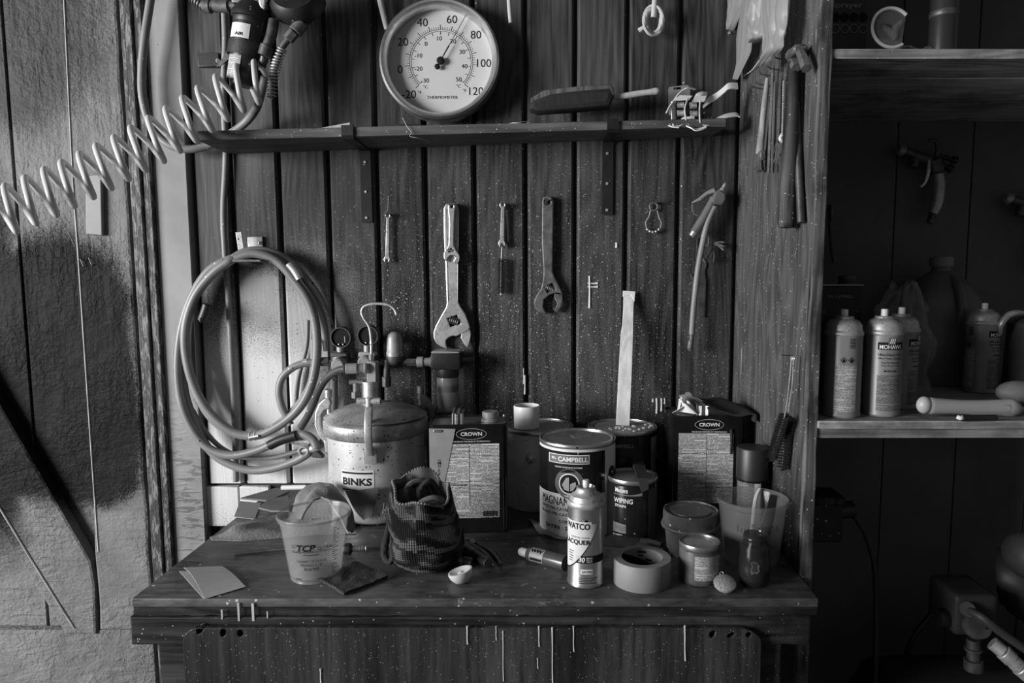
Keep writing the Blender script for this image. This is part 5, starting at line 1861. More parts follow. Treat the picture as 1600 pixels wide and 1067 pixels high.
# stir stick
st = MB()
zb_ = 0.9 + h2 + 0.0005
b0 = W(973, 664, -0.125)
b0 = Vector((b0.x, -0.125, zb_))
tp_ = W(983, 456, -0.008)
axs = (tp_ - b0)
L = axs.length
Q = axs.to_track_quat('Z', 'X')
xw = 0.0165
oL = [(-xw, 0), (xw, 0), (xw, L * .25), (xw * 0.96, L * 0.55), (xw * .86, L * .74), (xw * .80, L * .86), (xw * .84, L), (-xw * .84, L), (-xw * .78, L * .87), (-xw * .80, L * .74), (-xw * .95, L * .68), (-xw, L * .3)]
zd = axs.normalized()
xd = Vector((1, 0, 0))
xd = (xd - zd * xd.dot(zd)).normalized()
yd = zd.cross(xd)
st.shape([oL], 0.004, lambda u, v, w: b0 + xd * u + zd * v + yd * (w + 0.0), 0.0008)
sk_ = thing('stir_stick', 'tall pale wooden stir stick standing on the dark can against the wall', 'stick', b0)
st.build('stick', M_wood('stick_wood', 0.62, 0.28, 2, drops=0, knots=False), sk_, True)
mb = MB()
c_ = b0 + zd * (L - 0.003) - yd * 0.001
mb.shape([[(-xw * .95, L - .014), (xw * .2, L - .006), (xw * .9, L - .024), (xw * .98, L + .002), (-xw * .95, L + .002)]], 0.007, lambda u, v, w: b0 + xd * u + zd * v + yd * (w - 0.0015), 0.0012)
mb.build('paint_crust', MAT['plain_white'], sk_, True)

# wiping stain quart
qy = -0.318
qx = W(988, 780, qy).x
hq = zat(742, qy) - 0.9
rq = 0.053
wq = can('stain_can', 'dark quart can of wiping stain with a paint brush lying across its lid', qx, qy, rq, hq, MAT['can_black'], MAT['tin'])
f0 = cylfn(rq + 0.0005, radians(-16))
mb = MB()
mb.text('Masters', 0.030, 0.010, lambda x, y: f0(x - 0.016, hq - 0.020 + y), 0.025, 0.1)
mb.text('WIPING', 0.044, 0.0105, lambda x, y: f0(x - 0.012, hq - 0.042 + y), 0.02)
mb.text('STAIN', 0.026, 0.0058, lambda x, y: f0(x - 0.018, hq - 0.0535 + y), 0.03)
mb.build('lettering', MAT['white_ink'], wq)
mb = MB().patch(f0, -0.034, 0.030, hq - 0.030, lambda u: hq - 0.0285 + 0.006 * max(0, u / 0.03) ** 2, 16, 1)
mb.build('swoosh', MAT['dim_ink'], wq)
mb = MB().patch(f0, -0.036, -0.004, 0.022, lambda u: 0.044 - (u + 0.036) * 0.1, 8, 1)
mb.build('panel', MAT['print_silver'], wq)
mb = MB().patch(f0, -0.036, -0.012, 0.004, 0.018, 8, 1)
mb.build('panel', MAT['print_small'], wq)
mb = MB().patch(cylfn(rq + 0.0005), 0.030, 0.064, 0.005, hq - 0.018, 8, 1)
mb.build('side_panel', M_print('dim_panel_print', 0.09, 0.03, 500), wq)
pb = thing('chip_brush', 'dark stiff paint brush lying over the wiping stain can', 'brush', (qx + 0.01, qy, 0.9 + hq))
zt2 = hq + 0.9
MB().faces([Vector((qx + a_, qy + b_, zt2 + c_)) for a_, b_, c_ in ((0.006, 0.03, 0.003), (0.030, 0.03, 0.003), (0.028, -0.05, 0.003), (0.004, -0.05, 0.003), (0.006, 0.03, 0.012), (0.030, 0.03, 0.012), (0.028, -0.05, 0.008), (0.004, -0.05, 0.008))],
           [(0, 1, 2, 3), (4, 5, 6, 7), (0, 1, 5, 4), (1, 2, 6, 5), (2, 3, 7, 6), (3, 0, 4, 7)]).build('bristles', MAT['bristle'], pb, True)
MB().faces([Vector((qx + a_, qy + b_, zt2 + c_)) for a_, b_, c_ in ((0.004, -0.05, 0.003), (0.028, -0.05, 0.003), (0.024, -0.058, -0.014), (0.012, -0.059, -0.018), (0.004, -0.05, 0.008), (0.028, -0.05, 0.008), (0.026, -0.063, -0.012), (0.013, -0.064, -0.017))],
           [(0, 1, 2, 3), (4, 5, 6, 7), (0, 1, 5, 4), (1, 2, 6, 5), (2, 3, 7, 6), (3, 0, 4, 7)]).build('bent_tip', MAT['bristle'], pb, True)
MB().box((qx + 0.018, qy + 0.052, zt2 + 0.0075), (0.028, 0.046, 0.013), None, 0.002).build('ferrule', MAT['black_metal'], pb, True)

# ------------------------------------------------------------------ square CROWN cans
def fcan(name, label, loc, rz, h, torn, dents=False):
    t = thing(name, label, 'can', loc, rz)
    w, d, r = 0.084, 0.052, 0.012
    def outl(k, rr):
        pts = []
        for (sx, sy, a0) in ((1, -1, -pi / 2), (1, 1, 0), (-1, 1, pi / 2), (-1, -1, pi)):
            for i in range(6):
                a = a0 + pi / 2 * i / 5
                pts.append((sx * (w - rr) * 1.0 + rr * cos(a) + k * 0, sy * (d - rr) + rr * sin(a)))
        return pts
    m = MB()
    P_ = outl(0, r)
    lev = [(1.0, 0.002), (1.012, 0.0), (1.012, 0.004), (1.0, 0.006), (1.0, h - 0.006), (1.012, h - 0.004), (1.014, h), (0.98, h + 0.001), (0.972, h - 0.004)]
    vs, n = [], len(P_)
    for s_, z in lev:
        vs += [(p[0] * s_ if abs(s_ - 1) < 1e-9 else p[0] + (s_ - 1) * w * (1 if p[0] > 0 else -1), p[1] if abs(s_ - 1) < 1e-9 else p[1] + (s_ - 1) * w * (1 if p[1] > 0 else -1), z) for p in P_]
    fs = []
    for i in range(len(lev) - 1):
        for j_ in range(n):
            k = (j_ + 1) % n
            fs.append((i * n + j_, i * n + k, (i + 1) * n + k, (i + 1) * n + j_))
    fs.append(tuple(range(n)))
    fs.append(tuple(range((len(lev) - 1) * n, len(lev) * n)))
    m.faces(vs, fs)
    m.build('body', MAT['can_black'], t)
    m = MB()
    P2 = outl(0, r)
    m.faces([(p[0] * 0.965, p[1] * 0.945, h - 0.0035) for p in P2], [tuple(range(n))])
    m.build('top', MAT['tin'], t)
    # strap handle
    m = MB()
    pth = [(-0.040, h - 0.003), (-0.0385, h + 0.010), (-0.034, h + 0.016), (-0.012, h + 0.016), (-0.0075, h + 0.010), (-0.006, h - 0.003)]
    if torn:
        m.sheet(lambda u, v: Vector((-0.036 + 0.024 * u + 0.0, -0.036 + 0.002 * sin(u * 12), h - 0.004 + 0.026 * v)) + Vector((0, 0.0025 * sin(u * 4 * pi), 0)), 24, 3, 0.001)
        m.sheet(lambda u, v: Vector((-0.036 + 0.024 * u, -0.036 + 0.07 * v, h + 0.021 + 0.002 * sin(v * pi) + 0.002 * sin(u * 4 * pi))), 24, 6, 0.001)
    else:
        m.sheet(lambda u, v: Vector((-0.020 + 0.03 * u, -0.036 + 0.0025 * sin(u * 4 * pi), h - 0.004 + 0.024 * v)), 24, 3, 0.001)
        m.sheet(lambda u, v: Vector((-0.020 + 0.03 * u, -0.036 + 0.07 * v, h + 0.020 + 0.002 * sin(u * 4 * pi))), 24, 6, 0.001)
    m.build('strap_handle', MAT['tin'], t)
    if torn:
        m = MB()
        zc = h - 0.003
        m.lathe([(0, zc), (0.020, zc), (0.020, zc + 0.005), (0.0165, zc + 0.006), (0.0165, zc + 0.009), (0.0185, zc + 0.010), (0.0185, zc + 0.020), (0.0165, zc + 0.022), (0.004, zc + 0.0225), (0, zc + 0.021)], 32, Matrix.Translation((0.047, 0.0, 0)))
        m.build('screw_cap', MAT['can_grey'], t)
    fn = plfn((0, -d - 0.0006, 0))
    m = MB().patch(fn, -0.063 if not torn else -0.060, 0.062 if not torn else 0.066, 0.042 if not torn else 0.034, h - 0.040 if not torn else h - 0.042, 2, 2)
    lab = m.build('label', MAT['print'], t)
    fn2 = plfn((0, -d - 0.001, 0))
    m = MB()
    m.shape([circ(0.0, 0, 0.033, 40, 0.0125), circ(0.0, 0, 0.0318, 40, 0.0113)], 0.0001, lambda u, v, w_: fn2(u + 0.006, h - 0.020 + v))
    m.text('CROWN', 0.046, 0.0085, lambda x, y: fn2(x + 0.006, h - 0.020 + y), 0.03)
    m.text('THE BRAND PREFERRED BY PROFESSIONALS', 0.08, 0.003, lambda x, y: fn2(x + 0.006, h - 0.0365 + y), 0.01)
    m.build('lettering', MAT['label'] if torn else MAT['white_ink'], t)
    m = MB()
    m.text('KEEP OUT OF REACH OF CHILDREN', 0.05, 0.0032, lambda x, y: fn2(x - 0.030, h * 0.45 + y), 0.03)
    m.patch(fn2, 0.0005, 0.0013, 0.060, h - 0.045, 1, 1)
    if torn:
        for k in range(14):
            x0 = 0.030 + k * 0.0023
            m.patch(fn2, x0, x0 + (0.0011 if k % 3 else 0.0016), 0.038, 0.049, 1, 1)
    m.build('lettering', MAT['ink'], t)
    if torn:
        # torn strip of another label across the left shoulder
        m = MB()
        tri = [(-0.0845, h - 0.006), (-0.028, h - 0.008), (-0.060, h * 0.33), (-0.066, h * 0.2), (-0.0845, h * 0.2)]
        m.shape([tri], 0.0003, lambda u, v, w_: Vector((u, -d - 0.0012 - w_, v)))
        m.build('torn_label', M('torn_label', 0.26, 0.45, 0, 0.2), t)
        m = MB()
        m.text('3ᴿD cure', 0.034, 0.008, lambda x, y: Vector((-0.064 + y * 1.0, -d - 0.0018, h * 0.62 - x)), 0.01)
        m.build('lettering', MAT['ink'], t)
        m = MB().box((-0.066, -d - 0.0025, h - 0.012), (0.018, 0.002, 0.006), None, 0.0008)
        m.build('staple_clip', MAT['tin'], t)
    return t


p = B(731, 833)
h1 = zat(664, p.y) - 0.9
fcan('solvent_can', 'square CROWN solvent can with torn strip and screw cap, beside the pressure pot', (p.x, p.y + 0.053, 0.9), radians(4.5), h1, True)
y2 = -0.232
x2 = W(1104, 720, y2).x
h2c = zat(650, y2) - 0.9
fcan('solvent_can', 'square dark CROWN solvent can with a paper heap and dark cloth on top', (x2, y2 + 0.053, 0.9), radians(-1.5), h2c, False)
# drips of dark on that label
mb = MB()
mb.tube([(x2 + 0.054, y2 - 0.002, 0.9 + h2c - 0.03), (x2 + 0.055, y2 - 0.003, 0.9 + h2c - 0.06), (x2 + 0.054, y2 - 0.0025, 0.9 + h2c - 0.087)], [0.0035, 0.003, 0.002], 8)
tag(mb.build('dried_drip', MAT['rubber']), 'black dried drip running down the label of the paper-topped can', 'paint')
# papers and cloth on can two
zc2 = 0.9 + h2c + 0.001
pp = thing('paper_scraps', 'pointed white paper scraps heaped on the right hand CROWN can', 'paper', (x2 - 0.05, y2 + 0.04, zc2))
for k, (dx, hgt, wd, yy, ln) in enumerate(((-0.060, 0.016, 0.03, 0.03, 0.01), (-0.048, 0.030, 0.022, 0.045, -0.008), (-0.036, 0.024, 0.030, 0.025, -0.014), (-0.024, 0.028, 0.028, 0.04, -0.016), (-0.056, 0.034, 0.008, 0.055, 0.004))):
    m = MB()
    m.sheet(lambda u, v: Vector((x2 + dx + wd * (u - 0.5) * (1 - 0.85 * v) + ln * v, y2 + yy + 0.012 * sin(u * 3 + k) - 0.01 * v, zc2 + hgt * v + 0.001)), 8, 6, 0.0006)
    m.build('scrap', MAT['plain_white'], pp, True)
cd = MB()
yk = y2 + 0.066
cd.wshape([[(1061, 617), (1070, 616), (1072, 612.5), (1078, 612.5), (1082, 619), (1095, 624), (1100, 627), (1100, 640), (1068, 640), (1064, 630)]], yk, 0.002, 0.0004)
tag(cd.build('torn_card', MAT['card']), 'torn grey card standing behind the white scraps on the CROWN can', 'card')
bc = MB()


def cloth2(u, v):
    a, b = W(1100, 620, y2 + .05), W(1181, 648, y2 + .05)
    x = a.x + (b.x - a.x) * u
    y = y2 - 0.012 + 0.125 * v
    top = zc2 + 0.004 + 0.020 * (1 - u) ** 0.7 * (0.35 + 0.65 * v) + 0.004 * sin(u * 9 + v * 4)
    if u > 0.72:
        f = (u - 0.72) / 0.28
        top -= 0.016 * f * f * (1.2 - v)
        x = min(x, x2 + 0.108)
    return Vector((x, y, top))


bc.sheet(cloth2, 22, 12, 0.004)
tag(bc.build('sanding_cloth', MAT['black_cloth']), 'dark stiff cloth lying over the right half of the CROWN can', 'cloth')

# ------------------------------------------------------------------ WATCO aerosol
wc, wr = stand(915, 921, 57)
h_sh = zat(782, wc.y) - 0.9
wt = thing('spray_can', 'silver WATCO lacquer spray can without cap in the front row', 'spray can', wc)
hs = h_sh
mb = MB().lathe([(0, 0.004), (wr * 0.85, 0.002), (wr * 0.95, 0.0), (wr * 1.02, 0.002), (wr * 1.02, 0.006), (wr * 0.985, 0.009), (wr * 0.985, hs - 0.010), (wr * 0.985, hs - 0.006)], 64)
mb.build('body', MAT['tin'], wt)
zd_ = zat(766, wc.y) - 0.9 - hs
MB().lathe([(wr * 0.985, hs - 0.007), (wr * 1.03, hs - 0.004), (wr * 1.03, hs + 0.001), (wr * 0.97, hs + 0.004), (wr * 0.92, hs + 0.003), (wr * 0.82, hs + 0.012), (wr * 0.62, hs + zd_ - 0.004), (wr * 0.5, hs + zd_ + 0.004),
            (wr * 0.52, hs + zd_ + 0.007), (wr * 0.46, hs + zd_ + 0.008), (wr * 0.40, hs + zd_ + 0.002), (0, hs + zd_ + 0.002)], 48).build('dome', MAT['worn_steel'], wt)
MB().lathe([(0, hs + zd_), (0.0055, hs + zd_), (0.0055, hs + zd_ + 0.009), (0.0062, hs + zd_ + 0.0095), (0.0062, hs + zd_ + 0.0185), (0.005, hs + zd_ + 0.02), (0, hs + zd_ + 0.02)], 20).build('nozzle', MAT['cream_plastic'], wt)
rw = wr * 0.985
va = radians(-2)
fw = cylfn(rw + 0.0004, va)
# curved edge of the cream field: from upper right to lower left
zA, zB = hs - 0.030, 0.036
mb = MB().patch(fw, -1.45 * rw, 0.71 * rw, lambda u: zB + (hs - 0.034 - zB) * max(0.0, (u / rw + 1.3) / 2.02) ** 1.75 if u / rw > -1.3 else zB, hs - 0.033, 40, 1)
mb.build('cream_field', MAT['label'], wt)
mb = MB().patch(cylfn(rw + 0.0006, va), -1.3 * rw, 0.72 * rw, lambda u: zB - 0.0022 + (hs - 0.034 - zB) * max(0.0, (u / rw + 1.3) / 2.02) ** 1.75, lambda u: zB + 0.0005 + (hs - 0.034 - zB) * max(0.0, (u / rw + 1.3) / 2.02) ** 1.75, 40, 1)
mb.build('edge_line', MAT['ink'], wt)
mb = MB().patch(fw, -0.55 * rw, 1.25 * rw, 0.048, 0.062, 24, 1)
mb.build('black_band', MAT['ink'], wt)
fw2 = cylfn(rw + 0.0009, va)
mb = MB()
mb.shape([circ(-0.018, hs - 0.038, 0.0175, 40)], 0.0001, lambda u, v, w: fw(u, v) * 1.0)
mb.patch(fw, -0.048, 0.010, hs - 0.046, hs - 0.029, 16, 1)
mb.build('brand_panel', MAT['label'], wt)
mb = MB()
mb.text('WATCO', 0.050, 0.0115, lambda x, y: fw2(x - 0.018, hs - 0.0375 + y), 0.03)
mb.text('CRYSTAL CLEAR', 0.036, 0.0028, lambda x, y: fw2(x - 0.012, hs - 0.058 + y), 0.0)
mb.text('LACQUER', 0.054, 0.0105, lambda x, y: fw2(x - 0.019, hs - 0.0675 + y), 0.03)
for k, l_ in enumerate((0.012, 0.009, 0.011, 0.010, 0.009)):
    mb.patch(fw2, -0.036, -0.036 + l_, hs - 0.086 - k * 0.0045, hs - 0.0848 - k * 0.0045, 4, 1)
for k, l_ in enumerate((0.036, 0.030, 0.026, 0.034)):
    mb.patch(fw2, -0.014, -0.014 + l_, 0.020 - k * 0.0032, 0.0209 - k * 0.0032, 6, 1)
mb.build('lettering', MAT['ink'], wt)
mb = MB()
mb.text('30', 0.0125, 0.0095, lambda x, y: fw2(x - 0.008, 0.055 + y), 0.03, 0.2)
for k in range(3):
    mb.text(('MINUTE', 'DRY TO', 'TOUCH')[k], 0.011, 0.0024, lambda x, y: fw2(x + 0.0065, 0.0585 - k * 0.0036 + y), 0.02)
mb.patch(fw, -0.010, 0.0125, 0.028, 0.037, 8, 1)
mb.build('lettering', MAT['white_ink'], wt)
mb = MB()
mb.text('SATIN', 0.018, 0.0052, lambda x, y: fw2(x + 0.0012, 0.0325 + y), 0.02)
mb.build('lettering', MAT['grey_ink'], wt)

# ------------------------------------------------------------------ masking tape
tc_, tr = stand(1002.5, 928, 90)
tp = thing('masking_tape', 'roll of masking tape lying flat right of the silver spray can', 'tape', tc_)
ht = 0.047
MB().lathe([(tr * 0.76, 0.0005), (tr * 0.985, 0.0), (tr, 0.001), (tr, ht - 0.001), (tr * 0.985, ht), (tr * 0.765, ht), (tr * 0.76, ht - 0.0005)], 72).build('tape', MAT['masking'], tp)
MB().lathe([(tr * 0.76, 0.0), (tr * 0.755, ht - 0.0003), (tr * 0.71, ht - 0.0003), (tr * 0.71, 0.0), (tr * 0.76, 0.0)], 72).build('core', MAT['print_silver'], tp)
fi = lambda x, y: Vector((-(tr * 0.708) * sin(x / tr), (tr * 0.708) * cos(x / tr), y))
mb = MB().patch(fi, -1.6 * tr, 2.6 * tr, 0.002, lambda u: 0.044 if u > 0.9 * tr else max(0.004, 0.018 + 0.024 * (u / tr + 0.6) / 1.5), 40, 1)
mb.build('dark_print', MAT['can_black'], tp)
mb = MB()
for (x_, y_, w_, h_) in ((-0.006, 0.040, 0.024, 0.004), (-0.026, 0.026, 0.018, 0.004), (-0.004, 0.033, 0.012, 0.003)):
    mb.patch(lambda u, v: fi(u, v) * 0.998, x_ - w_ / 2, x_ + w_ / 2, y_ - h_ / 2, y_ + h_ / 2, 6, 1)
mb.build('print_bar', MAT['ink'], tp)

# ------------------------------------------------------------------ half pint can
sc_, sr = stand(1092, 917, 64)
hsml = zat(845, sc_.y) - 0.9
sm = can('small_can', 'small tin can with grubby paper label right of the tape roll', sc_.x, sc_.y, sr * 0.97, hsml, MAT['can_dark'])
MB().patch(cylfn(sr * 0.97 + 0.0004, radians(12)), -0.024, 0.032, 0.010, hsml - 0.016, 14, 1).build('label', MAT['print_small'], sm)

# ------------------------------------------------------------------ lidded tub
ty, tx = -0.405, W(1079, 830, -0.405).x
ht_ = zat(796, ty) - 0.9
tu = thing('lidded_tub', 'grubby translucent tub with a screw lid behind the small tin can', 'tub', (tx, ty, 0.9))
rt = 44 / sc((tx, ty, 0.98))
MB().lathe([(0, 0.002), (rt * 0.80, 0.0), (rt * 0.83, 0.004), (rt * 0.92, ht_ - 0.03), (0, ht_ - 0.03)], 48).build('body', M('tub_grey', 0.09, 0.4, 0, 0.6, 20, grime=0.6), tu)
MB().lathe([(rt * 0.9, ht_ - 0.034), (rt * 1.03, ht_ - 0.034), (rt * 1.05, ht_ - 0.031), (rt * 1.03, ht_ - 0.027), (rt * 0.98, ht_ - 0.025), (rt * 0.98, ht_ - 0.006), (rt * 0.97, ht_), (rt * 0.93, ht_ + 0.001), (rt * 0.90, ht_ - 0.003), (rt * 0.74, ht_ - 0.003), (rt * 0.72, ht_), (0, ht_)], 48).build('lid', M('tub_lid', 0.085, 0.4, 0, 0.5, 30, drops=0.1), tu)

# ------------------------------------------------------------------ jar
jc = Vector((W(1179, 870, -0.552).x, -0.552, 0.9))
jr = 24 / sc(jc)
hj = zat(833, -0.552) - 0.9
ja = thing('glass_jar', 'small open dirty glass jar at the right front of the bench', 'jar', jc)
k_ = hj
MB().lathe([(0, 0.003), (jr * 0.85, 0.001), (jr * 0.97, 0.006), (jr, 0.014), (jr, k_ * 0.52), (jr * 0.93, k_ * 0.60), (jr * 0.96, k_ * 0.68), (jr * 0.99, k_ * 0.74), (jr * 0.96, k_ * 0.80), (jr * 0.76, k_ * 0.83), (jr * 0.74, k_ * 0.90),
            (jr * 0.78, k_ * 0.92), (jr * 0.74, k_ * 0.94), (jr * 0.76, k_ * 0.98), (jr * 0.70, k_), (jr * 0.66, k_ * 0.97), (jr * 0.68, k_ * 0.84), (jr * 0.9, k_ * 0.74), (jr * 0.9, 0.01), (0, 0.008)], 40).build('glass', MAT['jar_glass'], ja)
MB().lathe([(0, 0.010), (jr * 0.88, 0.011), (jr * 0.88, k_ * 0.40), (0, k_ * 0.41)], 32).build('dregs', M('jar_dregs', 0.05, 0.5, 0, 0.5, 60), ja)
m = MB()
fj = cylfn(jr + 0.0004, radians(-14))
m.shape([[(-0.008, 0.049), (-0.002, 0.052), (0.003, 0.050), (0.008, 0.045), (0.007, 0.040), (0.0085, 0.034), (0.004, 0.029), (-0.001, 0.030), (-0.006, 0.026), (-0.008, 0.034), (-0.006, 0.041)]], 0.0002, lambda u, v, w: fj(u, v))
m.build('label_scrap', M('label_scrap', 0.14, 0.7), ja)

# ------------------------------------------------------------------ big dull mixing cup at the right with a stick
qx_, qy_ = 0.392, -0.452
rim = 0.070
hq_ = zat(777, qy_) - 0.9
bq = thing('mixing_cup', 'large dull translucent mixing cup with a bent stick against the cabinet panel', 'mixing cup', (qx_, qy_, 0.9))
MB().lathe([(0, 0.004), (rim * 0.70, 0.002), (rim * 0.74, 0.0), (rim * 0.76, 0.004), (rim * 0.93, hq_ - 0.012), (rim * 0.98, hq_ - 0.010), (rim * 1.0, hq_ - 0.006), (rim * 1.0, hq_), (rim * 0.96, hq_ + 0.001), (rim * 0.92, hq_ - 0.004), (rim * 0.735, 0.008), (0, 0.008)], 64).build('cup', MAT['cup_dull'], bq)
m = MB()
fu = lambda x, y: Vector(((rim * (0.765 + 0.165 * y / hq_) + 0.0006) * sin(x / rim), -(rim * (0.765 + 0.165 * y / hq_) + 0.0006) * cos(x / rim), y))
for k in range(14):
    x_ = -0.05 + k * 0.0075
    m.patch(fu, x_, x_ + 0.0012, hq_ * 0.60, hq_ * 0.60 + (0.008 if k % 3 else 0.013), 1, 1)
m.patch(fu, -0.02, 0.03, hq_ * 0.69, hq_ * 0.70, 12, 1)
m.text('8 : 1 : 2', 0.04, 0.005, lambda x, y: fu(x, hq_ * 0.73 + y), 0.01)
mk = m.build('scale_marks', MAT['ink'], bq)
mk['kind'] = 'stuff'
m = MB()
m.tube([(qx_ + 0.004, qy_ + 0.02, 0.91), (qx_ + 0.008, qy_ + 0.025, 0.95), (qx_ + 0.018, qy_ + 0.04, 0.9 + hq_ - 0.02), (qx_ + 0.030, qy_ + 0.052, 0.9 + hq_ + 0.0)], [0.004, 0.004, 0.0045, 0.0035], 8)
tag(m.build('stir_rod', MAT['cream_plastic']), 'pale bent stir rod standing inside the large dull mixing cup', 'stick')
m = MB()
m.box((qx_ + 0.040, qy_ + 0.028, 0.9 + hq_ * .55), (0.022, 0.003, hq_ * 0.85), Matrix.Rotation(0.28, 3, 'Y'), 0.001)
tag(m.build('paint_paddle', MAT['rubber']), 'black flat paddle leaning inside the large dull mixing cup', 'stick')

# ------------------------------------------------------------------ spray can with a black cap
ky = -0.322
kx = 0.4285
kc = thing('spray_can', 'spray can with a big black cap standing behind the large mixing cup', 'spray can', (kx, ky, 0.9))
hk_ = zat(698, ky) - 0.9
hcap = zat(746, ky) - 0.9
MB().lathe([(0, 0.002), (0.031, 0.0), (0.0325, 0.004), (0.0325, hcap), (0, hcap)], 48).build('body', MAT['can_black'], kc)
MB().lathe([(0.0325, hcap), (0.0342, hcap + 0.001), (0.0342, hk_ - 0.004), (0.0325, hk_ - 0.0005), (0.031, hk_), (0, hk_)], 48).build('cap', M('cap_black', 0.02, 0.45, 0, 0.1), kc)
MB().patch(cylfn(0.0329, radians(-28)), -0.032, 0.026, 0.02, hcap - 0.004, 14, 1).build('label', MAT['print_silver'], kc)
MB().patch(cylfn(0.0331, radians(-28)), 0.012, 0.026, 0.02, hcap - 0.004, 8, 1).build('pale_strip', MAT['label'], kc)

# ------------------------------------------------------------------ beaded oval pull
pb_ = B(1134, 923)
md = thing('filigree_pendant', 'small round dimpled metal pendant with a loop at the front edge', 'pendant', (pb_.x, pb_.y + 0.012, 0.9), rot=Matrix.Rotation(radians(24), 3, 'X') @ Matrix.Rotation(radians(8), 3, 'Z'))
MB().lathe([(0, 0.004), (0.014, 0.004), (0.0195, 0.008), (0.0205, 0.011), (0.0195, 0.014), (0.012, 0.0175), (0, 0.019)], 40).build('disc', M('dimpled_metal', 0.34, 0.5, 0.5, 0.3, 300, bump=1.0, bs=420), md)
MB().torus((0.002, 0.0225, 0.012), 0.0035, 0.0009, None, 14, 6).build('loop', MAT['worn_steel'], md)
# ------------------------------------------------------------------ left mixing cup
gc, _ = stand(494, 916, 82)
gr = 55.5 / sc(gc + Vector((0, 0, 0.12)))
gh = zat(799, gc.y) - 0.9
gl = thing('mixing_cup', 'clear plastic mixing cup with printed scale at the left front of the bench', 'mixing cup', gc)
rb_ = 0.70 * gr
MB().lathe([(0, 0.005), (rb_ * 0.9, 0.004), (rb_ * 0.94, 0.0), (rb_ * 0.98, 0.001), (rb_ * 1.0, 0.006), (gr * 0.925, gh - 0.010), (gr * 0.985, gh - 0.009), (gr, gh - 0.006), (gr, gh - 0.001), (gr * 0.985, gh + 0.001), (gr * 0.95, gh), (gr * 0.915, gh - 0.006),
            (rb_ * 0.98, 0.010), (rb_ * 0.93, 0.008), (0, 0.008)], 72).build('cup', MAT['cup_plastic'], gl)
MB().torus((0, 0, gh - 0.003), gr * 0.985, 0.0022, None, 64, 8).build('rolled_rim', MAT['cup_dull'], gl)


def gfn(a0=0.0, e=0.0006):
    def f(x, y):
        r = rb_ + (gr * 0.925 - rb_) * (y - 0.006) / (gh - 0.016) + e
        return Vector((r * sin(a0 + x / (gr * .85)), -r * cos(a0 + x / (gr * .85)), y))
    return f


g0 = gfn(radians(9))
m = MB()
m.text('TCP', 0.034, 0.013, lambda x, y: g0(x - 0.006, gh * 0.60 + y), 0.03, 0.25)
m.text('GLOBAL', 0.030, 0.0062, lambda x, y: g0(x + 0.029, gh * 0.585 + y), 0.01)
m.text('Quality Automotive Products', 0.074, 0.0058, lambda x, y: g0(x + 0.003, gh * 0.535 + y), 0.0, 0.1)
m.text('1 QUART / 32 OUNCE', 0.058, 0.0054, lambda x, y: g0(x + 0.002, gh * 0.385 + y), 0.0)
m.text('MIXING CUP', 0.042, 0.0056, lambda x, y: g0(x + 0.002, gh * 0.325 + y), 0.0)
m.text('KUS 932', 0.029, 0.0054, lambda x, y: g0(x + 0.002, gh * 0.262 + y), 0.01)
m.patch(g0, -0.012, 0.016, gh * 0.485, gh * 0.495, 10, 1)
for k in range(4):
    m.patch(g0, -0.036 + k * 0.001, -0.036 + k * 0.001 + 0.010, gh * (0.588 + 0.018 * k), gh * (0.592 + 0.018 * k), 3, 1)
m.patch(g0, -0.036, -0.022, 0.011, 0.0125, 6, 1)
m.patch(g0, 0.012, 0.024, 0.011, 0.0125, 6, 1)
m.build('lettering', MAT['ink'], gl)
g1 = gfn(radians(62))
m = MB()
for k in range(22):
    z = 0.016 + k * 0.0042
    m.patch(g1, -0.010, -0.003 if k % 2 else 0.003, z, z + 0.0011, 4, 1)
mk = m.build('scale_marks', MAT['ink'], gl)
mk['kind'] = 'stuff'
g2 = lambda x, y: Vector((0.0, 0, 0)) + Vector((gfn(pi)(x, y)))
m = MB()
m.text('oz. ml. liter', 0.05, 0.006, lambda x, y: g2(-x * -1, gh * 0.72 + y), 0.01)
m.build('lettering', MAT['ink'], gl)

# ------------------------------------------------------------------ papers, pad, bag, citrus
z0 = 0.9
sp_ = thing('sandpaper_sheet', 'folded pale sandpaper sheet at the left front corner of the bench', 'sandpaper', B(335, 912))
c4 = [B(287, 886, .904), B(347, 884, .904), B(384, 916, .903), B(320, 935, .9022)]
lo = [B(280, 893), B(335, 893), B(379, 919), B(318, 936)]


def quad(cs, u, v):
    return cs[0].lerp(cs[1], u).lerp(cs[3].lerp(cs[2], u), v)


m = MB()
m.sheet(lambda u, v: quad(lo, u, v) + Vector((0, 0, 0.0012)), 6, 6, 0.0007)
m.build('lower_fold', MAT['sandpaper'], sp_, True)
m = MB()
m.sheet(lambda u, v: quad(c4, u, v) + Vector((0, 0, 0.009 * sin(pi * min(1, v * 1.05)) * (1 - 0.6 * u) - 0.0005)), 12, 12, 0.0007)
m.build('upper_fold', MAT['sandpaper'], sp_, True)
# scouring pad
m = MB()
cs = [B(556, 880, .901), B(607, 903, .901), B(538, 931, .901), B(502, 908, .901)]
m.sheet(lambda u, v: quad(cs, u, v) + Vector((0.004 * mnoise.noise((u * 9, v * 9, 1)), 0.004 * mnoise.noise((u * 9, v * 9, 7)), 0.0055 + 0.003 * mnoise.noise((u * 4, v * 4, 3)))), 30, 22, 0.0055)
tag(m.build('scouring_pad', MAT['pad']), 'flat dark scouring pad between the clear mixing cup and the crochet bag', 'pad')

# crochet bag
bc_, br_ = stand(667, 906, 118)
bh = zat(765, bc_.y) - 0.9
cb = thing('crochet_bag', 'dark patterned crochet drawstring bag slumped at the bench centre', 'bag', bc_)
prof = [(0.0, 0.002), (0.62, 0.002), (0.88, 0.010), (0.98, 0.028), (1.0, 0.05), (0.96, 0.075), (0.90, 0.098), (0.84, 0.120), (0.78, 0.135)]


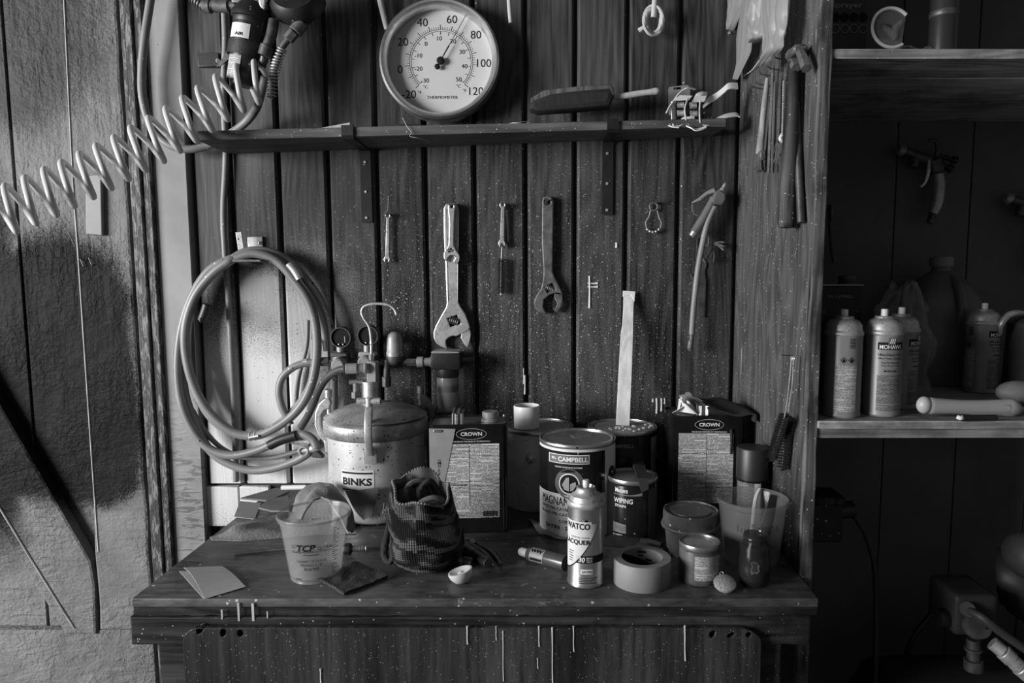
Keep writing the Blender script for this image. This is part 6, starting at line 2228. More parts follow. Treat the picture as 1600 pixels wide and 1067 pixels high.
def bagpt(a, f, e=0.0):
    i = f * (len(prof) - 1)
    k = min(int(i), len(prof) - 2)
    t = i - k
    r = (prof[k][0] * (1 - t) + prof[k + 1][0] * t) * br_
    z = prof[k][1] * (1 - t) + prof[k + 1][1] * t
    lean = -0.10 * (z / 0.13) * br_
    back = 0.5 - 0.5 * cos(a)      # a = 0 faces the camera
    zz = z * (1 + 0.24 * back * (z / 0.13) + 0.05 * (z / 0.13) * sin(4 * a + 1) - 0.06 * (z / 0.13) * sin(a))
    r *= 1 + 0.035 * sin(3 * a + 1 + z * 30) + 0.03 * sin(5 * a - z * 50) + 0.05 * (z / 0.13) * sin(2 * a + 0.6) + 0.05 * (z / 0.13) ** 2 * sin(7 * a)
    return Vector(((r + e) * sin(a) + lean, -(r + e) * cos(a), zz))


m = MB()
m.uv = m.bm.loops.layers.uv.new('UVMap')
na, nf = 96, 40
V = [[m.bm.verts.new(bagpt(2 * pi * i / na, 0.06 + 0.94 * j_ / nf)) for j_ in range(nf + 1)] for i in range(na)]
for i in range(na):
    for j_ in range(nf):
        f = m.bm.faces.new((V[i][j_], V[(i + 1) % na][j_], V[(i + 1) % na][j_ + 1], V[i][j_ + 1]))
        uvs = [(i, j_), (i + 1, j_), (i + 1, j_ + 1), (i, j_ + 1)]
        for lp, q in zip(f.loops, uvs):
            lp[m.uv].uv = (q[0] / na * 2 * pi * br_, prof[-1][1] * q[1] / nf * 1.25)
m.bm.faces.new([V[i][0] for i in range(na)][::-1])
ins = []
for i in range(na):
    a = 2 * pi * i / na
    ins.append([m.bm.verts.new(bagpt(a, 1.0) * 1.0 + Vector((-0.006 * sin(a), 0.006 * cos(a), 0.001))), m.bm.verts.new(bagpt(a, 0.72) + Vector((-0.007 * sin(a), 0.007 * cos(a), 0)))])
for i in range(na):
    k = (i + 1) % na
    m.bm.faces.new((V[i][nf], V[k][nf], ins[k][0], ins[i][0]))
    m.bm.faces.new((ins[i][0], ins[k][0], ins[k][1], ins[i][1]))
m.bm.faces.new([ins[i][1] for i in range(na)])
m.build('body', MAT['crochet'], cb, recalc=True, angle=180)
m = MB()
for i in range(64):
    a = 2 * pi * i / 64
    m.sphere(bagpt(a, 1.0) + Vector((-0.003 * sin(a), 0.003 * cos(a), 0.0005)), (0.0032, 0.0032, 0.0026), 6)
m_ = m.build('scalloped_edge', M('yarn_grey', 0.16, 0.95, 0, 0.4, 80), cb)
m_['kind'] = 'stuff'
yb = M('yarn_dark', 0.035, 0.95, 0, 0.5, 60, bump=0.8, bs=260)
yl = M('yarn_light', 0.10, 0.95, 0, 0.4, 60, bump=0.8, bs=260)
topz = bagpt(pi, 1.0).z


def bp(px, py, dy):
    return W(px, py, bc_.y + dy)


for pts, r_, mt in (([(616, 800, 0.01), (612, 782, 0.0), (617, 765, 0.0), (630, 757, 0.01), (648, 758, 0.02), (655, 770, 0.0), (652, 790, 0.0)], 0.0055, yb),
                    ([(640, 795, 0.0), (633, 775, -0.01), (636, 762, 0.0), (648, 753, 0.01), (664, 752, 0.02), (672, 766, 0.03), (676, 790, 0.03)], 0.0062, yl),
                    ([(660, 800, 0.0), (655, 778, 0.0), (660, 760, 0.01), (672, 752, 0.02), (684, 768, 0.03), (696, 790, 0.025), (708, 806, 0.02)], 0.0068, yb),
                    ([(648, 796, -0.02), (660, 784, -0.025), (680, 778, -0.02), (697, 786, -0.01), (709, 800, 0.0), (714, 812, 0.0)], 0.0060, yl),
                    ([(652, 800, -0.03), (668, 790, -0.035), (686, 788, -0.03), (700, 800, -0.02), (704, 820, -0.015)], 0.0056, yb),
                    ([(664, 800, -0.035), (680, 792, -0.04), (692, 795, -0.035), (696, 806, -0.03), (690, 812, -0.03)], 0.0045, yl)):
    MB().tube([bp(*q) for q in pts], r_, 9).build('drawstring', mt, cb, True)
MB().tube([bp(611, 800, -0.005), bp(606, 830, -0.02), bp(601, 855, -0.03), bp(601, 868, -0.035), bp(608, 878, -0.04), bp(614, 870, -0.04), bp(613, 850, -0.035), bp(615, 815, -0.03)], [0.004, 0.006, 0.0075, 0.007, 0.006, 0.006, 0.0055, 0.004], 9).build('strap_tail', yb, cb, True)
m = MB()
for k in range(26):
    p_ = bp(607 + random.uniform(-3, 8), 793 + random.uniform(-4, 10), -0.02)
    m.tube([p_, p_ + Vector((random.uniform(-.01, .004), random.uniform(-.008, 0), random.uniform(-.004, .008))), p_ + Vector((random.uniform(-.014, 0), random.uniform(-.01, 0), random.uniform(-.016, .004)))], 0.0007, 4, 3)
m_ = m.build('loose_threads', M('yarn_grey2', 0.18, 0.95), cb, True)
m_['kind'] = 'stuff'

# citrus half
cp = B(722, 918)
ci = thing('citrus_half', 'squeezed half citrus rind lying cut side up before the crochet bag', 'citrus', (cp.x, cp.y + 0.02, 0.9), rot=Matrix.Rotation(radians(8), 3, 'Z') @ Matrix.Rotation(radians(-5), 3, 'X') @ Matrix.Rotation(radians(-15), 3, 'Y'))
m = MB()
m.lathe([(0, 0.0), (0.008, 0.0012), (0.015, 0.006), (0.0205, 0.014), (0.0225, 0.022), (0.0222, 0.025), (0.019, 0.0252), (0.016, 0.022)], 36)
bmesh.ops.scale(m.bm, vec=(1.02, 1.05, 0.95), verts=m.bm.verts)
m.build('rind', MAT['rind'], ci)
m = MB()
m.lathe([(0.0192, 0.0236), (0.014, 0.0215), (0.006, 0.020), (0.002, 0.0225), (0, 0.0225)], 30)
m.build('pulp', MAT['pulp'], ci)

# pliers and a small torch-like cylinder beside the bag
pj = thing('hand_pliers', 'dark-handled pliers lying right of the crochet bag', 'pliers', B(750, 862))
m = MB()
m.tube([B(722, 846, .908), B(738, 846, .908), B(752, 853, .907), B(768, 862, .906), B(779, 874, .906), B(783, 882, .906)], [0.004, 0.005, 0.0055, 0.0055, 0.005, 0.0035], 10)
m.build('handle', MAT['black_plastic'], pj, True)
m = MB()
m.tube([B(722, 846, .908), B(738, 852, .908), B(752, 860, .907), B(764, 870, .906), B(772, 884, .906)], [0.004, 0.005, 0.0045, 0.004, 0.003], 10)
m.build('handle', MAT['dark_iron'], pj, True)
MB().box(B(724, 845, .907), (0.034, 0.018, 0.010), radians(20), 0.003).build('jaw', MAT['rust'], pj, True)
MB().cyl(B(738, 846, .900), B(738, 846, .914), 0.006, n=14, bev=0.001).build('pivot', MAT['worn_steel'], pj, True)
kn = thing('penlight', 'dark round metal penlight lying between crochet bag and pliers', 'torch', B(742, 872))
a, b = B(722, 853, .911), B(762, 879, .911)
MB().cyl(a, b, 0.0105, n=20, bev=0.002).build('barrel', MAT['black_metal'], kn, True)
d_ = (b - a).normalized()
MB().cyl(a.lerp(b, .36), a.lerp(b, .52), 0.0112, n=20).build('ring', MAT['dark_iron'], kn, True)
MB().cyl(b, b + d_ * 0.003, 0.0095, n=20).build('end_cap', MAT['dark_iron'], kn, True)
sk2 = thing('socket', 'short shiny dark socket lying below the penlight by the bag', 'socket', B(732, 880))
MB().cyl(B(724, 876, .908), B(738, 878, .908), 0.0082, n=18, bev=0.001).build('body', MAT['dark_iron'], sk2, True)

# tube lying behind the spray can
tb = thing('squeeze_bottle', 'small round labelled bottle lying on its side left of the silver spray can', 'bottle', B(850, 868))
a, b = B(812, 861, .912), B(884, 880, .914)
dv = (b - a)
Lx = dv.length
Mq = Matrix.Translation(a) @ dv.to_track_quat('Z', 'Y').to_matrix().to_4x4()
MB().lathe([(0, 0), (0.006, 0), (0.0085, 0.004), (0.009, 0.022), (0, 0.024)], 20, Mq).build('cap', MAT['cream_plastic'], tb, True)
MB().lathe([(0, 0.022), (0.012, 0.022), (0.0148, 0.028), (0.015, Lx), (0, Lx)], 28, Mq).build('body', MAT['brown_bottle'], tb, True)
best2 = min([((Mq @ Vector((0.015 * cos(q), 0.015 * sin(q), 0.05)) - CAMP).length, q) for q in [2 * pi * i / 90 for i in range(90)]])[1]
fT = lambda e: (lambda u, v: Mq @ Vector(((0.015 + e) * cos(best2 + v / 0.015), (0.015 + e) * sin(best2 + v / 0.015), u)))
sgn = 1 if fT(0)(0.05, 0.01).z > fT(0)(0.05, 0).z else -1
MB().patch(lambda u, v: fT(0.0004)(u, v * sgn), 0.034, 0.066, -0.014, 0.017, 2, 10).build('label', M('worn_label', 0.22, 0.5, 0, 0.3), tb, True)
m = MB()
for k, s_ in enumerate((0.040, 0.046, 0.0525, 0.059)):
    m.box(fT(0.0008)(s_, 0.006 * sgn), (0.0035, 0.0012, 0.009), None)
m.patch(lambda u, v: fT(0.0007)(u, v * sgn), 0.036, 0.064, -0.011, -0.006, 2, 4)
m_ = m.build('lettering', MAT['ink'], tb, True)
# clear bag with a paper slip
zb = thing('zip_bag', 'small clear plastic bag with paper slip lying before the MAGNAMAX can', 'bag', B(860, 830))
cs = [B(826, 813, .901), B(890, 832, .901), B(884, 846, .901), B(842, 836, .901)]
m = MB()
m.sheet(lambda u, v: quad(cs, u, v) + Vector((0, 0, 0.004 + 0.005 * sin(pi * u) * sin(pi * v) + 0.0015 * sin(9 * u + 5 * v))), 14, 8, 0.0008)
m.build('film', MAT['poly_bag'], zb, True)
cs2 = [B(861, 818, .908), B(885, 826, .909), B(883, 838, .908), B(858, 826, .908)]
m = MB()
m.sheet(lambda u, v: quad(cs2, u, v) + Vector((0, 0, 0.003 + 0.002 * sin(pi * u))), 8, 4, 0.0005)
m.build('slip', MAT['label'], zb, True)

# dark gloves / cloth heap behind the tape
gz = thing('work_glove', 'crumpled black glove lying between the stain can and the tape roll', 'glove', B(985, 850))


def heap(cx, cy, rx, ry, h, seed, rot=0.0):
    m = MB()
    n1, n2 = 28, 10
    def f(u, v):
        a = 2 * pi * u
        r = v
        w_ = 1 + 0.22 * mnoise.noise((cos(a) * 1.3 + seed, sin(a) * 1.3, seed))
        x = cos(a) * r * rx * w_
        y = sin(a) * r * ry * w_
        z = h * (1 - r ** 2.2) * (0.75 + 0.6 * mnoise.noise((x * 45 + seed, y * 45, seed))) + 0.002
        return Vector((cx + x * cos(rot) - y * sin(rot), cy + x * sin(rot) + y * cos(rot), 0.9 + max(0.0012, z)))
    return m.sheet(f, n1, n2, 0.0, True)


q = B(983, 846)
heap(q.x, q.y, 0.060, 0.030, 0.022, 3, 0.2).build('palm', MAT['black_cloth'], gz, True)
for pts in ([(1000, 846), (1018, 848), (1034, 852)], [(996, 854), (1016, 858), (1036, 860)], [(985, 858), (1004, 864), (1022, 868)]):
    MB().tube([B(x, y, .907) for x, y in pts], [0.0085, 0.008, 0.006], 9).build('finger', MAT['black_cloth'], gz, True)
MB().tube([B(946, 842, .904), B(962, 836, .906), B(976, 838, .908)], [0.004, 0.007, 0.009], 9).build('cuff', MAT['black_cloth'], gz, True)

# ------------------------------------------------------------------ rag, cloths and cardboard around the pot
rg = thing('terry_rag', 'grey terry rag spread behind the clear mixing cup', 'rag', B(440, 835))
m = MB()
# outline of the rag on the bench in picture points, folded ridge to the right
top_e = [B(328, 841), B(378, 826), B(430, 808), B(468, 784), B(500, 772), B(545, 776)]
bot_e = [B(332, 845), B(378, 846), B(430, 842), B(470, 838), B(505, 836), B(556, 834)]


def pl(pts, t):
    i = t * (len(pts) - 1)
    k = min(int(i), len(pts) - 2)
    return pts[k].lerp(pts[k + 1], i - k)


def ragf(u, v):
    p = pl(top_e, u).lerp(pl(bot_e, u), v)
    hgt = 0.008 + 0.034 * max(0, sin((u - 0.5) * 2 * pi * 0.9)) * sin(pi * min(1, 0.15 + v * 0.85)) ** 0.7
    hgt += 0.014 * sin(pi * v) * sin(u * 5 + 0.5) ** 2 + 0.008 * mnoise.noise((u * 6, v * 4, 2))
    edge = min(1, 6 * min(u + .02, 1 - u + .02, v + .03, 1.03 - v))
    return p + Vector((0, 0, max(0.0035, hgt * edge)))


m.sheet(ragf, 48, 26, 0.003)
m.build('spread', MAT['rag'], rg, True)
m = MB()
hp0 = [W(456, 800, -0.33), W(462, 776, -0.30), W(478, 758, -0.27), W(500, 752, -0.27), W(520, 757, -0.28), W(538, 775, -0.30), W(552, 800, -0.33), W(556, 826, -0.36)]
hp1 = [W(470, 812, -0.40), W(480, 792, -0.40), W(490, 780, -0.38), W(502, 776, -0.37), W(514, 780, -0.38), W(524, 796, -0.39), W(536, 815, -0.40), W(545, 832, -0.41)]


def humpf(u, v):
    p = pl(hp0, u).lerp(pl(hp1, u), v)
    p = p + Vector((0, 0, 0.006 * sin(v * 7 + u * 9) * sin(pi * v) + 0.004 * mnoise.noise((u * 8, v * 5, 4))))
    p.z = max(p.z, 0.906)
    return p


m.sheet(humpf, 36, 12, 0.004)
m.build('hump', MAT['rag'], rg, True)
# dark cloth hanging on the pot front
dc = MB()
tL, tR, bL, bR, bm2 = W(536, 770, -0.287), W(592, 762, -0.285), W(550, 795, -0.292), W(580, 808, -0.296), W(566, 815, -0.296)


def dcf(u, v):
    a = tL.lerp(tR, u)
    b = bL.lerp(bm2, min(1, u * 2)) if u < .5 else bm2.lerp(bR, (u - .5) * 2)
    p = a.lerp(b, v)
    # follow the round pot in front of it
    dx = p.x - pc.x
    yy = pc.y - sqrt(max(0.0, (RP + 0.004) ** 2 - min(abs(dx), RP) ** 2)) - 0.003
    return Vector((p.x, yy - 0.004 * v - 0.002 * sin(u * 8), p.z))


dc.sheet(dcf, 20, 12, 0.002)
tag(dc.build('dark_cloth', MAT['dark_rag']), 'dark triangular cloth draped on the pot below its label', 'cloth')
# cardboard pieces
for k, (cs, lab, mt) in enumerate((
        ([(376, 780), (432, 764), (452, 770), (420, 784)], 'dark stained cardboard piece at the back left by the wall', 'card_dark'),
        ([(404, 795), (418, 783), (450, 776), (452, 800), (424, 800)], 'folded dark cardboard piece in front of the back left corner', 'card_dark'))):
    P_ = [B(x, y, 0.9035 + 0.008 * k) for x, y in cs]
    m = MB()
    vs = P_ + [p + Vector((0, 0, 0.004)) for p in P_]
    n = len(P_)
    m.faces(vs, [tuple(range(n)), tuple(range(n, 2 * n))] + [(i, (i + 1) % n, (i + 1) % n + n, i + n) for i in range(n)])
    tag(m.build('cardboard', MAT[mt]), lab, 'cardboard')
m = MB()
P_ = [B(x, y, 0.9005) for x, y in ((375, 784), (408, 787), (398, 812), (366, 808))]
vs = P_ + [p + Vector((0, 0, 0.002)) for p in P_]
m.faces(vs, [(0, 1, 2, 3), (4, 5, 6, 7)] + [(i, (i + 1) % 4, (i + 1) % 4 + 4, i + 4) for i in range(4)])
tag(m.build('paper_sheet', MAT['card']), 'thin grey paper sheet beneath the cardboard at the back left', 'paper')
m = MB()
m.cyl(W(440, 762, -0.03), W(478, 761, -0.03), 0.006, n=14)
tag(m.build('white_tube', MAT['white_plastic']), 'short white tube lying against the wall at the back left', 'tube')

# nozzle rod with barbed fitting
rd = thing('hose_wand', 'thin dark rod with a barbed brass fitting lying behind the clear cup', 'tool', B(470, 860))
MB().tube([B(366, 866, .904), B(400, 862, .904), B(446, 858, .905), B(540, 856, .908)], 0.0034, 10).build('rod', MAT['dark_iron'], rd, True)
a, b = B(536, 858, .911), B(578, 856, .911)
Mq = Matrix.Translation(a) @ (b - a).to_track_quat('Z', 'Y').to_matrix().to_4x4()
MB().lathe([(0, 0), (0.010, 0), (0.0125, 0.006), (0.0125, 0.014), (0.008, 0.018), (0, 0.018)], 8, Mq).build('hex_nut', MAT['black_metal'], rd, True)
pr = [(0, 0.018), (0.0055, 0.018)]
for k in range(4):
    pr += [(0.0068, 0.021 + k * 0.006), (0.0048, 0.0265 + k * 0.006)]
pr += [(0.006, 0.046), (0, 0.047)]
MB().lathe(pr, 18, Mq).build('barb', MAT['steel'], rd, True)
# ------------------------------------------------------------------ things hung on the cabinet panel
XP = PXI - 0.001


def pp_(px, py, off=0.012):
    return Pn(px, py, XP - off)


# two bottle brushes
for k, (pts, lab) in enumerate(((((1237, 560), (1233, 600), (1226, 650)), 'left of two bottle brushes hanging on the cabinet panel'), (((1240, 560), (1238, 600), (1231, 650)), 'right of two bottle brushes hanging on the cabinet panel'))):
    o = 0.030 if k == 0 else 0.014
    P = [pp_(x, y, o) for x, y in pts]
    e = pp_(1205 if k == 0 else 1222, 715 if k == 0 else 732, o)
    t = spiral_brush('bottle_brush', lab, P + [e], 0.014, 14, None)
    t['group'] = 'bottle brushes on the cabinet panel'
    bristles(t, pp_(1225 if k == 0 else 1231, 648 if k == 0 else 652, o), e, 0.0115, 9, 80, MAT['bristle'], 0.0007)
    MB().torus(P[0], 0.004, 0.001, Matrix.Rotation(pi / 2, 4, 'Y'), 14, 6).build('wire_loop', MAT['worn_steel'], t, True)

# hanging mallet-like handle tool with clamp head, metal rod behind
hd = thing('old_hammer', 'old wooden-handled hammer hanging head up on the cabinet panel', 'hammer', pp_(1236, 110))
a, b = pp_(1240, 96, 0.022), pp_(1229, 357, 0.024)
ax = (b - a)
Lh = ax.length
Mq = Matrix.Translation(a) @ ax.to_track_quat('Z', 'X').to_matrix().to_4x4()
MB().lathe([(0, 0), (0.0105, 0), (0.012, Lh * 0.1), (0.0135, Lh * 0.4), (0.0155, Lh * 0.75), (0.0172, Lh * 0.9), (0.0175, Lh * 0.96), (0.015, Lh * 0.995), (0, Lh)], 24, Mq).build('handle', MAT['old_handle'], hd, True)
for pts in (((1236, 80), (1238, 90), (1244, 106)), ((1250, 80), (1255, 92), (1260, 107))):
    m = MB()
    m.tube([pp_(x, y, 0.022) for x, y in pts], [0.008, 0.0095, 0.0095], 6, 6)
    m.build('claw', MAT['rust'], hd, True)
MB().box(pp_(1244, 82, 0.022), (0.026, 0.05, 0.016), None, 0.004).build('head', MAT['rust'], hd, True)
m = MB()
m.tube([pp_(1245, 108, 0.008), pp_(1246, 150, 0.008), pp_(1247, 240, 0.009), pp_(1252, 348, 0.009)], [0.006, 0.0062, 0.0065, 0.0075], 10)
tag(m.build('metal_rod', MAT['dark_iron']), 'smooth dull rod hanging behind the old hammer handle', 'rod')
# brush, sticks, file, bead chain
ub = thing('paint_brush', 'old paint brush with pale wooden handle, leftmost tool on the cabinet panel', 'brush', pp_(1195, 130))
m = MB()
m.tube([pp_(1199, 122, 0.014), pp_(1196, 150, 0.016), pp_(1191, 200, 0.016), pp_(1187, 240, 0.016)], [0.0042, 0.0062, 0.0075, 0.0085], 10)
m.build('handle', M_wood('worn_handle', 0.22, 0.5, 2, drops=0.08, knots=False), ub, True)
MB().box(pp_(1189, 244, 0.016), (0.012, 0.03, 0.022), None, 0.002).build('ferrule', MAT['rust'], ub, True)
m = MB()
c = pp_(1188, 250, 0.016)
for k in range(60):
    x_, y_ = random.uniform(-.005, .005), random.uniform(-.014, .014)
    m.tube([c + Vector((x_, y_, 0)), c + Vector((x_ * 1.4, y_ * 1.3, -0.012)), c + Vector((x_ * 2, y_ * 1.6 + random.uniform(-.004, .004), -0.024))], 0.0008, 4, 2)
m_ = m.build('bristles', MAT['whiskers'], ub, True)
m_['kind'] = 'stuff'
for (p0_, p1_, r_, mt, nm, lab, ct) in (((1208, 104), (1201, 270), 0.0042, 'rust', 'long_file', 'long thin rusty file hanging left of the hammer on the panel', 'file'),
                                      ((1211, 128), (1207, 268), 0.0040, 'old_handle', 'thin_stick', 'thin dark wooden stick hanging beside the long file', 'stick'),
                                      ((1220, 122), (1216, 220), 0.0052, 'dark_iron', 'scraper_rod', 'dark flat scraper rod hanging under the hammer head', 'scraper')):
    m = MB()
    m.tube([pp_(p0_[0], p0_[1], 0.012), pp_((p0_[0] + p1_[0]) / 2, (p0_[1] + p1_[1]) / 2, 0.013), pp_(p1_[0], p1_[1], 0.012)], [r_ * 0.7, r_, r_ * 0.8], 8)
    tag(m.build(nm, MAT[mt]), lab, ct)
bcn = thing('bead_chain', 'thin bead chain with pale clip hanging beside the hammer handle', 'chain', pp_(1223, 125))
m = MB()
for k in range(34):
    m.sphere(pp_(1224 - 1.8 * k / 33, 127 + 82 * k / 33, 0.016), 0.0017, 6)
m_ = m.build('beads', MAT['worn_steel'], bcn, True)
m_['kind'] = 'stuff'
MB().tube([pp_(1222, 210, 0.016), pp_(1219, 216, 0.016), pp_(1221, 221, 0.016)], 0.0032, 8).build('clip', MAT['white_plastic'], bcn, True)
m = MB()
for k in range(40):
    s_ = pp_(1216 + random.uniform(-4, 6), 226 + random.uniform(-6, 4), 0.014)
    m.tube([s_, s_ + Vector((random.uniform(-.004, .002), random.uniform(-.006, .008), -0.018)), s_ + Vector((random.uniform(-.006, .003), random.uniform(-.012, .012), -0.034))], 0.0007, 4, 2)
m_ = m.build('tuft', MAT['whiskers'], bcn, True)
m_['kind'] = 'stuff'
for (pa, pb_2, lab) in (((1188, 128), (1204, 135), 'bent nail left of the hanging brush handle'), ((1180, 131), (1196, 140), 'thin hooked nail lowest left on the panel'), ((1198, 120), (1210, 120), 'short nail holding the long file'), ((1214, 111), (1224, 111), 'short dark nail under the hammer head'), ((1226, 95), (1235, 95.5), 'short dark nail holding the hammer claw')):
    m = MB()
    q1 = Pn(pb_2[0], pb_2[1], XP)
    q0_ = q1 + Vector((-0.034, -0.004, 0.006))
    m.tube([q1, q1.lerp(q0_, 0.85), q0_ + Vector((0, 0, 0.006))], 0.0013, 6)
    tag(m.build('nail', MAT['dark_iron']), lab, 'nail')
# plastic bags
pbg = thing('plastic_bags', 'crumpled translucent plastic bags hanging at the top of the cabinet panel', 'bags', pp_(1200, 10))


def bagsheet(L, R, off, amp, seed, mat, nm, fr=5):
    m = MB()
    def f(u, v):
        a, b = pl(L, v), pl(R, v)
        p = a.lerp(b, u)
        w_ = amp * (0.5 if seed < 4 else 1.3) * (sin(u * fr * pi + seed + 2 * v) + 0.7 * mnoise.noise((u * 3 + seed, v * 4, seed)))
        return p + Vector((-abs(w_) - off * 0 - 0.012 * sin(pi * u), -0.004 * w_, 0))
    m.sheet(f, 20, 18, 0.0012)
    return m.build(nm, mat, pbg, True, 60)


def PL(lst, off):
    return [pp_(x, y, off) for x, y in lst]


bagsheet(PL([(1138, -30), (1137, 10), (1137, 35), (1142, 52)], .03), PL([(1172, -30), (1166, 8), (1156, 30), (1143, 56)], .02), 0, 0.006, 1, MAT['poly_bag'], 'bag_fold')
bagsheet(PL([(1166, -30), (1160, 20), (1153, 60), (1153, 100), (1154, 122)], .012), PL([(1186, -30), (1178, 20), (1178, 60), (1176, 82), (1155, 124)], .02), 0, 0.006, 3, MAT['poly_bag'], 'bag_fold')
bagsheet(PL([(1180, -30), (1179, 20), (1176, 40), (1177, 58), (1184, 66)], .03), PL([(1203, -30), (1200, 20), (1200, 40), (1200, 56), (1188, 66)], .03), 0, 0.008, 5, MAT['poly_bag'], 'bag_fold')
bagsheet(PL([(1199, -30), (1199, 20), (1200, 60), (1199, 85), (1200, 103)], .03), PL([(1240, -30), (1239, 20), (1236, 50), (1232, 74), (1204, 102)], .03), 0, 0.008, 7, MAT['poly_bag'], 'bag_fold')
MB().sphere(pp_(1188, 52, .03), (0.012, 0.014, 0.014), 14).build('wrapped_knob', MAT['card'], pbg, True)
m = MB().tube([pp_(1197, 78, .01), pp_(1184, 98, .008), pp_(1172, 112, .006), pp_(1158, 121, .006)], 0.0009, 6)
tag(m.build('loose_string', MAT['plain_white']), 'thin white string sagging below the hanging plastic bags', 'string')

# ------------------------------------------------------------------ cabinet, upper shelf
zu0 = zu
bx = thing('sprayer_box', 'dark box lettered Sprayer with round icons on the top cabinet shelf', 'box', W(1330, 50, -0.40))
xl, xr_ = 0.488, W(1355, 50, -0.40).x
MB().span(xl, xr_, -0.40, -0.20, zu0, zu0 + 0.26, 0.002).build('carton', MAT['box_grey'], bx, True)
m = MB()
fq = plfn((0, -0.4008, 0))
c = W(1323, 9, -0.4)
m.text('Sprayer', 0.060, 0.013, lambda x, y: fq(c.x + 0.0 + x, c.z + y), 0.02)
m.build('lettering', MAT['dim_ink'], bx, True)
for r_, yy, tone in ((0, 27, 'ink'), (1, 45, 'dim_ink')):
    for k in range(4):
        c2 = W(1305 + k * 14.5, yy, -0.4)
        m = MB()
        R0 = 0.0085
        m.shape([circ(c2.x, c2.z, R0, 20)] + ([circ(c2.x, c2.z, R0 * 0.85, 20)] if r_ else []), 0.0004, lambda u, v, w: Vector((u, -0.4006 - w, v)))
        m.build('icon', MAT[tone], bx, True)
ld = thing('deli_container_top', 'translucent round deli lid with a cut side leaning on the top cabinet shelf', 'lid', W(1390, 73, -0.47))
c = W(1392, 43, -0.46)
r_ = 31 / sc(c)
a = [(-2.62 + 0.1 * k) for k in range(0, 33)]
oc = [(c.x + r_ * 0.98 * cos(q) + 0.002, c.z + r_ * sin(q)) for q in [radians(40) + radians(262) * i / 40 for i in range(41)]]
m = MB()
m.shape([oc], 0.003, lambda u, v, w: Vector((u, -0.455 - w + (v - c.z) * 0.15, v)), 0.001)
m.build('disc', MAT['cup_dull'], ld, True)
m = MB()
m.tube([Vector((p[0], -0.459 + (p[1] - c.z) * 0.15, p[1])) for p in oc], 0.0032, 8, 1)
m.build('rim', MAT['cream_plastic'], ld, True)
for k, pts in enumerate((((1380, 40), (1392, 52), (1398, 62)), ((1408, 34), (1398, 46), (1400, 58)), ((1373, 62), (1388, 66), (1404, 68)))):
    MB().tube([W(x, y, -0.462) for x, y in pts], [0.004, 0.006, 0.004], 8).build('crease', MAT['cup_dull'], ld, True)
MB().cyl(W(1379, 39, -0.462), W(1379, 39, -0.465), 0.0045, n=14).build('spot', MAT['rubber'], ld, True)
cc_, cr_ = W(1474, 60, -0.45), 0.0
bt = thing('dark_cylinder', 'tall dark shiny cylinder standing on the top cabinet shelf', 'canister', (W(1473, 60, -0.44).x, -0.44, zu0))
rr = 20 / sc((0.6, -0.44, 1.6))
MB().lathe([(0, 0), (rr, 0), (rr, 0.16), (rr * 0.9, 0.165), (0, 0.165)], 40).build('tube', M('dark_gloss', 0.05, 0.3, 0.5, 0.2), bt)
MB().lathe([(rr, 0.08), (rr * 1.03, 0.081), (rr * 1.03, 0.09), (rr, 0.091)], 40).build('band', MAT['dark_iron'], bt)
for k, pts in enumerate((((1398, 69), (1420, 66), (1438, 69), (1452, 64)), ((1446, 68), (1458, 70), (1470, 63)))):
    m = MB().tube([Vector((W(x, y, CY0 + 0.02).x, CY0 + 0.02 + 0.01 * k, zu0 + 0.003 + (0.006 if i % 2 else 0))) for i, (x, y) in enumerate(pts)], 0.0018, 6)
    tag(m.build('twig', MAT['old_handle']), 'long dry twig on the shelf edge before the dark canister' if k == 0 else 'short dry twig at the foot of the dark canister', 'twig')

# ------------------------------------------------------------------ spray guns on the cabinet back
def spray_gun(name, label, ox, oy, s, flip=1, y=-0.03):
    t = thing(name, label, 'spray gun', W(ox, oy, y))
    g = lambda px, py, dy=0.0: W(ox + (px - 1445) * s * flip, oy + (py - 275) * s, y + dy)
    MB().tube([g(1412, 236), g(1424, 240), g(1440, 247), g(1452, 252)], [0.010, 0.012, 0.014, 0.013], 14).build('barrel', MAT['dark_iron'], t, True)
    MB().cyl(g(1412, 236), g(1404, 233), 0.0155, 0.012, 18, 0.002).build('air_cap', MAT['worn_steel'], t, True)
    MB().tube([g(1466, 272), g(1467, 290), g(1464, 315), g(1457, 334)], [0.0125, 0.0145, 0.0145, 0.012], 14).build('grip', MAT['worn_steel'], t, True)
    MB().tube([g(1458, 334), g(1455, 342), g(1453, 349)], [0.010, 0.009, 0.0095], 12).build('air_inlet', MAT['dark_iron'], t, True)
    MB().box(g(1461, 259), (0.032, 0.026, 0.036), Matrix.Rotation(radians(-20), 3, 'Y'), 0.005).build('body', MAT['dark_iron'], t, True)
    MB().cyl(g(1466, 243), g(1488, 250), 0.0055, n=10).build('fluid_knob', MAT['black_metal'], t, True)
    MB().cyl(g(1488, 249), g(1494, 251), 0.009, n=12).build('fluid_knob', MAT['black_metal'], t, True)
    MB().cyl(g(1468, 256), g(1482, 262), 0.0055, n=10).build('fan_knob', MAT['black_metal'], t, True)
    MB().cyl(g(1481, 261), g(1487, 265), 0.010, n=12).build('fan_knob', MAT['black_metal'], t, True)
    MB().tube([g(1451, 250, -.01), g(1450, 268, -.012), g(1445, 285, -.01), g(1438, 292, -.008)], [0.004, 0.005, 0.004, 0.003], 8).build('trigger', MAT['steel'], t, True)
    MB().tube([g(1463, 246), g(1465, 230), g(1461, 220), g(1452, 219)], [0.006, 0.005, 0.005, 0.003], 8).build('hook', MAT['dark_iron'], t, True)
    MB().cyl(g(1430, 246), g(1426, 262), 0.010, 0.012, 14).build('cup_fitting', MAT['dark_iron'], t, True)
    return t


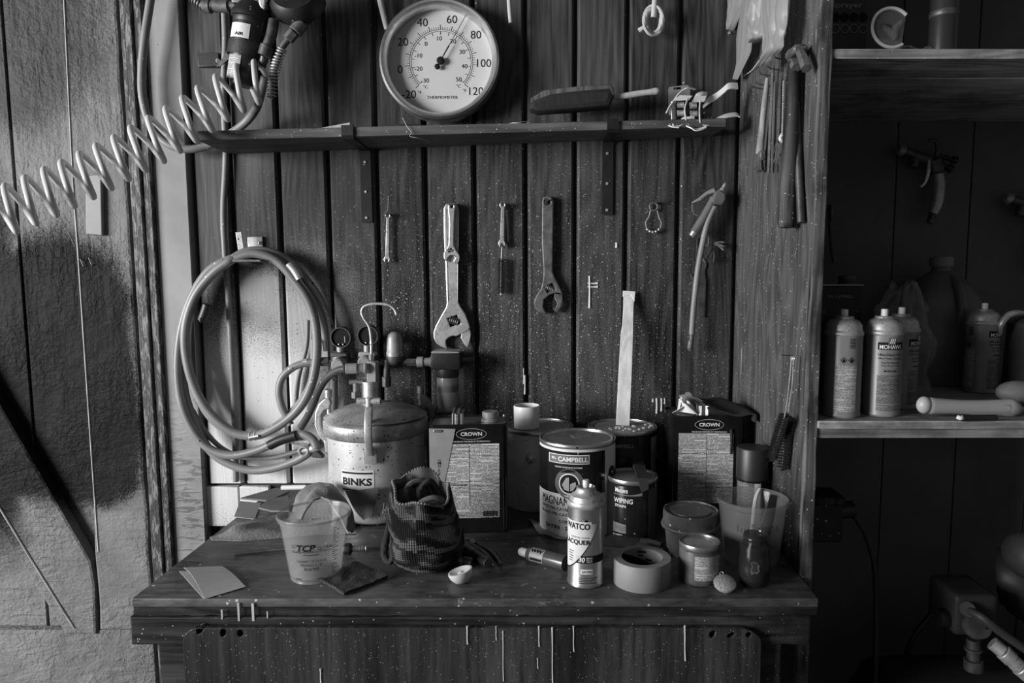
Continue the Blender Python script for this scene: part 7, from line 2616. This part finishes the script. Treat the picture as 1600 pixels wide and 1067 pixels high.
spray_gun('spray_gun', 'metal spray gun hanging on the back of the cabinet', 1445, 275, 1.0)
spray_gun('spray_gun', 'spray gun head cut by the right edge of the picture', 1612, 350, 1.0, 1)
m = thing('hanging_coupler', 'small dark coupler hanging behind the cabinet edge strip', 'coupler', W(1299, 330, -0.03))
MB().tube([W(1299, 320, -0.03), W(1299, 345, -0.03)], 0.008, 10, 1).build('body', MAT['dark_iron'], m, True)
MB().tube([W(1296, 345, -0.03), W(1298, 380, -0.02), W(1302, 410, -0.02)], 0.004, 8).build('cord', MAT['rubber'], m, True)

# ------------------------------------------------------------------ cabinet, lower shelf
zs = zl
cm, crr = stand(1375, 652, 57, zs)


def aerosol(lab, x, y, rz, r, h):
    t = thing('aerosol_can', lab, 'spray can', (x, y, zs), rz, 'aerosol cans on the cabinet shelf')
    MB().lathe([(0, 0.003), (r * 0.85, 0.002), (r * 0.98, 0.0), (r * 1.02, 0.002), (r * 1.02, 0.005), (r * 0.98, 0.008), (r * 0.98, h - 0.006), (0, h - 0.006)], 48).build('body', MAT['mohawk'], t)
    MB().lathe([(r * 0.98, h - 0.008), (r * 1.02, h - 0.006), (r * 1.02, h - 0.002), (r * 0.97, h), (r * 0.93, h + 0.004), (r * 0.90, h + 0.012), (r * 0.74, h + 0.020), (r * 0.48, h + 0.024), (r * 0.50, h + 0.027), (r * 0.44, h + 0.028), (0, h + 0.025)], 40).build('dome', MAT['worn_steel'], t)
    MB().lathe([(0, h + 0.025), (0.0065, h + 0.025), (0.0065, h + 0.040), (0.0055, h + 0.041), (0, h + 0.041)], 16).build('nozzle', MAT['white_plastic'], t)
    f = cylfn(r * 0.98 + 0.0004)
    f2_ = cylfn(r * 0.98 + 0.0008)
    MB().patch(f, -0.021, 0.030, h - 0.034, h - 0.020, 14, 1).build('name_band', MAT['ink'], t)
    m = MB()
    m.patch(f2_, -0.003, 0.011, h - 0.024, h - 0.011, 6, 1)
    m.build('logo_tile', MAT['grey_ink'], t)
    m = MB()
    m.text('MOHAWK', 0.044, 0.008, lambda x_, y_: f2_(x_ + 0.004, h - 0.0285 + y_), 0.02)
    for k in range(3):
        x0 = -0.001 + k * 0.0035
        m.faces([cylfn(r * 0.98 + 0.0012)(x0, h - 0.022), cylfn(r * 0.98 + 0.0012)(x0 + 0.002, h - 0.022), cylfn(r * 0.98 + 0.0012)(x0 + 0.005, h - 0.013), cylfn(r * 0.98 + 0.0012)(x0 + 0.003, h - 0.013)], [(0, 1, 2, 3)])
    m.build('lettering', MAT['white_ink'], t)
    m = MB()
    for k, (s, ww, hh_) in enumerate((('Ultra Classic Toner', 0.046, 0.0048), ('Ultra Toner Classique', 0.046, 0.0048), ('Deep Red Mahogany', 0.034, 0.0034), ('Acajou Rouge Profond', 0.034, 0.0034), ('M100-0384', 0.024, 0.0038))):
        zz = h - (0.043, 0.0505, 0.0585, 0.064, 0.074)[k]
        m.text(s, ww, hh_, lambda x_, y_: f2_(x_ + 0.003, zz + y_), 0.015 if k == 4 else 0.005)
    m.build('lettering', MAT['ink'], t)
    MB().patch(f, -0.020, 0.028, 0.012, h - 0.082, 12, 1).build('small_print', MAT['print_silver'], t)
    # back label with warning diamonds, barcode and a framed block of print
    g_ = cylfn(r * 0.98 + 0.0004, radians(-115))
    g3 = cylfn(r * 0.98 + 0.0008, radians(-115))
    MB().patch(g_, -0.018, 0.022, 0.012, h - 0.062, 12, 1).build('warning_print', MAT['print_small'], t)
    m = MB()
    for k in range(9):
        zz = h - 0.030 + k * 0.0021
        m.patch(g3, 0.006, 0.017, zz, zz + (0.0012 if k % 3 else 0.0007), 4, 1)
    for cxx in (-0.004, 0.010):
        m.shape([[(cxx - 0.006, h - 0.052), (cxx, h - 0.046), (cxx + 0.006, h - 0.052), (cxx, h - 0.058)], [(cxx - 0.0048, h - 0.052), (cxx, h - 0.0472), (cxx + 0.0048, h - 0.052), (cxx, h - 0.0568)]], 0.0001, lambda u, v, w: g3(u, v))
        m.shape([[(cxx - 0.002, h - 0.055), (cxx + 0.0022, h - 0.055), (cxx + 0.0016, h - 0.051), (cxx, h - 0.049), (cxx - 0.0018, h - 0.052)]], 0.0001, lambda u, v, w: g3(u, v))
    m.build('warning_marks', MAT['ink'], t)
    return t


ha = zat(516, cm.y) - zs
main = aerosol('middle one of the three aerosol cans at the shelf front, lettered MOHAWK', cm.x, cm.y, radians(-6), crr, ha)
c1, _ = stand(1313, 654, 57, zs)
copy_tree(main, (c1.x, c1.y, zs), radians(102), 'leftmost aerosol can on the cabinet shelf, warning label turned forward')
c3 = W(1405, 600, cm.y + 0.062)
copy_tree(main, (c3.x - 0.001, cm.y + 0.064, zs), radians(35), 'aerosol can half hidden behind the middle one at the shelf front')
c4_ = W(1534, 560, -0.215)
copy_tree(main, (c4_.x, -0.215, zs), radians(22), 'aerosol can standing far back on the cabinet shelf beside the metal pot')

# square solvent tin at the left back of that shelf
fy = -0.33
x0, x1 = 0.4875, W(1348, 470, fy).x
zt_f = zat(447, fy)
ft_ = thing('square_tin', 'black square tin lettered CAMPBELL behind the leftmost aerosol can', 'tin', ((x0 + x1) / 2, fy, zs))
MB().span(x0, x1, fy, fy + 0.11, zs, zt_f, 0.004, 2).build('body', MAT['can_black'], ft_, True)
MB().span(x0 - 0.001, x1 + 0.001, fy - 0.001, fy + 0.111, zt_f, zt_f + 0.004, 0.0015).build('top_rim', MAT['tin'], ft_, True)
cq = W(1323, 440, fy + 0.05)
MB().lathe([(0, 0.003), (0.018, 0.003), (0.018, 0.006), (0.0165, 0.007), (0.018, 0.009), (0.0165, 0.011), (0.018, 0.013), (0.018, 0.021), (0, 0.022)], 28, Matrix.Translation((cq.x, fy + 0.05, zt_f))).build('screw_cap', MAT['dark_iron'], ft_, True)
m = MB()
cq = W(1313, 463, fy)
m.text('M.L. CAMPBELL', 0.052, 0.006, lambda x, y: Vector((cq.x + x, fy - 0.0008, cq.z + y)), 0.02)
m.build('lettering', MAT['dim_ink'], ft_, True)

# jug and plastic bag
jg = thing('plastic_jug', 'dim translucent plastic jug with screw cap at the back of the cabinet shelf', 'jug', (W(1466, 500, -0.09).x, -0.09, zs))
jx = 0.088
m = MB()
hb = zat(480, -0.09) - zs
hcj = zat(415, -0.09) - zs
lv = [(0.96, 0.0), (1.0, 0.01), (1.0, hb), (0.92, hb + 0.025), (0.6, hb + 0.07), (0.28, hcj - 0.014), (0.25, hcj - 0.01), (0.25, hcj)]
vs, n = [], 32
for s_, z in lv:
    for i in range(n):
        a = 2 * pi * i / n
        k = 3.5 if s_ > 0.9 else 2.2
        q = (abs(cos(a)) ** k + abs(sin(a)) ** k) ** (-1 / k)
        vs.append((jx * s_ * q * cos(a), jx * 0.8 * s_ * q * sin(a), z))
m.faces(vs, [(i * n + j_, i * n + (j_ + 1) % n, (i + 1) * n + (j_ + 1) % n, (i + 1) * n + j_) for i in range(len(lv) - 1) for j_ in range(n)] + [tuple(range(n)), tuple(range((len(lv) - 1) * n, len(lv) * n))])
m.build('body', M('jug_plastic', 0.11, 0.35, 0, 0.2), jg)
MB().lathe([(0, hcj - 0.002), (0.026, hcj - 0.002), (0.0265, hcj + 0.018), (0.0245, hcj + 0.021), (0, hcj + 0.021)], 32).build('cap', MAT['dim_ink'], jg)
MB().tube([(0.012, -0.055, hb * 0.7), (0.012, -0.075, hb), (0.012, -0.055, hb + 0.05), (0.008, -0.03, hcj - 0.03)], [0.010, 0.012, 0.012, 0.010], 12).build('grip', M('jug_grip', 0.12, 0.35), jg)
pbz = thing('plastic_bag', 'large crumpled plastic bag standing behind the aerosol cans', 'bag', W(1400, 560, -0.23))


def bagz(u, v):
    a = 2 * pi * u
    r = (0.075 + 0.028 * mnoise.noise((cos(a) * 1.4, sin(a) * 1.4, v * 3))) * (1 - 0.62 * v ** 2.2)
    fold = 0.012 * mnoise.noise((cos(a) * 4, sin(a) * 4, v * 7 + 3))
    c = W(1405, 560, -0.22)
    return Vector((c.x + (r + fold) * cos(a) * 1.05 + 0.008 * v, -0.215 + (r + fold) * sin(a) * 0.75, zs + 0.002 + 0.24 * v + 0.012 * sin(3 * a) * v))


m = MB()
m.sheet(bagz, 48, 26, 0.0, True)
m.build('film', MAT['poly_dim'], pbz, True, 25)
# metal pot with handle (cut by the frame), tape roll, pale grip, marker
mpx = W(1606, 560, -0.22).x + 0.016
mp = thing('metal_pot', 'dull metal pot with a curved handle at the right picture edge', 'pot', (mpx, -0.22, zs))
hp_ = zat(506, -0.22) - zs
MB().lathe([(0, 0), (0.06, 0), (0.063, 0.004), (0.058, hp_), (0.06, hp_ + 0.003), (0.05, hp_ + 0.01), (0.02, hp_ + 0.02), (0, hp_ + 0.022)], 48).build('body', M('pot_steel', 0.2, 0.3, 0.8, 0.3), mp)
MB().tube([W(1562, 522, -0.24), W(1564, 508, -0.25), W(1574, 494, -0.25), W(1586, 489, -0.25), W(1598, 489, -0.24)], [0.005, 0.0065, 0.0075, 0.007, 0.006], 10).build('handle', MAT['worn_steel'], mp, True)
rl = thing('putty_lump', 'rounded pale lump at the right edge of the cabinet shelf', 'putty', (W(1592, 600, -0.36).x, -0.36, zs))
MB().sphere((0.0, 0, 0.024), (0.045, 0.03, 0.024), 20).build('lump', M('lump', 0.2, 0.6), rl)
MB().box((-0.02, -0.02, 0.004), (0.09, 0.03, 0.008), 0.1, 0.002).build('tray', MAT['black_plastic'], rl)
pg = thing('pale_grip', 'pale moulded plastic handle lying on the cabinet shelf front', 'handle', (W(1515, 630, -0.50).x, -0.50, zs))
m = MB()
n = 24
P0, P1 = W(1446, 628, -0.50), W(1590, 640, -0.48)
secs = []
for i in range(n + 1):
    t = i / n
    p = P0.lerp(P1, t)
    hh_ = (0.0165 - 0.004 * sin(pi * min(1, t * 1.1)) + 0.003 * t) * (1 if 0 < i < n else 0.55)
    ww = 0.012 * (1 if 0 < i < n else 0.6)
    z_ = zs + 0.012 + 0.020 * (1 - t) * 0.55
    secs.append([m.bm.verts.new((p.x + (0 if i < n else 0.004) - (0.004 if i == 0 else 0), p.y + ww * cos(2 * pi * k / 16), max(zs + 0.0005, z_ + hh_ * sin(2 * pi * k / 16)))) for k in range(16)])
for i in range(n):
    for k in range(16):
        m.bm.faces.new((secs[i][k], secs[i][(k + 1) % 16], secs[i + 1][(k + 1) % 16], secs[i + 1][k]))
m.bm.faces.new(secs[0])
m.bm.faces.new(secs[-1])
gripm = M('grip_plastic', 0.34, 0.45, 0, 0.08, 20)
m.build('grip', gripm, pg, True)
MB().sphere((P0.x - 0.002, -0.5, zs + 0.024), (0.014, 0.0135, 0.0165), 16).build('butt', gripm, pg, True)
m = MB()
c = W(1576, 638, -0.50)
m.shape([circ(c.x, c.z - 0.002, 0.008, 20), circ(c.x, c.z - 0.002, 0.007, 20)], 0.001, lambda u, v, w: Vector((u, -0.4935 - w, v)))
m.build('mould_ring', MAT['dim_ink'], pg, True)
mk = thing('black_marker', 'black marker lying at the shelf edge under the pale handle', 'marker', (W(1525, 650, -0.535).x, -0.535, zs))
a, b = Vector((W(1502, 650, -0.535).x, -0.535, zs + 0.0062)), Vector((W(1560, 650, -0.535).x, -0.53, zs + 0.0062))
MB().cyl(a, b, 0.006, 0.0058, 16, 0.001).build('barrel', MAT['black_plastic'], mk, True)
MB().tube([a + Vector((-0.008, 0, 0.003)), a + Vector((-0.003, -0.003, 0.001)), a + Vector((0.002, 0, 0.002))], 0.004, 8).build('tip', MAT['white_plastic'], mk, True)

# ------------------------------------------------------------------ below the cabinet shelf
ob = thing('outlet_box', 'small metal outlet box with a plug on the panel behind the bench corner', 'electrical box', W(1300, 790, -0.30))
y_ = -0.34
a = W(1298, 790, y_)
MB().span(PXI + 0.0185, W(1303, 790, y_).x + 0.012, y_ - 0.02, y_ + 0.05, W(1300, 842, y_).z, W(1300, 783, y_).z, 0.003).build('box', MAT['black_metal'], ob, True)
MB().span(PXI + 0.0185, W(1303, 790, y_).x + 0.014, y_ - 0.026, y_ + 0.05, W(1300, 783, y_).z, W(1300, 772, y_).z, 0.002).build('wooden_block', MAT['edge_wood'], ob, True)
MB().cyl(W(1306, 797, y_), W(1334, 795, y_), 0.020, 0.018, 18, 0.003).build('plug', MAT['black_plastic'], ob, True)
MB().tube([W(1334, 806, y_), W(1346, 822, y_), W(1358, 850, y_), W(1367, 890, y_), (W(1369, 960, y_)), W(1368, 1080, y_), W(1368, 1200, y_)], 0.006, 10).build('cord', MAT['rubber'], ob, True)
cy = -0.33
cp_ = thing('air_compressor', 'dark air compressor with switch box and hoses below the cabinet shelf', 'compressor', (W(1540, 1000, cy).x, cy, 0))
g = lambda px, py, dy=0.0: W(px, py, cy + dy)
zb0, zb1_ = g(1500, 972).z, g(1500, 907).z
xA, xB = g(1494, 940, -0.06).x, g(1561, 940, -0.06).x
MB().span(xA, xB, cy - 0.06, cy + 0.05, zb0, zb1_ - 0.006, 0.012, 3).build('switch_box', M('switch_box', 0.035, 0.5, spec=0.2), cp_, True)
MB().tube([g(1512, 952, -0.066), g(1512, 952, -0.075)], 0.015, 18, 1).build('grommet', MAT['rubber'], cp_, True)
MB().tube([g(1513, 953, -0.07), g(1535, 965, -0.10), g(1560, 985, -0.11), g(1610, 1020, -0.12)], 0.0085, 10).build('supply_cord', MAT['box_grey'], cp_, True)
tz = g(1500, 1040).z - 0.17
MB().lathe([(0, -0.24), (0.10, -0.22), (0.165, -0.16), (0.17, -0.1), (0.17, 0.35), (0.165, 0.41), (0.10, 0.47), (0, 0.49)], 48, Matrix.Translation((g(1500, 1040).x, cy + 0.0, tz)) @ Matrix.Rotation(pi / 2, 4, 'Y')).build('tank', MAT['tank'], cp_, True)
for s_ in (-0.12, 0.3):
    MB().span(g(1500, 1040).x + s_ - 0.02, g(1500, 1040).x + s_ + 0.02, cy - 0.12, cy + 0.12, 0.0, tz - 0.1, 0.004).build('foot', MAT['tank'], cp_, True)
m = MB()
for a_, b_, r_ in ((998, 1012, 0.014), (1012, 1016, 0.018), (1016, 1030, 0.013), (1030, 1046, 0.019)):
    m.cyl(g(1521, a_, -0.05), g(1521, b_, -0.05), r_, n=14, bev=0.001)
m.build('outlet_pipe', MAT['dark_iron'], cp_, True)
c = g(1527, 978, -0.075)
MB().lathe([(0, 0.01), (0.024, 0.01), (0.026, 0.004), (0.026, -0.010), (0.022, -0.014), (0, -0.012)], 28, Matrix.Translation(c) @ Matrix.Rotation(radians(60), 4, 'X')).build('pressure_gauge', MAT['can_dark'], cp_, True)
c = g(1474, 966, -0.03)
MB().lathe([(0, 0.012), (0.018, 0.012), (0.02, 0.004), (0.018, -0.012), (0, -0.012)], 24, Matrix.Translation(c) @ Matrix.Rotation(pi / 2, 4, 'Y')).build('side_gauge', MAT['black_metal'], cp_, True)
m = MB()
P_ = [g(1550, 1004, -.10), g(1567, 1018, -.11), g(1580, 1030, -.115), g(1592, 1042, -.12), g(1612, 1058, -.125)]
for i, r_ in enumerate((0.014, 0.0165, 0.015, 0.017)):
    m.cyl(P_[i], P_[i + 1], r_, n=16, bev=0.001)
m.build('quick_coupler', MAT['worn_steel'], cp_, True)
m = MB()
for k in range(6):
    q = g(1568 + k * 4, 990 + k * 3.5, -.07)
    m.torus(q, 0.012, 0.003, Matrix.Rotation(radians(55), 4, 'Y'), 16, 6)
m_ = m.build('cooling_fins', MAT['dark_iron'], cp_, True)
m_['kind'] = 'stuff'
MB().sphere(g(1606, 868, 0.0), (0.045, 0.06, 0.05), 24).build('motor_cap', M('motor_cap', 0.03, 0.5, spec=0.2), cp_, True)
MB().tube([g(1560, 900, 0.08), g(1590, 905, 0.06), g(1640, 930, 0.04)], [0.06, 0.075, 0.085], 20).build('motor_body', MAT['tank'], cp_, True)
MB().tube([g(1470, 945, 0.05), g(1450, 965, 0.06), g(1425, 1000, 0.07), g(1405, 1060, 0.08)], 0.006, 8).build('drain_line', MAT['rubber'], cp_, True)
